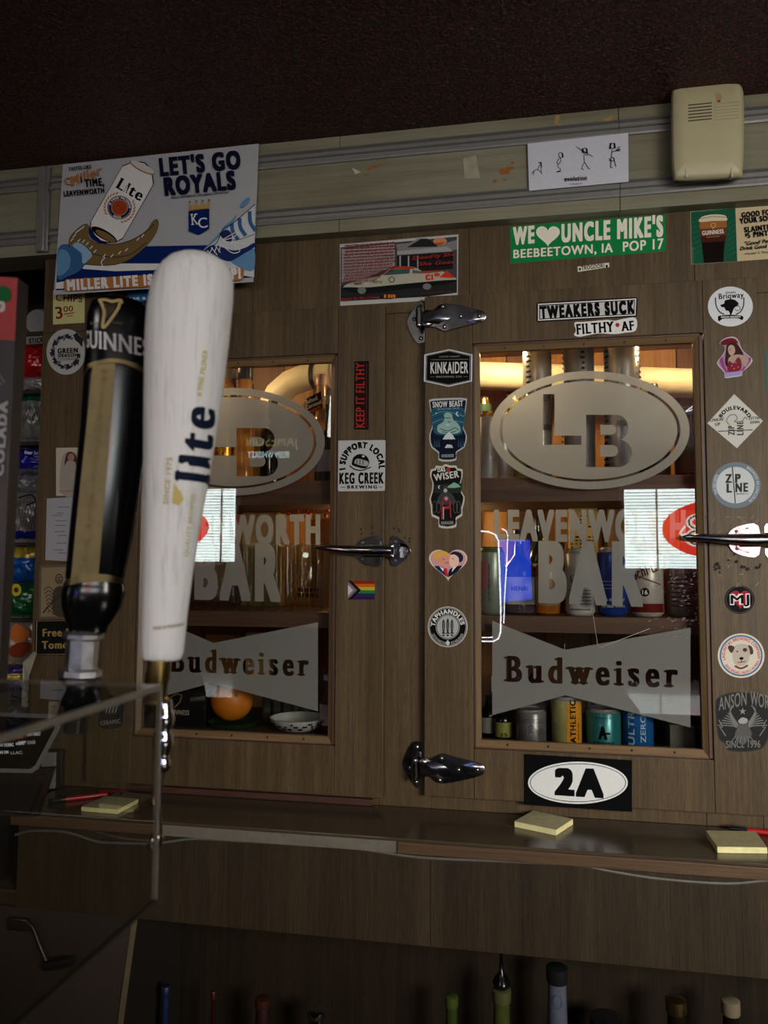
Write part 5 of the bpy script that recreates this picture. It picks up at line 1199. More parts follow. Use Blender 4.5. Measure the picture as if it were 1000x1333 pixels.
ht = [(x, y - 1) for x, y in heart(583.5, 733.5, 50, 45)]
A = Art(YD, .0003); A.poly('picture', scale_poly(ht, .92), (190, 146, 148))
A.poly('picture', smooth_closed([(566, 737), (573, 737), (580, 741), (583, 751), (574, 745), (567, 739)], 3), (26, 38, 74)); A.poly('picture', smooth_closed([(584, 751), (585, 742), (592, 738), (600, 736), (601, 738), (594, 745)], 3), (22, 26, 48))
A.poly('picture', smooth_closed([(568, 722), (574, 719), (582, 721), (585, 726), (584, 732), (584, 736), (578, 738), (571, 735), (568, 729)], 3), (206, 142, 122)); A.poly('picture', smooth_closed([(586, 724), (592, 721), (597, 724), (598, 732), (594, 738), (588, 738), (585, 733)], 3), (222, 186, 164))
A.poly('picture', smooth_closed([(564, 722), (568, 718), (577, 717), (584, 720), (586, 723), (576, 723), (569, 727), (565, 727)], 3), (208, 160, 70)); A.poly('picture', smooth_closed([(586, 722), (590, 718), (598, 719), (603, 724), (602, 730), (598, 732), (597, 726), (592, 722)], 3), (30, 34, 60))
A.poly('picture', [(577, 739), (582, 740), (584, 751), (580, 748)], (190, 34, 44)); A.line('picture', [(576, 728), (579, 727.5)], .8, (90, 50, 50)); A.line('picture', [(588, 727), (591, 727.5)], .8, (60, 40, 50)); A.line('picture', [(580, 733), (585, 732.5)], .8, (130, 50, 60)); A.poly('picture', [(572, 737), (578, 740), (577, 744)], WHT); A.poly('picture', [(590, 738), (594, 738), (588, 745)], WHT)
A.done('heart_sticker', ht, (206, 186, 182), 'pink heart sticker of two men in suits kissing', 'sticker')

A = Art(YD, .0003); c = (583, 816)
A.ellipse('border', *c, 24.6, 25.2, BLK); A.ringp('border', *c, 23.9, 24.4, .6, (170, 170, 168)); A.ellipse('border', *c, 15.6, 16.2, (170, 170, 168)); A.ellipse('border', *c, 15, 15.6, BLK); A.ellipse('border', *c, 14.2, 14.8, (160, 162, 162))
A.arc('lettering', 'TAPHANDLES', c[0], c[1], 16.8, 17.2, 178, 8, 5.4, (196, 196, 192), .10, .05); A.arc('lettering', 'CUSTOM MARKETING', c[0], c[1], 22.6, 23, 205, 262, 3, (150, 150, 148), .08, .03, inward=True); A.arc('lettering', 'ESTABLISHED', c[0], c[1], 22.6, 23, 282, 335, 3, (150, 150, 148), .08, .03, inward=True)
for dx in (-5.5, 0, 5.5): A.poly('emblem', smooth_closed([(c[0] + dx - 1, c[1] + 7), (c[0] + dx - 1.8, c[1] - 4), (c[0] + dx - .6, c[1] - 9 - (dx == 0) * 1.5), (c[0] + dx + .8, c[1] - 9 - (dx == 0) * 1.5), (c[0] + dx + 1.8, c[1] - 3), (c[0] + dx + 1, c[1] + 7)], 3), (40, 42, 42)); A.line('emblem', [(c[0] + dx, c[1] - 6), (c[0] + dx + .2, c[1] + 4)], .6, (140, 140, 138)); A.poly('emblem', [(c[0] + dx - 2.6, c[1] + 9), (c[0] + dx + 2.6, c[1] + 9), (c[0] + dx + 1.4, c[1] + 7), (c[0] + dx - 1.4, c[1] + 7)], (40, 42, 42)); A.ellipse('emblem', c[0] + dx, c[1] + 11, 1.6, 1.2, (40, 42, 42), 10)
A.poly('emblem', [(583, 833), (586, 837), (583, 841), (580, 837)], (190, 190, 188))
A.done('tap_sticker', ell(*c, 26, 26.5), (176, 176, 172), 'round black sticker lettered TAPHANDLES around three handles', 'sticker')

# --- right stile of the right door, top to bottom
A = Art(YD, .0003); c = (951, 399)
A.text('lettering', 'Omaha', (945, 382.3), (958, 381.3), 2.6, BLK, .06, .02, shear=.2); A.text('lettering', 'Briqway', (936, 389.5), (968.5, 387), 7, BLK, .06, .02)
for s_ in (0, 1): A.line('emblem', [(931.5 if not s_ else 968.5, 387), (932.5 if not s_ else 968, 398), (937 if not s_ else 964, 406), (943 if not s_ else 958, 409)], 1.6 if 1 else 1, (60, 60, 62), 1)
A.poly('emblem', smooth_closed([(938, 397), (943, 395), (944, 391), (952, 389.5), (958, 391), (962, 396), (958, 399), (955, 403), (953, 408), (951, 410), (949, 405), (945, 404), (943, 400), (940, 400)], 3), BLK); A.line('emblem', [(957, 399), (962, 398.5), (964, 402), (960, 404.5), (957, 402)], .8, BLK, 1)
A.poly('emblem', smooth_closed([(935, 413), (937, 411), (951, 409.5), (966, 411), (968, 414), (966, 417), (962, 414.5), (951, 414.5), (941, 415), (936, 418.5)], 2), BLK); A.text('lettering', 'BISON REUBEN', (939, 413.9), (964, 413.3), 2.2, WHT, .08, .03)
A.done('round_sticker', ell(*c, 29.3, 26), (205, 208, 212), 'white round sticker with black bison head at the top of the right stile', 'sticker')
# girl
gs = smooth_closed([(937, 447), (941, 442), (948, 439), (955, 438.5), (961, 442), (965, 452), (969, 458), (975, 463), (980, 469), (975, 477), (967, 484), (966, 489), (955, 491), (944, 492), (943, 485), (935, 476), (934, 471), (940, 463), (944, 455), (941, 449)], 3)
A = Art(YD, .0003)
A.poly('picture', scale_poly(gs, .93), (150, 130, 160)); A.poly('picture', smooth_closed([(937, 470), (941, 465), (944, 478), (950, 487), (944, 484)], 3), (150, 60, 120)); A.poly('picture', smooth_closed([(962, 487), (970, 480), (978, 468), (974, 466), (968, 478)], 3), (140, 60, 110))
A.poly('picture', smooth_closed([(945, 458), (947, 448), (956, 445), (963, 452), (968, 462), (960, 466), (954, 464), (948, 478), (944, 472)], 3), (60, 32, 30)); A.poly('picture', smooth_closed([(948, 453), (951, 449), (956, 451), (957, 458), (953, 463), (949, 460)], 3), (176, 150, 136))
A.poly('picture', smooth_closed([(949, 466), (956, 462), (966, 462), (975, 468), (970, 478), (966, 470), (962, 482), (950, 484), (948, 474)], 3), (166, 142, 130)); A.poly('picture', smooth_closed([(949, 470), (955, 473), (961, 465), (965, 470), (964, 482), (948, 484)], 3), (120, 36, 50))
A.poly('picture', smooth_closed([(938, 446), (943, 442), (950, 440), (957, 441), (961, 447), (952, 446), (946, 449), (940, 449)], 3), (104, 28, 38)); A.poly('picture', [(944, 485), (966, 483), (966, 488), (944, 491)], (150, 140, 190)); A.line('picture', [(950, 455), (952, 455)], .7, BLK)
for x, y in ((953, 476), (958, 472), (956, 480), (961, 478)): A.ellipse('picture', x, y, 1, 1, (190, 120, 130), 8)
A.done('pin_up_sticker', gs, (186, 178, 186), 'holographic sticker of a woman with red cap and long gloves', 'sticker')
# diamond
A = Art(YD, .0003); GR = (70, 70, 68)
A.arc('lettering', 'BOULEVARD', 957, 552, 19, 19, 155, 25, 4.6, BLK, .12, .05); A.text('lettering', "LINKIN'", (924.5, 549), (943, 547.5), 3.8, GR, .1, .04); A.text('lettering', 'UP', (931, 554.3), (938, 553.8), 3.6, GR, .1, .04); A.text('lettering', "GETTIN'", (975, 546.5), (990, 545.5), 3.4, GR, .1, .04); A.text('lettering', 'DOWN', (977, 551.7), (989, 551), 3.4, GR, .1, .04)
for t_, x0 in (('ZIP', 956.5), ('LINE', 968)):
    A.text('lettering', t_, (x0, 566.5), (x0 - .4, 554 if t_ == 'ZIP' else 548), 8, GR, .13, .03)
A.line('emblem', [(950, 553), (946, 548), (950, 541), (957, 540), (960, 545), (956, 549), (966, 548), (970, 543), (973, 546)], 1.1, (110, 108, 104), 1); A.line('emblem', [(935, 561.5), (980, 559.5)], 1.2, GR)
A.done('diamond_sticker', [(956, 513), (993.5, 548), (959.5, 583.5), (921, 551)], (188, 188, 180), 'cream diamond sticker lettered BOULEVARD and ZIP LINE', 'sticker')
A = Art(YD, .0003); c = (958.5, 631.5)
A.ellipse('border', c[0] - 1, c[1], 25, 23.8, (186, 190, 190))
A.vtext('lettering', 'Z', (944.5, 628.3), (953, 628), 10.5, 10.5, (50, 52, 54), wx=.13, wy=.06); A.vtext('lettering', 'P', (957, 628), (964.5, 627.7), 10.5, 10.5, (50, 52, 54), wx=.13, wy=.06); A.vtext('lettering', 'L', (946, 641), (953, 640.8), 11, 11, (50, 52, 54), wx=.13, wy=.06); A.vtext('lettering', 'NE', (957.5, 640.3), (974, 639.7), 11, 11, (50, 52, 54), wx=.13, wy=.06)
A.line('emblem', [(953.5, 608), (957.5, 655)], 1.4, (60, 66, 70)); A.text('lettering', 'BREWING CO', (959, 644), (974.5, 643.4), 1.9, GR, .05)
A.arc('lettering', 'BREWED IN LINCOLN', c[0], c[1], 26.6, 25.3, 60, -52, 3.6, (180, 186, 188), .06, .02); A.arc('lettering', 'MAKE BEER HAPPEN', c[0], c[1], 26.6, 25.3, 205, 150, 3.6, (180, 186, 188), .06, .02)
A.done('round_sticker', ell(*c, 32, 30), (104, 118, 128), 'round sticker with grey blue ring lettered ZIP LINE', 'sticker')
A = Art(YD, .0003); A.ringp('border', 963, 780.5, 18, 17.4, .6, (80, 80, 78)); A.poly('emblem', heart(964, 779, 26, 27), (150, 30, 46)); A.text('lettering', 'MJ', (950.6, 786.8), (976.6, 786), 12.5, WHT, .16, .10); A.text('lettering', 'MJ', (951.3, 786.1), (975.9, 785.4), 11.2, BLK, .05, .03)
A.done('round_sticker', ell(963, 780.5, 19.5, 18.5), (20, 20, 22), 'small black round sticker with red heart and letters MJ', 'sticker')
A = Art(YD, .0003); c = (965, 853.5)
A.ringp('border', *c, 28, 26.8, 2, (60, 100, 150)); A.arc('lettering', 'LAGUNITAS BREWING COMPANY', c[0], c[1], 21, 20, 195, -12, 4, (176, 50, 60), .05, .02); A.arc('lettering', 'BEER SPEAKS. PEOPLE MUMBLE.', c[0], c[1], 25, 24, 212, 345, 3.4, (176, 50, 60), .04, .02, inward=True)
DG = (70, 58, 50)
A.poly('emblem', smooth_closed([(955, 843), (960, 839), (968, 838), (975, 841), (977, 847), (976, 856), (973, 863), (966, 867), (959, 866), (955, 860), (954, 850)], 3), (176, 166, 152)); A.poly('emblem', smooth_closed([(956, 842), (950, 840), (948, 844), (952, 850), (955, 847)], 3), DG); A.poly('emblem', smooth_closed([(974, 840), (979, 842), (981, 850), (977, 852), (976, 846)], 3), DG); A.ellipse('emblem', 970, 846, 3, 2.6, DG, 14)
A.ellipse('emblem', 960, 848, 1.2, 1, BLK, 10); A.ellipse('emblem', 965.5, 857, 2.8, 1.8, BLK, 12); A.line('emblem', [(965.5, 858), (965, 862), (960, 862)], .8, BLK, 1); A.line('emblem', [(965, 862), (971, 861)], .8, BLK); A.line('emblem', [(957, 867), (965, 870), (974, 866)], 2.4, (110, 60, 44), 1)
A.done('round_sticker', ell(*c, 30.5, 29), (200, 194, 178), 'cream round sticker with a dog face and blue ring', 'sticker')
eg = smooth_closed([(932, 912), (940, 905), (955, 901), (968, 901), (985, 903), (1000, 908), (1012, 912), (1010, 930), (1008, 948), (1001, 960), (995, 972), (985, 977), (968, 979), (948, 977), (944, 968), (936, 962), (933, 945), (932, 930)], 3)
A = Art(YD, .0003); A.poly('picture', scale_poly(eg, .965), (42, 42, 42)); G2 = (112, 112, 108)
A.vtext('lettering', 'ANSON', (936, 925), (972, 917.5), 17, 18, G2, wx=.03, wy=.01); A.vtext('lettering', 'WORK', (977, 917.5), (1008, 924), 18, 16, G2, wx=.03, wy=.01); A.text('lettering', 'SINCE 1996', (945.5, 973.5), (990, 973), 9, G2, .04, .01)
for s_ in (-1, 1):
    for k in range(9):
        a_ = R(200 + k * 14) if s_ < 0 else R(-20 - k * 14); x0, y0 = 967 + s_ * 6, 948; L = 30 - k * 1.6
        A.line('emblem', [(x0, y0 - k * .6), (x0 + s_ * (8 + k * .3), y0 - 3 - k * 2.4), (967 + s_ * (32 - k * 2.6), 944 - k * 3.2)], [1.7, 1.2] if 0 else 1.3, G2, 1)
    A.line('emblem', [(967 + s_ * 31, 937), (967 + s_ * 26, 947), (967 + s_ * 30, 946), (967 + s_ * 22, 958)], 1.4, G2)
A.poly('emblem', smooth_closed([(961, 946), (963, 938), (968, 934), (974, 937), (975, 946), (979, 956), (972, 966), (966, 970), (958, 962), (957, 954)], 3), (84, 84, 82)); A.poly('emblem', smooth_closed([(961, 939), (966, 934), (973, 936), (972, 941), (965, 942)], 3), (150, 150, 146))
for k in range(6): A.line('emblem', [(958 + k * 3.6, 958), (952 + k * 6, 966)], 1, G2)
for k in range(5): a_ = R(90 + 72 * k); A.poly('emblem', [(967 + 5 * math.cos(a_), 926 - 5 * math.sin(a_)), (967 + 1.6 * math.cos(a_ + .63), 926 - 1.6 * math.sin(a_ + .63)), (967, 926), (967 + 1.6 * math.cos(a_ - .63), 926 - 1.6 * math.sin(a_ - .63))], (140, 140, 138))
A.done('eagle_sticker', eg, (54, 54, 54), 'dark grey sticker of an eagle with spread wings reading SINCE 1996', 'sticker')

# --- right stile of the left door
A = Art(YD, .0003); A.poly('border', [(462.3, 471.5), (479.7, 470.9), (479.2, 558.2), (462, 558)], (24, 20, 20))
GLt, wd = text_loops('KEEP IT FILTHY', .06, .01, 0, .045); A._put('lettering', GLt, lambda u, v: (474.5 - v / CAP * 11 + (1 - 0) * 0 + 0, 557 - u / wd * 85), A.c((150, 40, 34)))
A.line('border', [(477, 557), (477.4, 473)], .5, (110, 34, 30)); A.done('slogan_sticker', [(461.5, 470.5), (480.5, 470), (480, 559.3), (461, 559)], (10, 9, 9), 'narrow black sticker with red upright words KEEP IT FILTHY', 'sticker')
A = Art(YD, .0003)
A.arc('lettering', 'I SUPPORT LOCAL', 471.5, 607, 22, 24, 190, -8, 7.4, BLK, .17, .09)
A.vtext('lettering', 'KEG CREEK', (441.8, 629.5), (499.5, 629), 13.5, 13.5, BLK, wx=.14, wy=.06); A.text('lettering', 'BREWING', (452, 636), (491, 635.8), 4, BLK, .12, .05, sp=.1); A.line('lettering', [(444, 634.3), (449.5, 634.3)], .8, BLK); A.line('lettering', [(493, 634), (498, 634)], .8, BLK)
A.poly('emblem', ell(469.5, 601, 11, 10, 26, 180, 360), BLK); A.poly('emblem', smooth_closed([(458, 604), (460, 597), (464, 594), (480, 599), (479, 607), (474, 610), (462, 607)], 3), BLK); A.poly('emblem', smooth_closed([(462, 600), (466, 597), (479, 601), (477, 607), (463, 604)], 3), (150, 150, 148))
for k in range(3): A.line('emblem', [(465 + k * 4, 598), (464.5 + k * 4, 605)], .9, BLK)
A.line('emblem', [(455, 606), (462, 611), (472, 612), (483, 608)], 1.4, BLK, 1); A.ellipse('emblem', 473, 594, 1.8, 1.4, (190, 190, 188), 10)
A.done('square_sticker', [(440.5, 573.5), (501, 572.8), (502, 573.8), (501.3, 638), (500, 639), (441.5, 639.6), (440, 638.5)], (172, 174, 174), 'white square sticker with a keg reading I SUPPORT LOCAL', 'sticker')
A = Art(YD, .0003); FX0, FX1, F0, F1 = 453, 488, 756, 780.5
for k, cc in enumerate(((130, 32, 28), (176, 90, 30), (176, 160, 40), (44, 110, 50), (30, 40, 90), (50, 26, 66))):
    a_, b_ = F0 + (F1 - F0) * k / 6, F0 + (F1 - F0) * (k + 1) / 6; A.poly('stripe', [(FX0, a_ - .0), (FX1, a_), (FX1, b_), (FX0, b_)], cc)
YC = (F0 + F1) / 2
A.poly('chevron', [(FX0, F0), (FX0 + 4.5, F0), (FX0 + 17, YC), (FX0 + 4.5, F1), (FX0, F1)], BLK)
A.poly('chevron', [(FX0, F0), (FX0 + .8, F0), (FX0 + 13.2, YC), (FX0 + .8, F1), (FX0, F1)], (78, 56, 44)); A.poly('chevron', [(FX0, F0 + 1.2), (FX0 + 11, YC), (FX0, F1 - 1.2)], (96, 120, 138))
A.poly('chevron', [(FX0, F0 + 4), (FX0 + 8, YC), (FX0, F1 - 4)], (160, 110, 120)); A.poly('chevron', [(FX0, F0 + 5.4), (FX0 + 6.4, YC), (FX0, F1 - 5.4)], (190, 184, 190))
A.done('flag_sticker', [(453, 756), (488, 756), (488, 780.5), (453, 780.5)], (60, 50, 50), 'small rainbow progress flag sticker below the latch', 'sticker')
# --- oval 2A
A = Art(YD, .0003); A.poly('border', ell(752.5, 1019, 65, 27.5, 60), (214, 216, 214)); A.ringp('border', 752.5, 1019, 62.5, 25.2, .9, BLK, 60)
A.vtext('lettering', '2A', (722, 1033), (786, 1037), 31, 34, BLK, wx=.17, wy=.09)
A.done('oval_sticker', [(682, 981.5), (823, 989.5), (823, 1057), (682, 1047.5)], BLK, 'black rectangle sticker with a white oval reading 2A', 'sticker')

# --- post left of the left door
A = Art(YW, .0003); c = (86, 458)
for k in range(26):
    a0 = 60 + k * 11.2; a_ = R(a0); r0 = 19.5 + (k % 3) * .8; wdt = 3.2 + (k % 4) * 1.1
    A.poly('emblem', [(c[0] + (r0 - wdt * .6) * .88 * math.cos(a_), c[1] - (r0 - wdt * .6) * math.sin(a_)), (c[0] + (r0 + wdt * .6) * .88 * math.cos(a_ - .05), c[1] - (r0 + wdt * .6) * math.sin(a_ - .05)), (c[0] + (r0 + wdt * .2) * .88 * math.cos(a_ + .26), c[1] - (r0 + wdt * .2) * math.sin(a_ + .26)), (c[0] + (r0 - wdt * .7) * .88 * math.cos(a_ + .2), c[1] - (r0 - wdt * .7) * math.sin(a_ + .2))], (36, 38, 48) if k % 3 else (96, 98, 100))
A.poly('emblem', [(95, 436), (100, 433), (108, 442), (107, 452), (102, 446), (98, 443)], (36, 38, 48))
A.text('lettering', 'GREEN', (75, 460), (101.5, 459), 6.2, BLK, .11, .05); A.text('lettering', 'DRAGON', (75.5, 465), (101.5, 464), 4, BLK, .11, .05); A.text('lettering', 'COLORADO', (75.5, 469.3), (101.5, 468.5), 3.2, (90, 90, 90), .02)
A.done('round_sticker', ell(*c, 25.5, 29.8), (168, 168, 164), 'white round sticker lettered GREEN DRAGON inside a dragon ring', 'sticker')
A = Art(YW, .0003); A.text('writing', 'CHIPS', (72.5, 391.5), (107, 393.5), 9, (96, 26, 22), .04, .02); A.text('writing', '3', (73, 415), (82, 414), 15, (110, 28, 24), .03, .02); A.text('writing', '00', (83, 406), (95.5, 405), 7, (110, 28, 24), .03, .02); A.line('writing', [(83, 409), (97, 407)], 1.2, (110, 28, 24)); A.line('writing', [(87, 411.5), (95, 411)], .9, (110, 28, 24))
A.done('price_note', [(69, 378), (110.5, 378), (110, 420), (69, 422.5)], (190, 184, 126), 'yellow note pricing CHIPS at 3.00 below the poster', 'note')
A = Art(YW, .0003); A.poly('border', [(74.5, 584.5), (112, 584), (112, 643), (74.5, 643.5)], (176, 168, 146)); A.poly('picture', smooth_closed([(79, 642), (80, 600), (86, 589), (94, 588), (101, 596), (106, 642)], 3), (150, 142, 132)); A.poly('picture', smooth_closed([(84, 606), (86, 592), (92, 588), (99, 593), (101, 606), (96, 600), (88, 600)], 3), (70, 44, 38)); A.ellipse('picture', 92.5, 595, 4.4, 5, (150, 110, 100)); A.text('lettering', 'IN MEMORY', (77, 640.5), (104, 640), 2, (140, 60, 50), .04)
A.done('memorial_card', [(73, 583), (113.5, 582.5), (113.5, 645), (73, 645.5)], (178, 172, 156), 'small cream card with a portrait under an arch, on the post', 'card')
A = Art(YW - .0015, .0006)
rr = random.Random(6)
for y in (660, 668, 671, 678, 684, 692, 697, 707, 716, 720): x = rr.uniform(68, 78); A.line('lettering', [(x, y), (x + rr.uniform(8, 16), y)], .8, (70, 70, 72))
A.done('paper_slip', [(61, 649), (96, 647), (95, 731), (59, 729)], (154, 154, 158), 'curled white paper slip with faint print, hung on the post', 'paper')
A = Art(YW, .0004); TN = (132, 116, 90); A.poly('picture', [(54, 739), (92, 738), (92, 802), (53, 803)], TN)
A.ringp('picture', 77, 754, 5, 7, 1.2, (40, 36, 32), 18); A.ellipse('picture', 77, 757, 3.6, 4, (90, 80, 66)); A.line('picture', [(74, 752), (80, 751)], 1.2, (40, 36, 32)); A.poly('picture', smooth_closed([(70, 800), (69, 772), (76, 763), (86, 766), (92, 780), (92, 801)], 3), (64, 58, 50))
for k in range(7): A.line('picture', [(57 + k, 768 + k * 5), (64, 764 + k * 5), (70, 770 + k * 5)], 1.1, (60, 54, 46), 1)
A.line('picture', [(56, 798), (66, 786), (86, 768)], 1.8, (50, 44, 38), 1)
A.done('portrait_print', [(51.5, 735.5), (94, 734.5), (94, 805), (50, 806)], (96, 86, 70), 'sepia print of a bearded seated man, on the post', 'print')
A = Art(YW, .0012); GO = (150, 124, 72); P0 = [(46, 807.5), (128, 805.5), (128, 852), (45, 853)]
A.holes('border', [scale_poly(P0, .965), scale_poly(P0, .94)], GO); A.text('lettering', 'Free Beer', (55.5, 828.5), (113, 827.5), 9.6, GO, .08, .03); A.text('lettering', 'Tomorrow', (54.5, 844.5), (119, 843.5), 9.6, GO, .08, .03)
A.done('joke_sign', P0, (20, 21, 22), 'small black sign with gold words Free Beer Tomorrow', 'sign')
A = Art(YW, .0003); A.poly('picture', [(164, 379), (215, 377), (215, 388), (172, 394)], (40, 100, 150)); A.text('lettering', 'BAR & GRILL', (168, 391), (214, 388), 3.4, WHT, .06); A.done('blue_card', [(160, 376), (222, 374), (222, 396), (164, 398)], (24, 30, 44), 'blue card peeping out below the big poster', 'card')
A = Art(YD, .0003); A.poly('picture', smooth_closed([(134, 921), (138, 912), (148, 908), (158, 914), (157, 926), (148, 931), (137, 930)], 3), (50, 50, 50)); 
for k in range(4): A.line('picture', [(138 + k * 4, 928), (142 + k * 4, 914)], 1.6, (140, 140, 138))
A.text('lettering', 'CERAMIC', (131, 944), (157, 941), 5, (120, 120, 118), .08, .03); A.done('metallic_sticker', smooth_closed([(128, 936), (134, 916), (146, 905), (160, 912), (160, 936), (156, 947), (132, 948)], 3), (40, 40, 40), 'dark metallic sticker low on the left stile', 'sticker')
A = Art(YW, .0003); A.done('teal_sticker', [(997.5, 456), (1018, 455), (1020, 512), (998.5, 513)], (40, 112, 112), 'teal sticker at the right frame edge', 'sticker')
# ================================================================== DOOR CHIME BOX ON THE HEADER
BEI = plain('yellowed_ivory_plastic', (176, 168, 132), .45, grain=.05, scale=12)
Yb = YH - .004
def cbx(px, py, d): return at(px, py, Yb - d)
out0 = smooth_closed([(874, 122), (878, 116), (900, 110), (930, 107.5), (958, 108), (966, 113), (968.5, 130), (969, 180), (967, 224), (962, 232), (930, 234.5), (885, 236.5), (876, 231), (874, 200), (873.5, 150)], 3)
cxx, cyy = 921, 173
def ins(P, k, dy=0): return [(cxx + (x - cxx) * k, cyy + (y - cyy) * k + dy) for x, y in P]
e = empty('door_chime', at(921, 236, Yb), 'yellowed ivory plastic door chime box fixed over the header rails', 'door chime')
g = G(BEI); n = len(out0)
L_ = [[cbx(x, y, 0) for x, y in out0], [cbx(x, y, .026) for x, y in ins(out0, .995)], [cbx(x, y, .036) for x, y in ins(out0, .97, -1.5)], [cbx(x, y, .041) for x, y in ins(out0, .91, -4)], [cbx(x, y, .042) for x, y in ins(out0, .6, -3)]]
g.add(sum(L_, []) + [cbx(cxx, cyy, .042)], [(r * n + i, r * n + (i + 1) % n, (r + 1) * n + (i + 1) % n, (r + 1) * n + i) for r in range(4) for i in range(n)] + [(4 * n + i, 4 * n + (i + 1) % n, 5 * n) for i in range(n)])
g.build('housing', e, smooth=60)
SL = plain('slot_shadow_plastic', (74, 62, 38), .8)
for k in range(6):
    g = G(SL); y = 137 + k * 4.1; a_, b_ = cbx(896, y, .0422), cbx(927, y - 1.4, .0422); g.box(a_.x, a_.y - .0004, a_.z - .0011, b_.x, a_.y + .001, a_.z + .0011); g.build('louver_slot', e, smooth=0)
    g = G(BEI); a_, b_ = cbx(930, y - 1.6, .0422), cbx(962, y - 3, .0418); g.box(a_.x, a_.y - .0012, a_.z - .0009, b_.x, a_.y + .001, a_.z + .0009); g.build('raised_rib', e, bevel=.0004, smooth=0)
for px in (892, 951):
    a_ = cbx(px, 229, .03); G(plain('clear_peg', (190, 184, 160), .2)).box(a_.x - .002, a_.y - .012, a_.z - .008, a_.x + .002, a_.y, a_.z + .010).build('peg', e, bevel=.0008)
a_ = cbx(907, 233, .026); b_ = cbx(934, 229, .026); G(BEI).box(a_.x, a_.y - .012, a_.z - .002, b_.x, a_.y, b_.z + .001).build('tab', e, bevel=.001)
A = Art(mp=lambda x, y, o: at(x, y, Yb - .0425 - o), thick=.0001); A.poly('stain', smooth_closed([(932, 123), (937, 121), (940, 126), (937, 132), (933, 130)], 3), (170, 140, 104)); A.poly('stain', [(934, 131), (938, 130), (938, 133), (934, 133)], (110, 60, 40)); A.attach(e)

# ================================================================== SNACK NICHE AT THE LEFT
nx0, nx1 = at(-120, 700, 0).x, XC0
nic = empty('snack_rack', (nx0, .0, 1.0), 'dark open rack of snack bags to the left of the cabinet post', 'rack')
G(plain('olive_niche_back', (70, 62, 28), .7)).box(nx0, .40, .95, nx1, .42, ZH0 + .05).build('back_board', nic, smooth=0)
G(DKWV).box(nx1 - .0, .02, zl, nx1 + .016, .40, ZH0).build('side_board', nic, smooth=0)
Yn = .06
rows = (448, 506, 574, 704, 800, 872)
for py in (432, 508, 575, 706, 806):
    z = at(40, py, Yn).z; G(DARK).box(nx0, Yn, z - .008, nx1, .40, z).build('shelf', nic, smooth=0)
WIRE = STEEL
def bag(px0, px1, py0, py1, Y, mat, label, band=None, seedv=1, marks=None, crimp=True, name='snack_bag', depth=.028):
    """pillow bag, crumpled, with flat crimped ends"""
    rr = random.Random(seedv); nu, nv = 22, 26; c00, c11 = at(px0, py0, Y), at(px1, py1, Y); w = c11.x - c00.x; h = c00.z - c11.z
    e = empty(name, (c00.x + w / 2, Y, c11.z), label, 'snack bag')
    vs = []; fs = []; off = Vector((seedv * 3.1, seedv * 1.7, 0))
    for s_ in (-1, 1):
        for j in range(nv + 1):
            for i in range(nu + 1):
                u, v = i / nu, j / nv; b = (math.sin(math.pi * u) ** .5) * (math.sin(math.pi * v) ** .55 if 0 < v < 1 else 0)
                nz = noise.noise(Vector((u * 4, v * 5, s_)) + off) * .35 + noise.noise(Vector((u * 13, v * 9, s_)) + off) * .15
                wob = 1 - .06 * math.sin(math.pi * v) + .02 * math.sin(v * 9 + seedv)
                vs.append((c00.x + w / 2 + (u - .5) * w * wob, Y + s_ * depth * b * (1 + nz) - s_ * 0, c11.z + h * v + .003 * noise.noise(Vector((u * 5, v, 0)) + off)))
    m = (nu + 1) * (nv + 1)
    g = G(mat)
    for s_ in (0, 1):
        for j in range(nv):
            for i in range(nu):
                a = s_ * m + j * (nu + 1) + i; q = (a, a + 1, a + nu + 2, a + nu + 1); fs.append(q if s_ == 0 else q[::-1])
    g.add(vs, fs)
    if band:
        for mt, v0, v1 in band:
            g.use(mt); k = g.mats.index(mt)
            for idx, f in enumerate(fs):
                vv = sum(((p % m) // (nu + 1)) for p in f) / 4 / nv
                if v0 <= vv <= v1: g.mi[idx] = k
    g.build('pouch', e, smooth=70)
    for zz in (c11.z, c00.z):
        cr = G(band[0][0] if band and zz == c00.z else mat)
        for k in range(12): x = c00.x + w * (.03 + .94 * k / 12); cr.box(x, Y - .0012, zz - .004, x + w * .05, Y + .0012, zz + .006)
        cr.build('crimped_seal', e, smooth=0)
    if marks:
        A = Art(Y - depth * 1.25, .0001); marks(A); A.attach(e)
    return e
def foil(name, rgb, met=.25): return plain(name, rgb, .25, met, .6, .3, grain=.15, scale=14)
G(foil('white_roll_wrap', (150, 150, 148))).lathe([(.001, 0), (.03, .001), (.034, .006), (.034, .12), (.03, .125), (0, .126)], at(47, 418, .10) - Vector((0, 0, .034)) * 0, (0, 1, 0), 26).build('paper_roll', None, 'white wrapped roll on the top shelf of the snack rack', 'paper roll')
carton(34, 62, 434, at(40, 448, .07).z, .07, .1, plain('grey_snack_box', (120, 118, 112), .5), 'grey snack box with dark lettering above the red bag', 'snack_box', 'box', lambda A: A.text('lettering', 'STICKS', (38, 447), (60, 445), 6, (24, 24, 24), .1, .05))
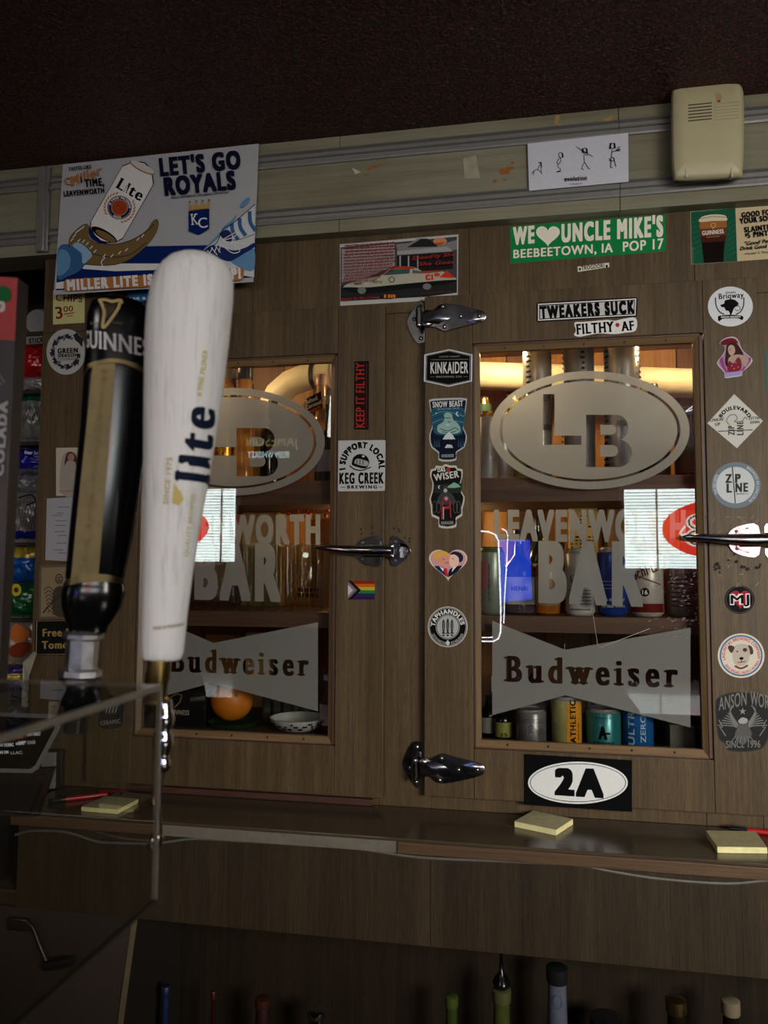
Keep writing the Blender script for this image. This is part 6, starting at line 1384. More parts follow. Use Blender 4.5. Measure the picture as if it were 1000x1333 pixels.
BG = [(30, 62, 452, 490, (166, 22, 26), 'shiny red snack bag in the left rack'), (30, 58, 492, 506, (140, 140, 140), 'flat white pouch under the red bag'),
      (28, 60, 510, 572, (120, 122, 116), 'clear netted bag with green top in the left rack'), (24, 66, 584, 616, (30, 34, 140), 'royal blue snack bag with white lettering'),
      (22, 54, 618, 642, (120, 122, 124), 'silver grey bag below the royal blue bag'), (20, 54, 640, 704, (126, 126, 124), 'white netted bag with a blue band'),
      (16, 52, 710, 757, (26, 84, 160), 'bright blue bag with yellow top'), (14, 50, 760, 801, (24, 92, 46), 'green snack bag with a yellow badge'), (8, 50, 806, 862, (168, 160, 150), 'white bag printed with orange chips'), (0, 34, 864, 900, (60, 50, 110), 'purple and yellow bag at the bottom of the rack')]
def net(A, x0, x1, y0, y1):
    for k in range(-8, 9): A.line('netting', [((x0 + x1) / 2 + k * 5, y0), ((x0 + x1) / 2 + k * 5 + 14, y1)], .6, (44, 44, 44)); A.line('netting', [((x0 + x1) / 2 + k * 5, y0), ((x0 + x1) / 2 + k * 5 - 14, y1)], .6, (44, 44, 44))
fg = foil('green_bag_foil', (20, 90, 50)); fy = foil('yellow_bag_foil', (170, 150, 50)); fb_ = foil('navy_band_foil', (24, 30, 110)); fw = foil('silver_foil', (170, 170, 172), .7)
for i, (x0, x1, y0, y1, c_, lab) in enumerate(BG):
    band = {2: [(fg, .78, 1)], 3: [(fw, 0, .16)], 5: [(fb_, .02, .2)], 6: [(fy, .66, 1)], 9: [(fy, .4, .7)]}.get(i); mk = None
    if i == 2: mk = lambda A: [A.line('netting', [(32 + k * 4, 528), (40 + k * 4, 548)], .5, (44, 44, 44)) for k in range(6)] + [A.line('netting', [(36 + k * 4, 528), (30 + k * 4, 548)], .5, (44, 44, 44)) for k in range(6)]
    if i == 3: mk = lambda A: A.text('lettering', 'Near Jardin', (32, 591), (56, 592), 4.5, WHT, .06, .03)
    if i == 5: mk = lambda A: [A.line('netting', [(22 + k * 4, 652), (30 + k * 4, 690)], .5, (44, 44, 44)) for k in range(7)] + [A.line('netting', [(28 + k * 4, 652), (20 + k * 4, 690)], .5, (44, 44, 44)) for k in range(7)] + [A.line('print', [(24, 648), (40, 644), (46, 652), (34, 658)], 1.6, BLK, 1)]
    if i == 7: mk = lambda A: (A.ellipse('badge', 21, 768, 7, 8, (180, 160, 50)), A.ellipse('badge', 21, 768, 3, 3.4, (50, 50, 20)))
    if i == 8: mk = lambda A: (A.poly('print', smooth_closed([(14, 822), (20, 812), (30, 816), (38, 822), (34, 832), (22, 836), (14, 832)], 3), (176, 96, 44)), A.poly('print', smooth_closed([(12, 844), (26, 836), (40, 838), (38, 848), (24, 856), (14, 854)], 3), (110, 46, 24)), A.text('print', 'Classic', (14, 811), (32, 809), 3.6, (190, 80, 50), .05, .02))
    bag(x0, x1, y0, y1, Yn + .045, foil('bag_foil_%d' % i, c_), lab, band, i + 1, mk, depth=.026 if i != 1 else .01)
# curled paper corner at the bottom of the post
G(plain('curled_cream_paper', (160, 156, 140), .7)).slab([at(30, 862, -.01), at(44, 848, -.01), at(48, 850, -.02), at(38, 880, -.02), at(36, 920, -.01), at(28, 920, -.01)], [at(30, 862, -.0095), at(44, 848, -.0095), at(48, 850, -.0195), at(38, 880, -.0195), at(36, 920, -.0095), at(28, 920, -.0095)]).build('paper_sheet', None, 'curled cream paper sheet at the foot of the snack rack', 'paper', smooth=0)

# ================================================================== TILL SCREEN AND CLUTTER AT THE LOWER LEFT
Ys = -.36
t = empty('till_screen', at(10, 1010, Ys), 'tilted black till screen with silver bezel at the left frame edge', 'screen')
def scr(px, py, d=0): return at(px, py, Ys + (1004 - py) * .0009 - d)
o4 = [(-70, 925), (68, 930), (80, 936), (78, 948), (50, 1000), (42, 1006), (-70, 1004)]; i4 = [(-70, 930), (62, 935), (72, 940), (71, 948), (46, 996), (39, 1001), (-70, 999)]
G(plain('silver_bezel', (120, 120, 120), .3)).slab([scr(x, y, .004) for x, y in o4], [scr(x, y, -.012) for x, y in o4]).build('bezel', t, bevel=.001)
G(BLACKG).slab([scr(x, y, .0045) for x, y in i4], [scr(x, y, .001) for x, y in i4]).build('display', t, smooth=0)
A = Art(mp=lambda x, y, o: scr(x, y, .0045 + o), thick=.003)
for txt, x0, x1, y, hh, cc in (('TNIRP', 34, 54, 951, 4.2, (210, 210, 212)), ('DIOV TEKCIT', 35, 53, 958, 4.2, (210, 210, 212)), ('EDOM RAB', 6, 30, 961.5, 4, (200, 90, 40)), ('EUNEV', 24, 34, 968, 3, (210, 210, 212)), ('TIDERC', 5, 18, 972, 4, (210, 210, 212)), ('HSAC', 21, 32, 970, 3.4, (210, 210, 212)), ('KNAB', 36, 46, 969, 4.6, (150, 150, 151)), ('ELAS ON', -4, 11, 981.5, 3.6, (210, 210, 212)), ('LLAC', 14, 29, 982, 3.8, (150, 150, 151)), ('TIXE', -6, 4, 972, 3.4, (210, 210, 212))):
    A.text('lettering', txt, (x0, y), (x1, y - .8), hh, glow('screen_letters_%d' % cc[2], lin(cc), .8), .05, .02)
A.attach(t)
G(BLACKP).slab([at(-60, 1004, Ys + .05), at(60, 1006, Ys + .05), at(40, 1060, Ys + .05), at(-60, 1062, Ys + .05)], [at(-60, 1004, Ys + .15), at(70, 1000, Ys + .15), at(50, 1060, Ys + .15), at(-60, 1062, Ys + .15)]).build('stand', t, bevel=.004)
zq = at(0, 1160, YA).z
G(BLACKP).box(xa - .5, -.16, zq + .004, at(18, 1100, -.1).x, .2, at(10, 1046, -.1).z).build('cash_register', None, 'black cash register base below the screen at the far left', 'till', bevel=.004)
a_, b_ = at(57, 978, -.02), at(72, 1040, -.02)
e = empty('silver_sign_holder', (a_.x, -.02, zl), 'slim silver upright panel standing behind the red pen', 'panel')
G(plain('brushed_silver', (130, 132, 136), .35)).box(a_.x, -.028, zl, b_.x, -.020, a_.z).build('face', e, bevel=.0008); G(BLACKP).box(a_.x - .004, -.020, zl, b_.x + .012, -.006, a_.z + .004).build('back', e, bevel=.0008)
c_ = at(78, 954, -.30); e = empty('black_canister', c_, 'small black canister beneath the stout tap', 'canister')

c_ = at(137, 1037, -.03); G(BLACKP).tube([(c_.x, c_.y, zl + .001), (c_.x + .001, c_.y, zl + .012), (c_.x - .003, c_.y - .002, zl + .018)], .0012, 8).box(c_.x - .02, c_.y - .004, zl, c_.x + .035, c_.y + .01, zl + .004).build('binder_clip', None, 'black clip lying by the tip of the left pen', 'clip')
# latch hanging below the side shelf
kk = empty('cupboard_latch', at(30, 1205, YA), 'dark lever latch hanging beneath the counter at the far left', 'latch')
G(STEEL).box(at(14, 1190, YA).x, YA - .012, at(0, 1206, YA).z, at(42, 1190, YA).x, YA, at(0, 1190, YA).z).build('bracket', kk, bevel=.002)
G(STEEL).tube([at(36, 1200, YA - .015), at(44, 1208, YA - .02), at(56, 1240, YA - .03), at(63, 1256, YA - .035)], .004, 10).build('arm', kk)
G(BLACKP).lathe([(0, -.035), (.009, -.030), (.011, 0), (.009, .03), (0, .034)], at(76, 1254, YA - .035), (1, 0, .25), 14).build('grip', kk)

# ================================================================== BEER TAPS IN THE FOREGROUND
class TapFrame:
    def __init__(s, base, top, Y):
        s.b = at(*base, Y); s.t = at(*top, Y); s.ax = (s.t - s.b); s.L = s.ax.length; s.ax.normalize()
        fw = (EYE - (s.b + s.t) / 2).normalized(); s.rt = s.ax.cross(fw).normalized() * 1.0; s.fw = s.rt.cross(s.ax).normalized() * 1.0
        if s.rt.dot(CR) < 0: s.rt = -s.rt
        if s.fw.dot(fw) < 0: s.fw = -s.fw
        s.pm = ((s.b - EYE).dot(_f) + (s.t - EYE).dot(_f)) / 2 / FPX   # metres per pixel
    def P(s, u, v, w): return s.b + s.rt * u + s.ax * v + s.fw * w
def loft(g, F, prof, n=36, e=2.0, caps=True):
    """prof: (v, cu, hu, hw) along the axis, superelliptic sections"""
    vs = []; fs = []
    for v, cu, hu, hw in prof:
        for i in range(n):
            a = 2 * math.pi * i / n; ca, sa = math.cos(a), math.sin(a)
            vs.append(F.P(cu + hu * math.copysign(abs(ca) ** (2 / e), ca), v, hw * math.copysign(abs(sa) ** (2 / e), sa)))
    for j in range(len(prof) - 1):
        for i in range(n): k = (i + 1) % n; fs.append((j * n + i, j * n + k, (j + 1) * n + k, (j + 1) * n + i))
    fs.append(tuple(reversed(range(n)))); fs.append(tuple((len(prof) - 1) * n + i for i in range(n)))
    g.add(vs, fs)
def interp(prof, v):
    for a, b in zip(prof[:-1], prof[1:]):
        if a[0] <= v <= b[0] or a[0] >= v >= b[0]: t = (v - a[0]) / ((b[0] - a[0]) or 1); return [a[k] + (b[k] - a[k]) * t for k in range(4)]
    return prof[-1] if abs(v - prof[-1][0]) < abs(v - prof[0][0]) else prof[0]
GOLD = metal('satin_gold', (120, 108, 74), .4)
YT2 = -1.06
# --- white bat shaped handle
F = TapFrame((209, 857), (251, 330), YT2); k = F.pm
def pxp(tab, F, depth=.8):   # (py, xl, xr) -> profile in the tap frame
    out = []; b2 = Vector((209, 857)); return out
def prof_from(F, b, t, tab, dk=.85):
    b, t = Vector(b), Vector(t); ax = (t - b).normalized(); L = (t - b).length; rt = Vector((-ax.y, ax.x)); rt = rt if rt.x > 0 else -rt; out = []
    for y, xl, xr in tab:
        c = Vector(((xl + xr) / 2, y)); v = (c - b).dot(ax); u = (c - b).dot(rt); hu = (xr - xl) / 2 * abs(rt.x) * 1.0
        out.append((v * F.L / L, u * F.L / L, hu * F.L / L, hu * dk * F.L / L))
    return out
tab = [(858, 186, 233), (855, 184.5, 236), (848, 184, 238), (800, 185, 243), (740, 186, 251), (700, 186.5, 257), (640, 187.5, 268), (600, 188, 275), (560, 188, 282), (520, 188.5, 288), (480, 189, 293), (440, 190, 298), (410, 192, 301), (385, 196, 303.5), (365, 202, 304), (350, 211, 301), (340, 221, 294), (333, 234, 283), (330, 248, 268), (329.3, 254, 260)]
pf = prof_from(F, (209, 857), (251, 330), tab)
t_ = NT('white_painted_grained_wood'); sc = (90, 90, 90)
gv = t_.n('ShaderNodeTexCoord').outputs['Object']; mp_ = t_.n('ShaderNodeMapping'); mp_.inputs['Scale'].default_value = (210, 210, 11); mp_.inputs['Rotation'].default_value = (0, R(-5), 0); t_.l(gv, mp_.inputs[0])
n1 = t_.noise(mp_.outputs[0], 1.0, 5, .7); t_.bump(n1, .55, .0012); WB = t_.set(.5, 0, .4, 0, t_.ramp(n1, [(.3, lin((196, 196, 194))), (.5, lin((222, 222, 220)))]))
hb = empty('beer_tap_handle', F.b, 'tall white grained bat shaped tap handle with dark blackletter word', 'tap handle')
g = G(WB); loft(g, F, pf, 44, 2.1); g.build('handle', hb, smooth=60)
def on_tap(F, pf, b, t, fr=1.0, e=2.1):
    b, t = Vector(b), Vector(t); ax = (t - b).normalized(); L = (t - b).length; rt = Vector((-ax.y, ax.x)); rt = rt if rt.x > 0 else -rt
    def mp(x, y, off):
        d = Vector((x, y)) - b; v = d.dot(ax) * F.L / L; u = d.dot(rt) * F.L / L; _, cu, hu, hw = interp(pf, v)
        q = min(.999, abs(u - cu) / hu); return F.P(u, v, hw * fr * (1 - q ** e) ** (1 / e) + off + .0003)
    return mp
A = Art(mp=on_tap(F, pf, (209, 857), (251, 330)), thick=.0001, step=.00006); A.maxlen = 4
NV = (22, 30, 48)
def up(part, txt, pA, pB, h, col, **kw): A.text(part, txt, pA, pB, h, col, **kw)
up('lettering', 'lite', (270, 636), (277.5, 540), 43, NV, wx=.10, wy=.02, slab=.035, sp=.06)
A.ellipse('lettering', 277, 541, .8, .8, NV, 8)
def dense(pA, pB, n=24): return None
GO2 = (188, 176, 96)
up('gold_lettering', 'A FINE PILSNER', (260, 527), (268, 468), 6, GO2, wx=.07, wy=.03)
up('gold_lettering', 'SINCE 1975', (219, 662), (224, 604), 6, (186, 170, 120), wx=.06, wy=.03); up('gold_lettering', 'QUALITY BREWED', (243, 728), (252, 650), 5, (188, 178, 130), wx=.06, wy=.03)
A.poly('gold_lettering', [(224, 660), (226, 636), (234, 646), (238, 655), (232, 664)], (196, 178, 110)); up('gold_lettering', 'MADE IN MILWAUKEE', (201, 818), (238, 815), 4, (150, 140, 110), wx=.06, wy=.03)
A.attach(hb)
BRS = metal('aged_brass', (150, 128, 78), .3)
g = G(BRS); L = F.L / Vector((42, 527)).length
for a_ in [0]: loft(g, F, [(.0, -.001, 15.5 * k, 15.5 * k), (-26 * k, -.001, 15.5 * k, 15.5 * k), (-30 * k, -.001, 14 * k, 14 * k), (-48 * k, -.001, 13.5 * k, 13.5 * k), (-50 * k, -.001, 16 * k, 16 * k), (-56 * k, -.001, 16 * k, 16 * k)], 28)
g.build('ferrule', hb, smooth=40)
# chrome faucet below
fc = empty('beer_faucet', F.P(0, -.06, 0), 'chrome beer faucet body beneath the white tap handle', 'faucet')
g = G(CHROMEC); q0 = at(214, 912, YT2)
g.lathe([(.006, .0), (.0062, -.006), (.0075, -.009), (.0082, -.014), (.0065, -.019), (.0055, -.022), (.0072, -.025), (.0078, -.031), (.0058, -.037), (.0045, -.041), (.006, -.044), (.006, -.049), (.003, -.052)], q0, (0, 0, 1), 24); g.build('bonnet', fc, smooth=50)
g = G(CHROMEC); q1 = at(207, 1090, YT2); g.lathe([(.003, .0), (.005, -.002), (.0055, -.009), (.004, -.013), (0, -.014)], q1 + Vector((0, 0, .004)), (.4, 0, 1), 18)
g.tube([q0 + Vector((-.001, 0, -.05)), q0 + Vector((-.003, -.004, -.07)), q1 + Vector((0, 0, .002))], [.004, .0035, .003], 12).build('spout', fc, smooth=50)

# --- black stout handle
YT3 = -1.02
b0, t0_ = (112, 822), (152, 386); F = TapFrame(b0, t0_, YT3); k = F.pm
tab = [(822, 91, 138), (815, 90, 139), (806, 86, 145), (790, 82, 156), (774, 82.5, 160), (764, 85, 160), (758, 88, 158), (752, 87.5, 160), (700, 92, 171), (640, 98, 181), (560, 106, 191), (500, 110, 196), (486, 110, 198), (480, 111, 199), (470, 112, 200), (440, 113, 201), (415, 115, 200), (400, 120, 195), (391, 129, 186), (387, 140, 174), (386, 150, 160)]
pf = prof_from(F, b0, t0_, tab, .55)
hs = empty('beer_tap_handle', F.b, 'tall glossy black tap handle with gold spine and harp, left of the white one', 'tap handle')
g = G(BLACKG); loft(g, F, pf, 44, 2.6); g.build('handle', hs, smooth=60)
mp2 = on_tap(F, pf, b0, t0_, 1.0, 2.6)
def raised(part, P, mat, th=.0018):
    P = [tuple(q) for q in P]; n = len(P); top = [mp2(x, y, th) for x, y in P]; bot = [mp2(x, y, -.002) for x, y in P]
    G(mat).slab(top, bot).build(part, hs, bevel=.0006)
def strip(xa0, xa1, ya, xb0, xb1, yb, nn=14):
    return [(xa0 + (xb0 - xa0) * i / nn, ya + (yb - ya) * i / nn) for i in range(nn + 1)] + [(xb1 + (xa1 - xb1) * i / nn, yb + (ya - yb) * i / nn) for i in range(nn + 1)]
g = G(GOLD)
def qstrip(g, left, right, th):   # two polylines
    n = len(left); a_ = [mp2(x, y, th) for x, y in left]; b_ = [mp2(x, y, th) for x, y in right]; c_ = [mp2(x, y, -.001) for x, y in left]; d_ = [mp2(x, y, -.001) for x, y in right]
    fs = []
    for i in range(n - 1): fs += [(i, i + 1, n + i + 1, n + i), (2 * n + i, 2 * n + i + 1, i + 1, i), (n + i, n + i + 1, 3 * n + i + 1, 3 * n + i)]
    g.add(a_ + b_ + c_ + d_, fs)
N_ = 16
sp = lambda x0, y0, x1, y1: [(x0 + (x1 - x0) * i / N_, y0 + (y1 - y0) * i / N_) for i in range(N_ + 1)]
qstrip(g, sp(122, 482, 95, 752), sp(149, 480, 127, 752), .0022)
qstrip(g, smooth_open([(112, 492), (116, 482), (130, 477), (150, 474), (175, 479), (190, 489), (197, 497)], 4), smooth_open([(112, 497), (118, 487), (131, 482), (150, 479), (174, 485), (189, 494), (196, 503)], 4), .002)
qstrip(g, smooth_open([(88, 755), (110, 748), (135, 749), (158, 755)], 4), smooth_open([(88, 762), (110, 758), (135, 758), (158, 763)], 4), .0022)
g.build('gold_spine', hs, smooth=50)
A = Art(mp=lambda x, y, o: mp2(x, y, o + (.0024 if y > 484 and y < 748 else .0002)), thick=.0001, step=.00006); A.maxlen = 4
_mp = A.mp; A.mp = lambda x, y, o: _mp(157 + 42.5 * math.sin(max(-1.5, min(1.5, (x - 155) / 44))), y, o)
A.vtext('lettering', 'GUINNESS', (87, 458), (206, 469.5), 22, 23, (196, 196, 196), wx=.045, wy=0, slab=.03); A.mp = _mp
HG = (170, 150, 104)
A.line('harp', [(131, 398), (136, 413), (134, 432), (137, 433), (146, 420), (153, 408), (155, 400)], 3.6, HG, 1); A.line('harp', [(129, 398), (137, 397), (146, 399), (156, 396), (157, 401)], 4, HG, 1)
for q in range(5): A.line('harp', [(136 + q * 3.4, 402), (136 + q * 2.6, 425 - q * 3)], .6, (120, 108, 80))
A.text('lettering', 'EST', (119.5, 430), (129, 431), 3.6, (110, 104, 84), .03); A.text('lettering', '1759', (146.5, 429), (158, 430), 3.6, (110, 104, 84), .03)
for i, ch in enumerate('NITROGEN SMOOTH SINCE 1759'):
    if ch == ' ': continue
    y = 491 + i * 9.8; x = 135 - (y - 491) * .099; A.text('embossing', ch, (x - 2.6, y + 2), (x + 2.6, y + 2), 4.6, (116, 98, 62), .04)
A.attach(hs)
FER = metal('bright_ferrule', (235, 235, 238), .28); g = G(FER); s_ = k
fr = [(0, -.002, 22 * s_, 20 * s_), (-3 * s_, -.002, 25 * s_, 23 * s_), (-8 * s_, -.002, 25 * s_, 23 * s_), (-11 * s_, -.002, 20 * s_, 18 * s_), (-46 * s_, -.0015, 20 * s_, 18 * s_), (-49 * s_, -.0015, 26 * s_, 24 * s_), (-56 * s_, -.0015, 27 * s_, 25 * s_), (-60 * s_, -.0015, 24 * s_, 22 * s_)]
loft(g, F, fr, 8, 2.0); g.build('ferrule', hs, smooth=25)
g = G(plain('dark_faucet_collar', (40, 40, 42), .25, .6)); loft(g, F, [(-60 * s_, -.0015, 25 * s_, 24 * s_), (-66 * s_, -.0015, 27 * s_, 26 * s_), (-84 * s_, -.0015, 27 * s_, 26 * s_), (-92 * s_, -.0015, 22 * s_, 21 * s_), (-96 * s_, -.0015, 16 * s_, 14 * s_), (-128 * s_, -.0015, 14 * s_, 13 * s_)], 28); g.build('collar', hs, smooth=45)
bpy.data.objects.remove(bpy.data.objects['black_canister'])

# --- box shaped handle cut by the left frame edge
YT4 = -1.08; F = TapFrame((-14, 900), (6, 356), YT4)
hx_b = empty('beer_tap_handle', F.b, 'black box shaped tap handle with red top cut by the left frame edge', 'tap handle')
tp = [at(-40, 357, YT4), at(23, 362, YT4), at(37, 372, YT4 + .03), at(-26, 368, YT4 + .03)]; bt = [at(-52, 905, YT4), at(-2, 905, YT4), at(9, 898, YT4 + .03), at(-44, 900, YT4 + .03)]
g = G(BLACKP); m1 = [t0 + (b1 - t0) * .155 for t0, b1 in zip(tp, bt)]
g.add(m1 + bt, [(0, 1, 5, 4), (4, 5, 6, 7), (0, 3, 2, 1), (3, 7, 6, 2), (0, 4, 7, 3)]); g.use(plain('dark_brown_box_side', (44, 36, 30), .6)); g.add([m1[1], m1[2], bt[2], bt[1]], [(0, 1, 2, 3)]); g.build('box', hx_b, smooth=0)
g = G(plain('red_box_top', (150, 22, 28), .4)); g.add(tp + m1, [(0, 1, 5, 4), (0, 3, 2, 1), (3, 7, 6, 2), (0, 4, 7, 3), (4, 5, 6, 7)]); g.use(plain('dark_brown_box_side', (44, 36, 30), .6)); g.add([tp[1], tp[2], m1[2], m1[1]], [(0, 1, 2, 3)]); g.build('top_block', hx_b, smooth=0)
A = Art(YT4 - .0004, .0002)
A.poly('emblem', smooth_closed([(-6, 384), (-2, 374), (6, 372), (14, 378), (13, 390), (4, 394), (-4, 392)], 3), (30, 90, 50)); A.text('lettering', '0', (-6, 405), (6.5, 406), 13, (180, 180, 178), .14, .04)
A.line('emblem', [(-12, 470), (-2, 486), (6, 498)], 2, (110, 110, 112), 1); A.line('emblem', [(-14, 476), (-4, 492), (3, 502)], 1.4, (110, 110, 112), 1)
A.text('lettering', 'COLADA', (4, 620), (10, 522), 11, (150, 150, 150), wx=.14, wy=.06); A.attach(hx_b)

# ================================================================== CLEAR ACRYLIC GUARD
ACR = glass_mat('clear_acrylic', 1.42, (.80, .80, .77)); AED = plain('acrylic_cut_edge', (108, 104, 94), .35, 0, .6)
YGc = -1.14; c1 = at(212, 891, YGc); c2 = at(203, 1170, YGc); xg = (c1.x + c2.x) / 2; zt_, zb_ = c1.z, c2.z
ac = empty('acrylic_guard', (xg, YGc, zb_), 'clear acrylic box guard with cut edges in the lower left foreground', 'guard')
G(ACR).box(xg - .34, -1.47, zt_ - .0025, xg - .003, YGc - .0012, zt_).build('top_sheet', ac, smooth=0)
G(ACR).box(xg - .0025, -1.47, zb_, xg, YGc - .0012, zt_ - .003).build('side_sheet', ac, smooth=0)
g = G(AED); g.box(xg - .0032, -1.475, zt_ - .0034, xg + .0004, YGc, zt_ + .0003).build('top_edge', ac, bevel=.0004)
G(AED).box(xg - .0030, YGc - .0012, zb_, xg + .0004, YGc, zt_ - .0035).build('upright_edge', ac, bevel=.0003)
G(AED).box(xg - .34, YGc - .0012, zt_ - .0025, xg - .0034, YGc, zt_).build('back_edge', ac, bevel=.0003)
G(plain('dark_rubber_edge', (34, 30, 24), .6)).box(xg - .003, -1.47, zb_ - .002, xg + .0002, YGc, zb_ - .0002).build('lower_edge', ac, smooth=0)

# ================================================================== THE BARROOM BEHIND THE CAMERA (seen reflected in the panes)
def mir(px, py, Yv):
    p = at(px, py, Yv); return Vector((p.x, -Yv + 2 * YG, p.z))
Yv = -YB - .12; YW2 = -Yv
PANE = glow('daylight_pane', (.86, 1.0, .97), WINDOW_GLOW)
t = NT('white_blind_slat'); t.set(.5, 0, .3, 0, (.75, .76, .74)); BL = t.m
def street_window(pxa, pxb, pya, pyb, idx, pxm):
    a_ = mir(pxa, pya, Yv); b_ = mir(pxb, pyb, Yv); x0, x1 = sorted((a_.x, b_.x)); z0, z1 = min(a_.z, b_.z), max(a_.z, b_.z)
    w = empty('window_%d' % idx, ((x0 + x1) / 2, YB, z0), kind='structure')
    G(PANE).box(x0, YB + .01, z0, x1, YB + .02, z1).build('daylight_pane', w, smooth=0)
    fr = plain('white_window_frame', (190, 190, 186), .5); g = G(fr)
    for q in ((x0 - .04, z0 - .04, x1 + .04, z0), (x0 - .04, z1, x1 + .04, z1 + .04), (x0 - .04, z0, x0, z1), (x1, z0, x1 + .04, z1)): g.box(q[0], YB, q[1], q[2], YB + .04, q[3])
    g.build('window_frame', w, smooth=0)
    g = G(fr); xm = mir(pxm, 690, Yv).x; g.box(xm - .007, YB + .021, z0, xm + .007, YB + .035, z1).build('mullion', w, smooth=0)
    bl = empty('venetian_blind', ((x0 + x1) / 2, YB + .07, z0), 'open white venetian blind hanging in street window %s the bar' % ('to the left across' if idx == 1 else 'to the right across'), 'blind')
    n = int((z1 - z0) / .027); me = None
    for i in range(n):
        z = z0 + .014 + i * .027
        if me is None:
            o = G(BL).slab([(x0 + .005, YB + .055, z - .0020), (x0 + .005, YB + .08, z + .0014), (x0 + .005, YB + .08, z + .0020), (x0 + .005, YB + .055, z - .0014)], [(x1 - .005, YB + .055, z - .0020), (x1 - .005, YB + .08, z + .0014), (x1 - .005, YB + .08, z + .0020), (x1 - .005, YB + .055, z - .0014)]).build('slat', bl, smooth=0); me = o
        else:
            c = me.copy(); COL.objects.link(c); c.location = (0, 0, i * .027)
    return w
street_window(-30, 301, 640, 731, 1, 283); street_window(814, 1110, 636, 741, 2, 858)
RED = glow('lit_red_acrylic', (1.0, .045, .03), 7.5); WGL = glow('lit_white_acrylic', (1.0, .92, .88), 8.0)
def red_sign(cx, cy, rx, ry, lab):
    P = [mir(x, y, Yv - .18) for x, y in ell(cx, cy, rx, ry, 48)]; ys = YW2 + .18
    e = empty('oval_beer_sign', mir(cx, cy + ry, Yv - .18), lab, 'sign')
    G(RED).slab([(p.x, ys + .03, p.z) for p in P], [(p.x, ys, p.z) for p in P]).build('panel', e, smooth=0)
    A = Art(mp=lambda x, y, o: Vector((mir(x, y, Yv - .18).x, ys + .031 + o, mir(x, y, Yv - .18).z)), thick=.001, step=.001)
    dx = cx - 940; S = rx / 76
    for sc_, cc in ((1.0, WGL), (.78, glow('dark_print', (.02, .0, .0), .3)), (.6, WGL)):
        A.ringp('emblem', cx - 30 * S, cy - 9, 13 * sc_ + 2, 9 * sc_ + 2, 3, cc, 24); A.ringp('emblem', cx - 30 * S, cy + 11, 15 * sc_ + 2, 10 * sc_ + 2, 3, cc, 24)
    A.line('emblem', [(cx - 46 * S, cy - 4), (cx - 53 * S, cy + 6), (cx - 44 * S, cy + 8)], 3, WGL, 1)
    A.attach(e)
red_sign(936, 689, 74, 38, 'lit red oval sign with white script in the right street window'); red_sign(197, 686, 75, 34, 'lit red oval sign with white script in the left street window')
# neon tube bracket and blue screen, pendant, whiskey mirror sign
NEO = glow('white_neon_tube', (.92, .94, 1.0), 16.0)
def neon(pts, r, lab, Yq=4.0, mat=NEO, nm='neon_sign'):
    P = [mir(x, y, Yq) for x, y in pts]; e = empty(nm, P[0], lab, 'neon sign'); G(mat).tube(P, r, 10).build('tube', e, smooth=60); G(BLACKP).box(P[0].x - .01, P[0].y - .03, P[0].z - .01, P[0].x + .01, P[0].y - .012, P[0].z + .01).build('tube_holder', e); return e
neon([(600, 690), (636, 692), (645, 696), (649, 704), (650, 730), (652, 790), (652, 822), (649, 831), (642, 835), (600, 834)], .0048, 'white neon tube bent into a rounded bracket, larger of the pair')
neon([(653, 688), (659, 691), (661, 698), (660, 730), (657, 780), (656, 811)], .0038, 'thin white neon tube hanging beside the bracket shaped one')
neon([(600, 831), (622, 830.5), (641, 829.5)], .0045, 'short straight white neon tube under the bracket shaped one')
neon([(918, 506), (910, 508), (908, 515), (912, 520), (920, 521)], .0023, 'small hooked neon tube high on the right', 2.2); neon([(893, 535), (905, 527), (920, 525), (904, 533), (893, 536)], .0020, 'small looped neon tube high on the right', 2.2)
neon([(430, 809), (431, 818), (434, 826), (440, 831)], .005, 'small curved neon tube low on the left')
P = [mir(x, y, 4.3) for x, y in ((650, 703), (690, 703), (693, 780), (652, 784))]; e = empty('blue_lit_screen', P[3], 'bright blue lit sign panel hanging across the bar', 'screen')
G(glow('blue_screen', (.01, .09, 1.0), 6.5)).slab([(p.x, -4.3, p.z) for p in P], [(p.x, -4.34, p.z) for p in P]).build('lit_panel', e, smooth=0); G(BLACKP).box(min(p.x for p in P) - .02, -4.36, P[3].z - .03, max(p.x for p in P) + .02, -4.345, P[0].z + .03).build('housing', e)
c = mir(398, 722, 3.2); e = empty('pendant_lamp', c, 'small pendant lamp hanging over the barroom', 'lamp'); G(glow('pendant_bulb', (.8, 1.0, .85), 9.0)).ball(c, .018, 1, 1, 1.1).build('bulb', e, smooth=80); G(BLACKP).tube([c + Vector((0, 0, .02)), (c.x, c.y, ZC)], .003, 8).build('cord', e)
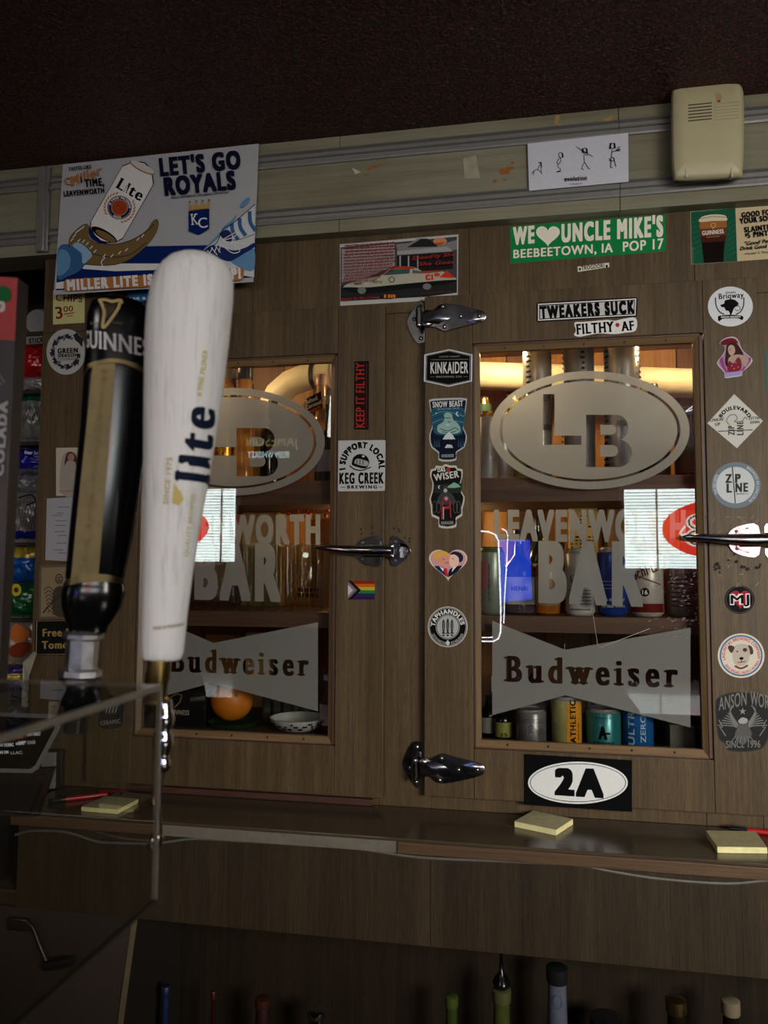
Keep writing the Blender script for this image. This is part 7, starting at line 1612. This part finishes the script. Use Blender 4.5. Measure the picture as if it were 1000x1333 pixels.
G(BLACKP).lathe([(.012, .04), (.03, .018), (.034, .012), (.03, .012)], c, (0, 0, 1), 20, caps=False).build('shade', e)
e = empty('whiskey_box_sign', mir(350, 610, 3.8), 'dim backlit whiskey sign hanging across the barroom', 'sign')
p0, p1 = mir(282, 545, 3.82), mir(398, 612, 3.82); G(plain('dark_sign_face', (16, 20, 16), .5)).box(p0.x, p0.y, p0.z, p1.x, p0.y + .02, p1.z).build('panel', e, smooth=0)
def revtext(A, part, txt, x0, x1, y, h, mat, **kw):
    GL_, wd = text_loops(txt, kw.get('wx', .04), kw.get('wy', .02)); A._put(part, GL_, lambda u, v: (x1 - (x1 - x0) * u / wd, y - v / CAP * h), mat)
A = Art(mp=lambda x, y, o: mir(x, y, 3.80) + Vector((0, .01 + o, 0)), thick=.001, step=.001)
revtext(A, 'lettering', 'JAMESON', 322, 389, 581, 13, glow('gold_dim_letters', (.8, .7, .3), 1.6)); revtext(A, 'lettering', 'IRISH WHISKEY', 323, 377, 596, 8, glow('white_lit_letters', (.75, .95, 1.0), 6.0)); A.attach(e)
# the bar top in front of the cabinet, below the camera
zb2 = EYE.z - .53
e = empty('front_bar', (0, -1.75, 0), 'polished front bar counter where the taps stand', 'bar')
G(plain('polished_bar_top', (120, 112, 100), .12, 0, .9, .8, grain=.1, scale=4)).box(-1.6, -2.2, zb2 - .03, 1.6, -1.36, zb2).build('bar_top', e, bevel=.004)
G(plain('reflection_blocking_rubber', (16, 16, 16), .8)).box(-.30, -2.18, zb2 + .0005, .40, -1.38, zb2 + .008).build('added_bar_mat', None, 'added black mat hiding the blue reflection in the front bar', 'mat', bevel=.003)  # unseen mat added to block the blue panel's reflection in the bar top
G(wood('bar_front_wood', (60, 40, 26), (84, 58, 38), (104, 74, 50), 'z', 1, .5)).box(-1.6, -2.1, 0, 1.6, -2.06, zb2 - .03).build('bar_front', e, smooth=0)
G(STEEL).box(-1.6, -1.38, zb2 - .12, 1.6, -1.28, zb2 - .03).build('drip_ledge', e, smooth=0)
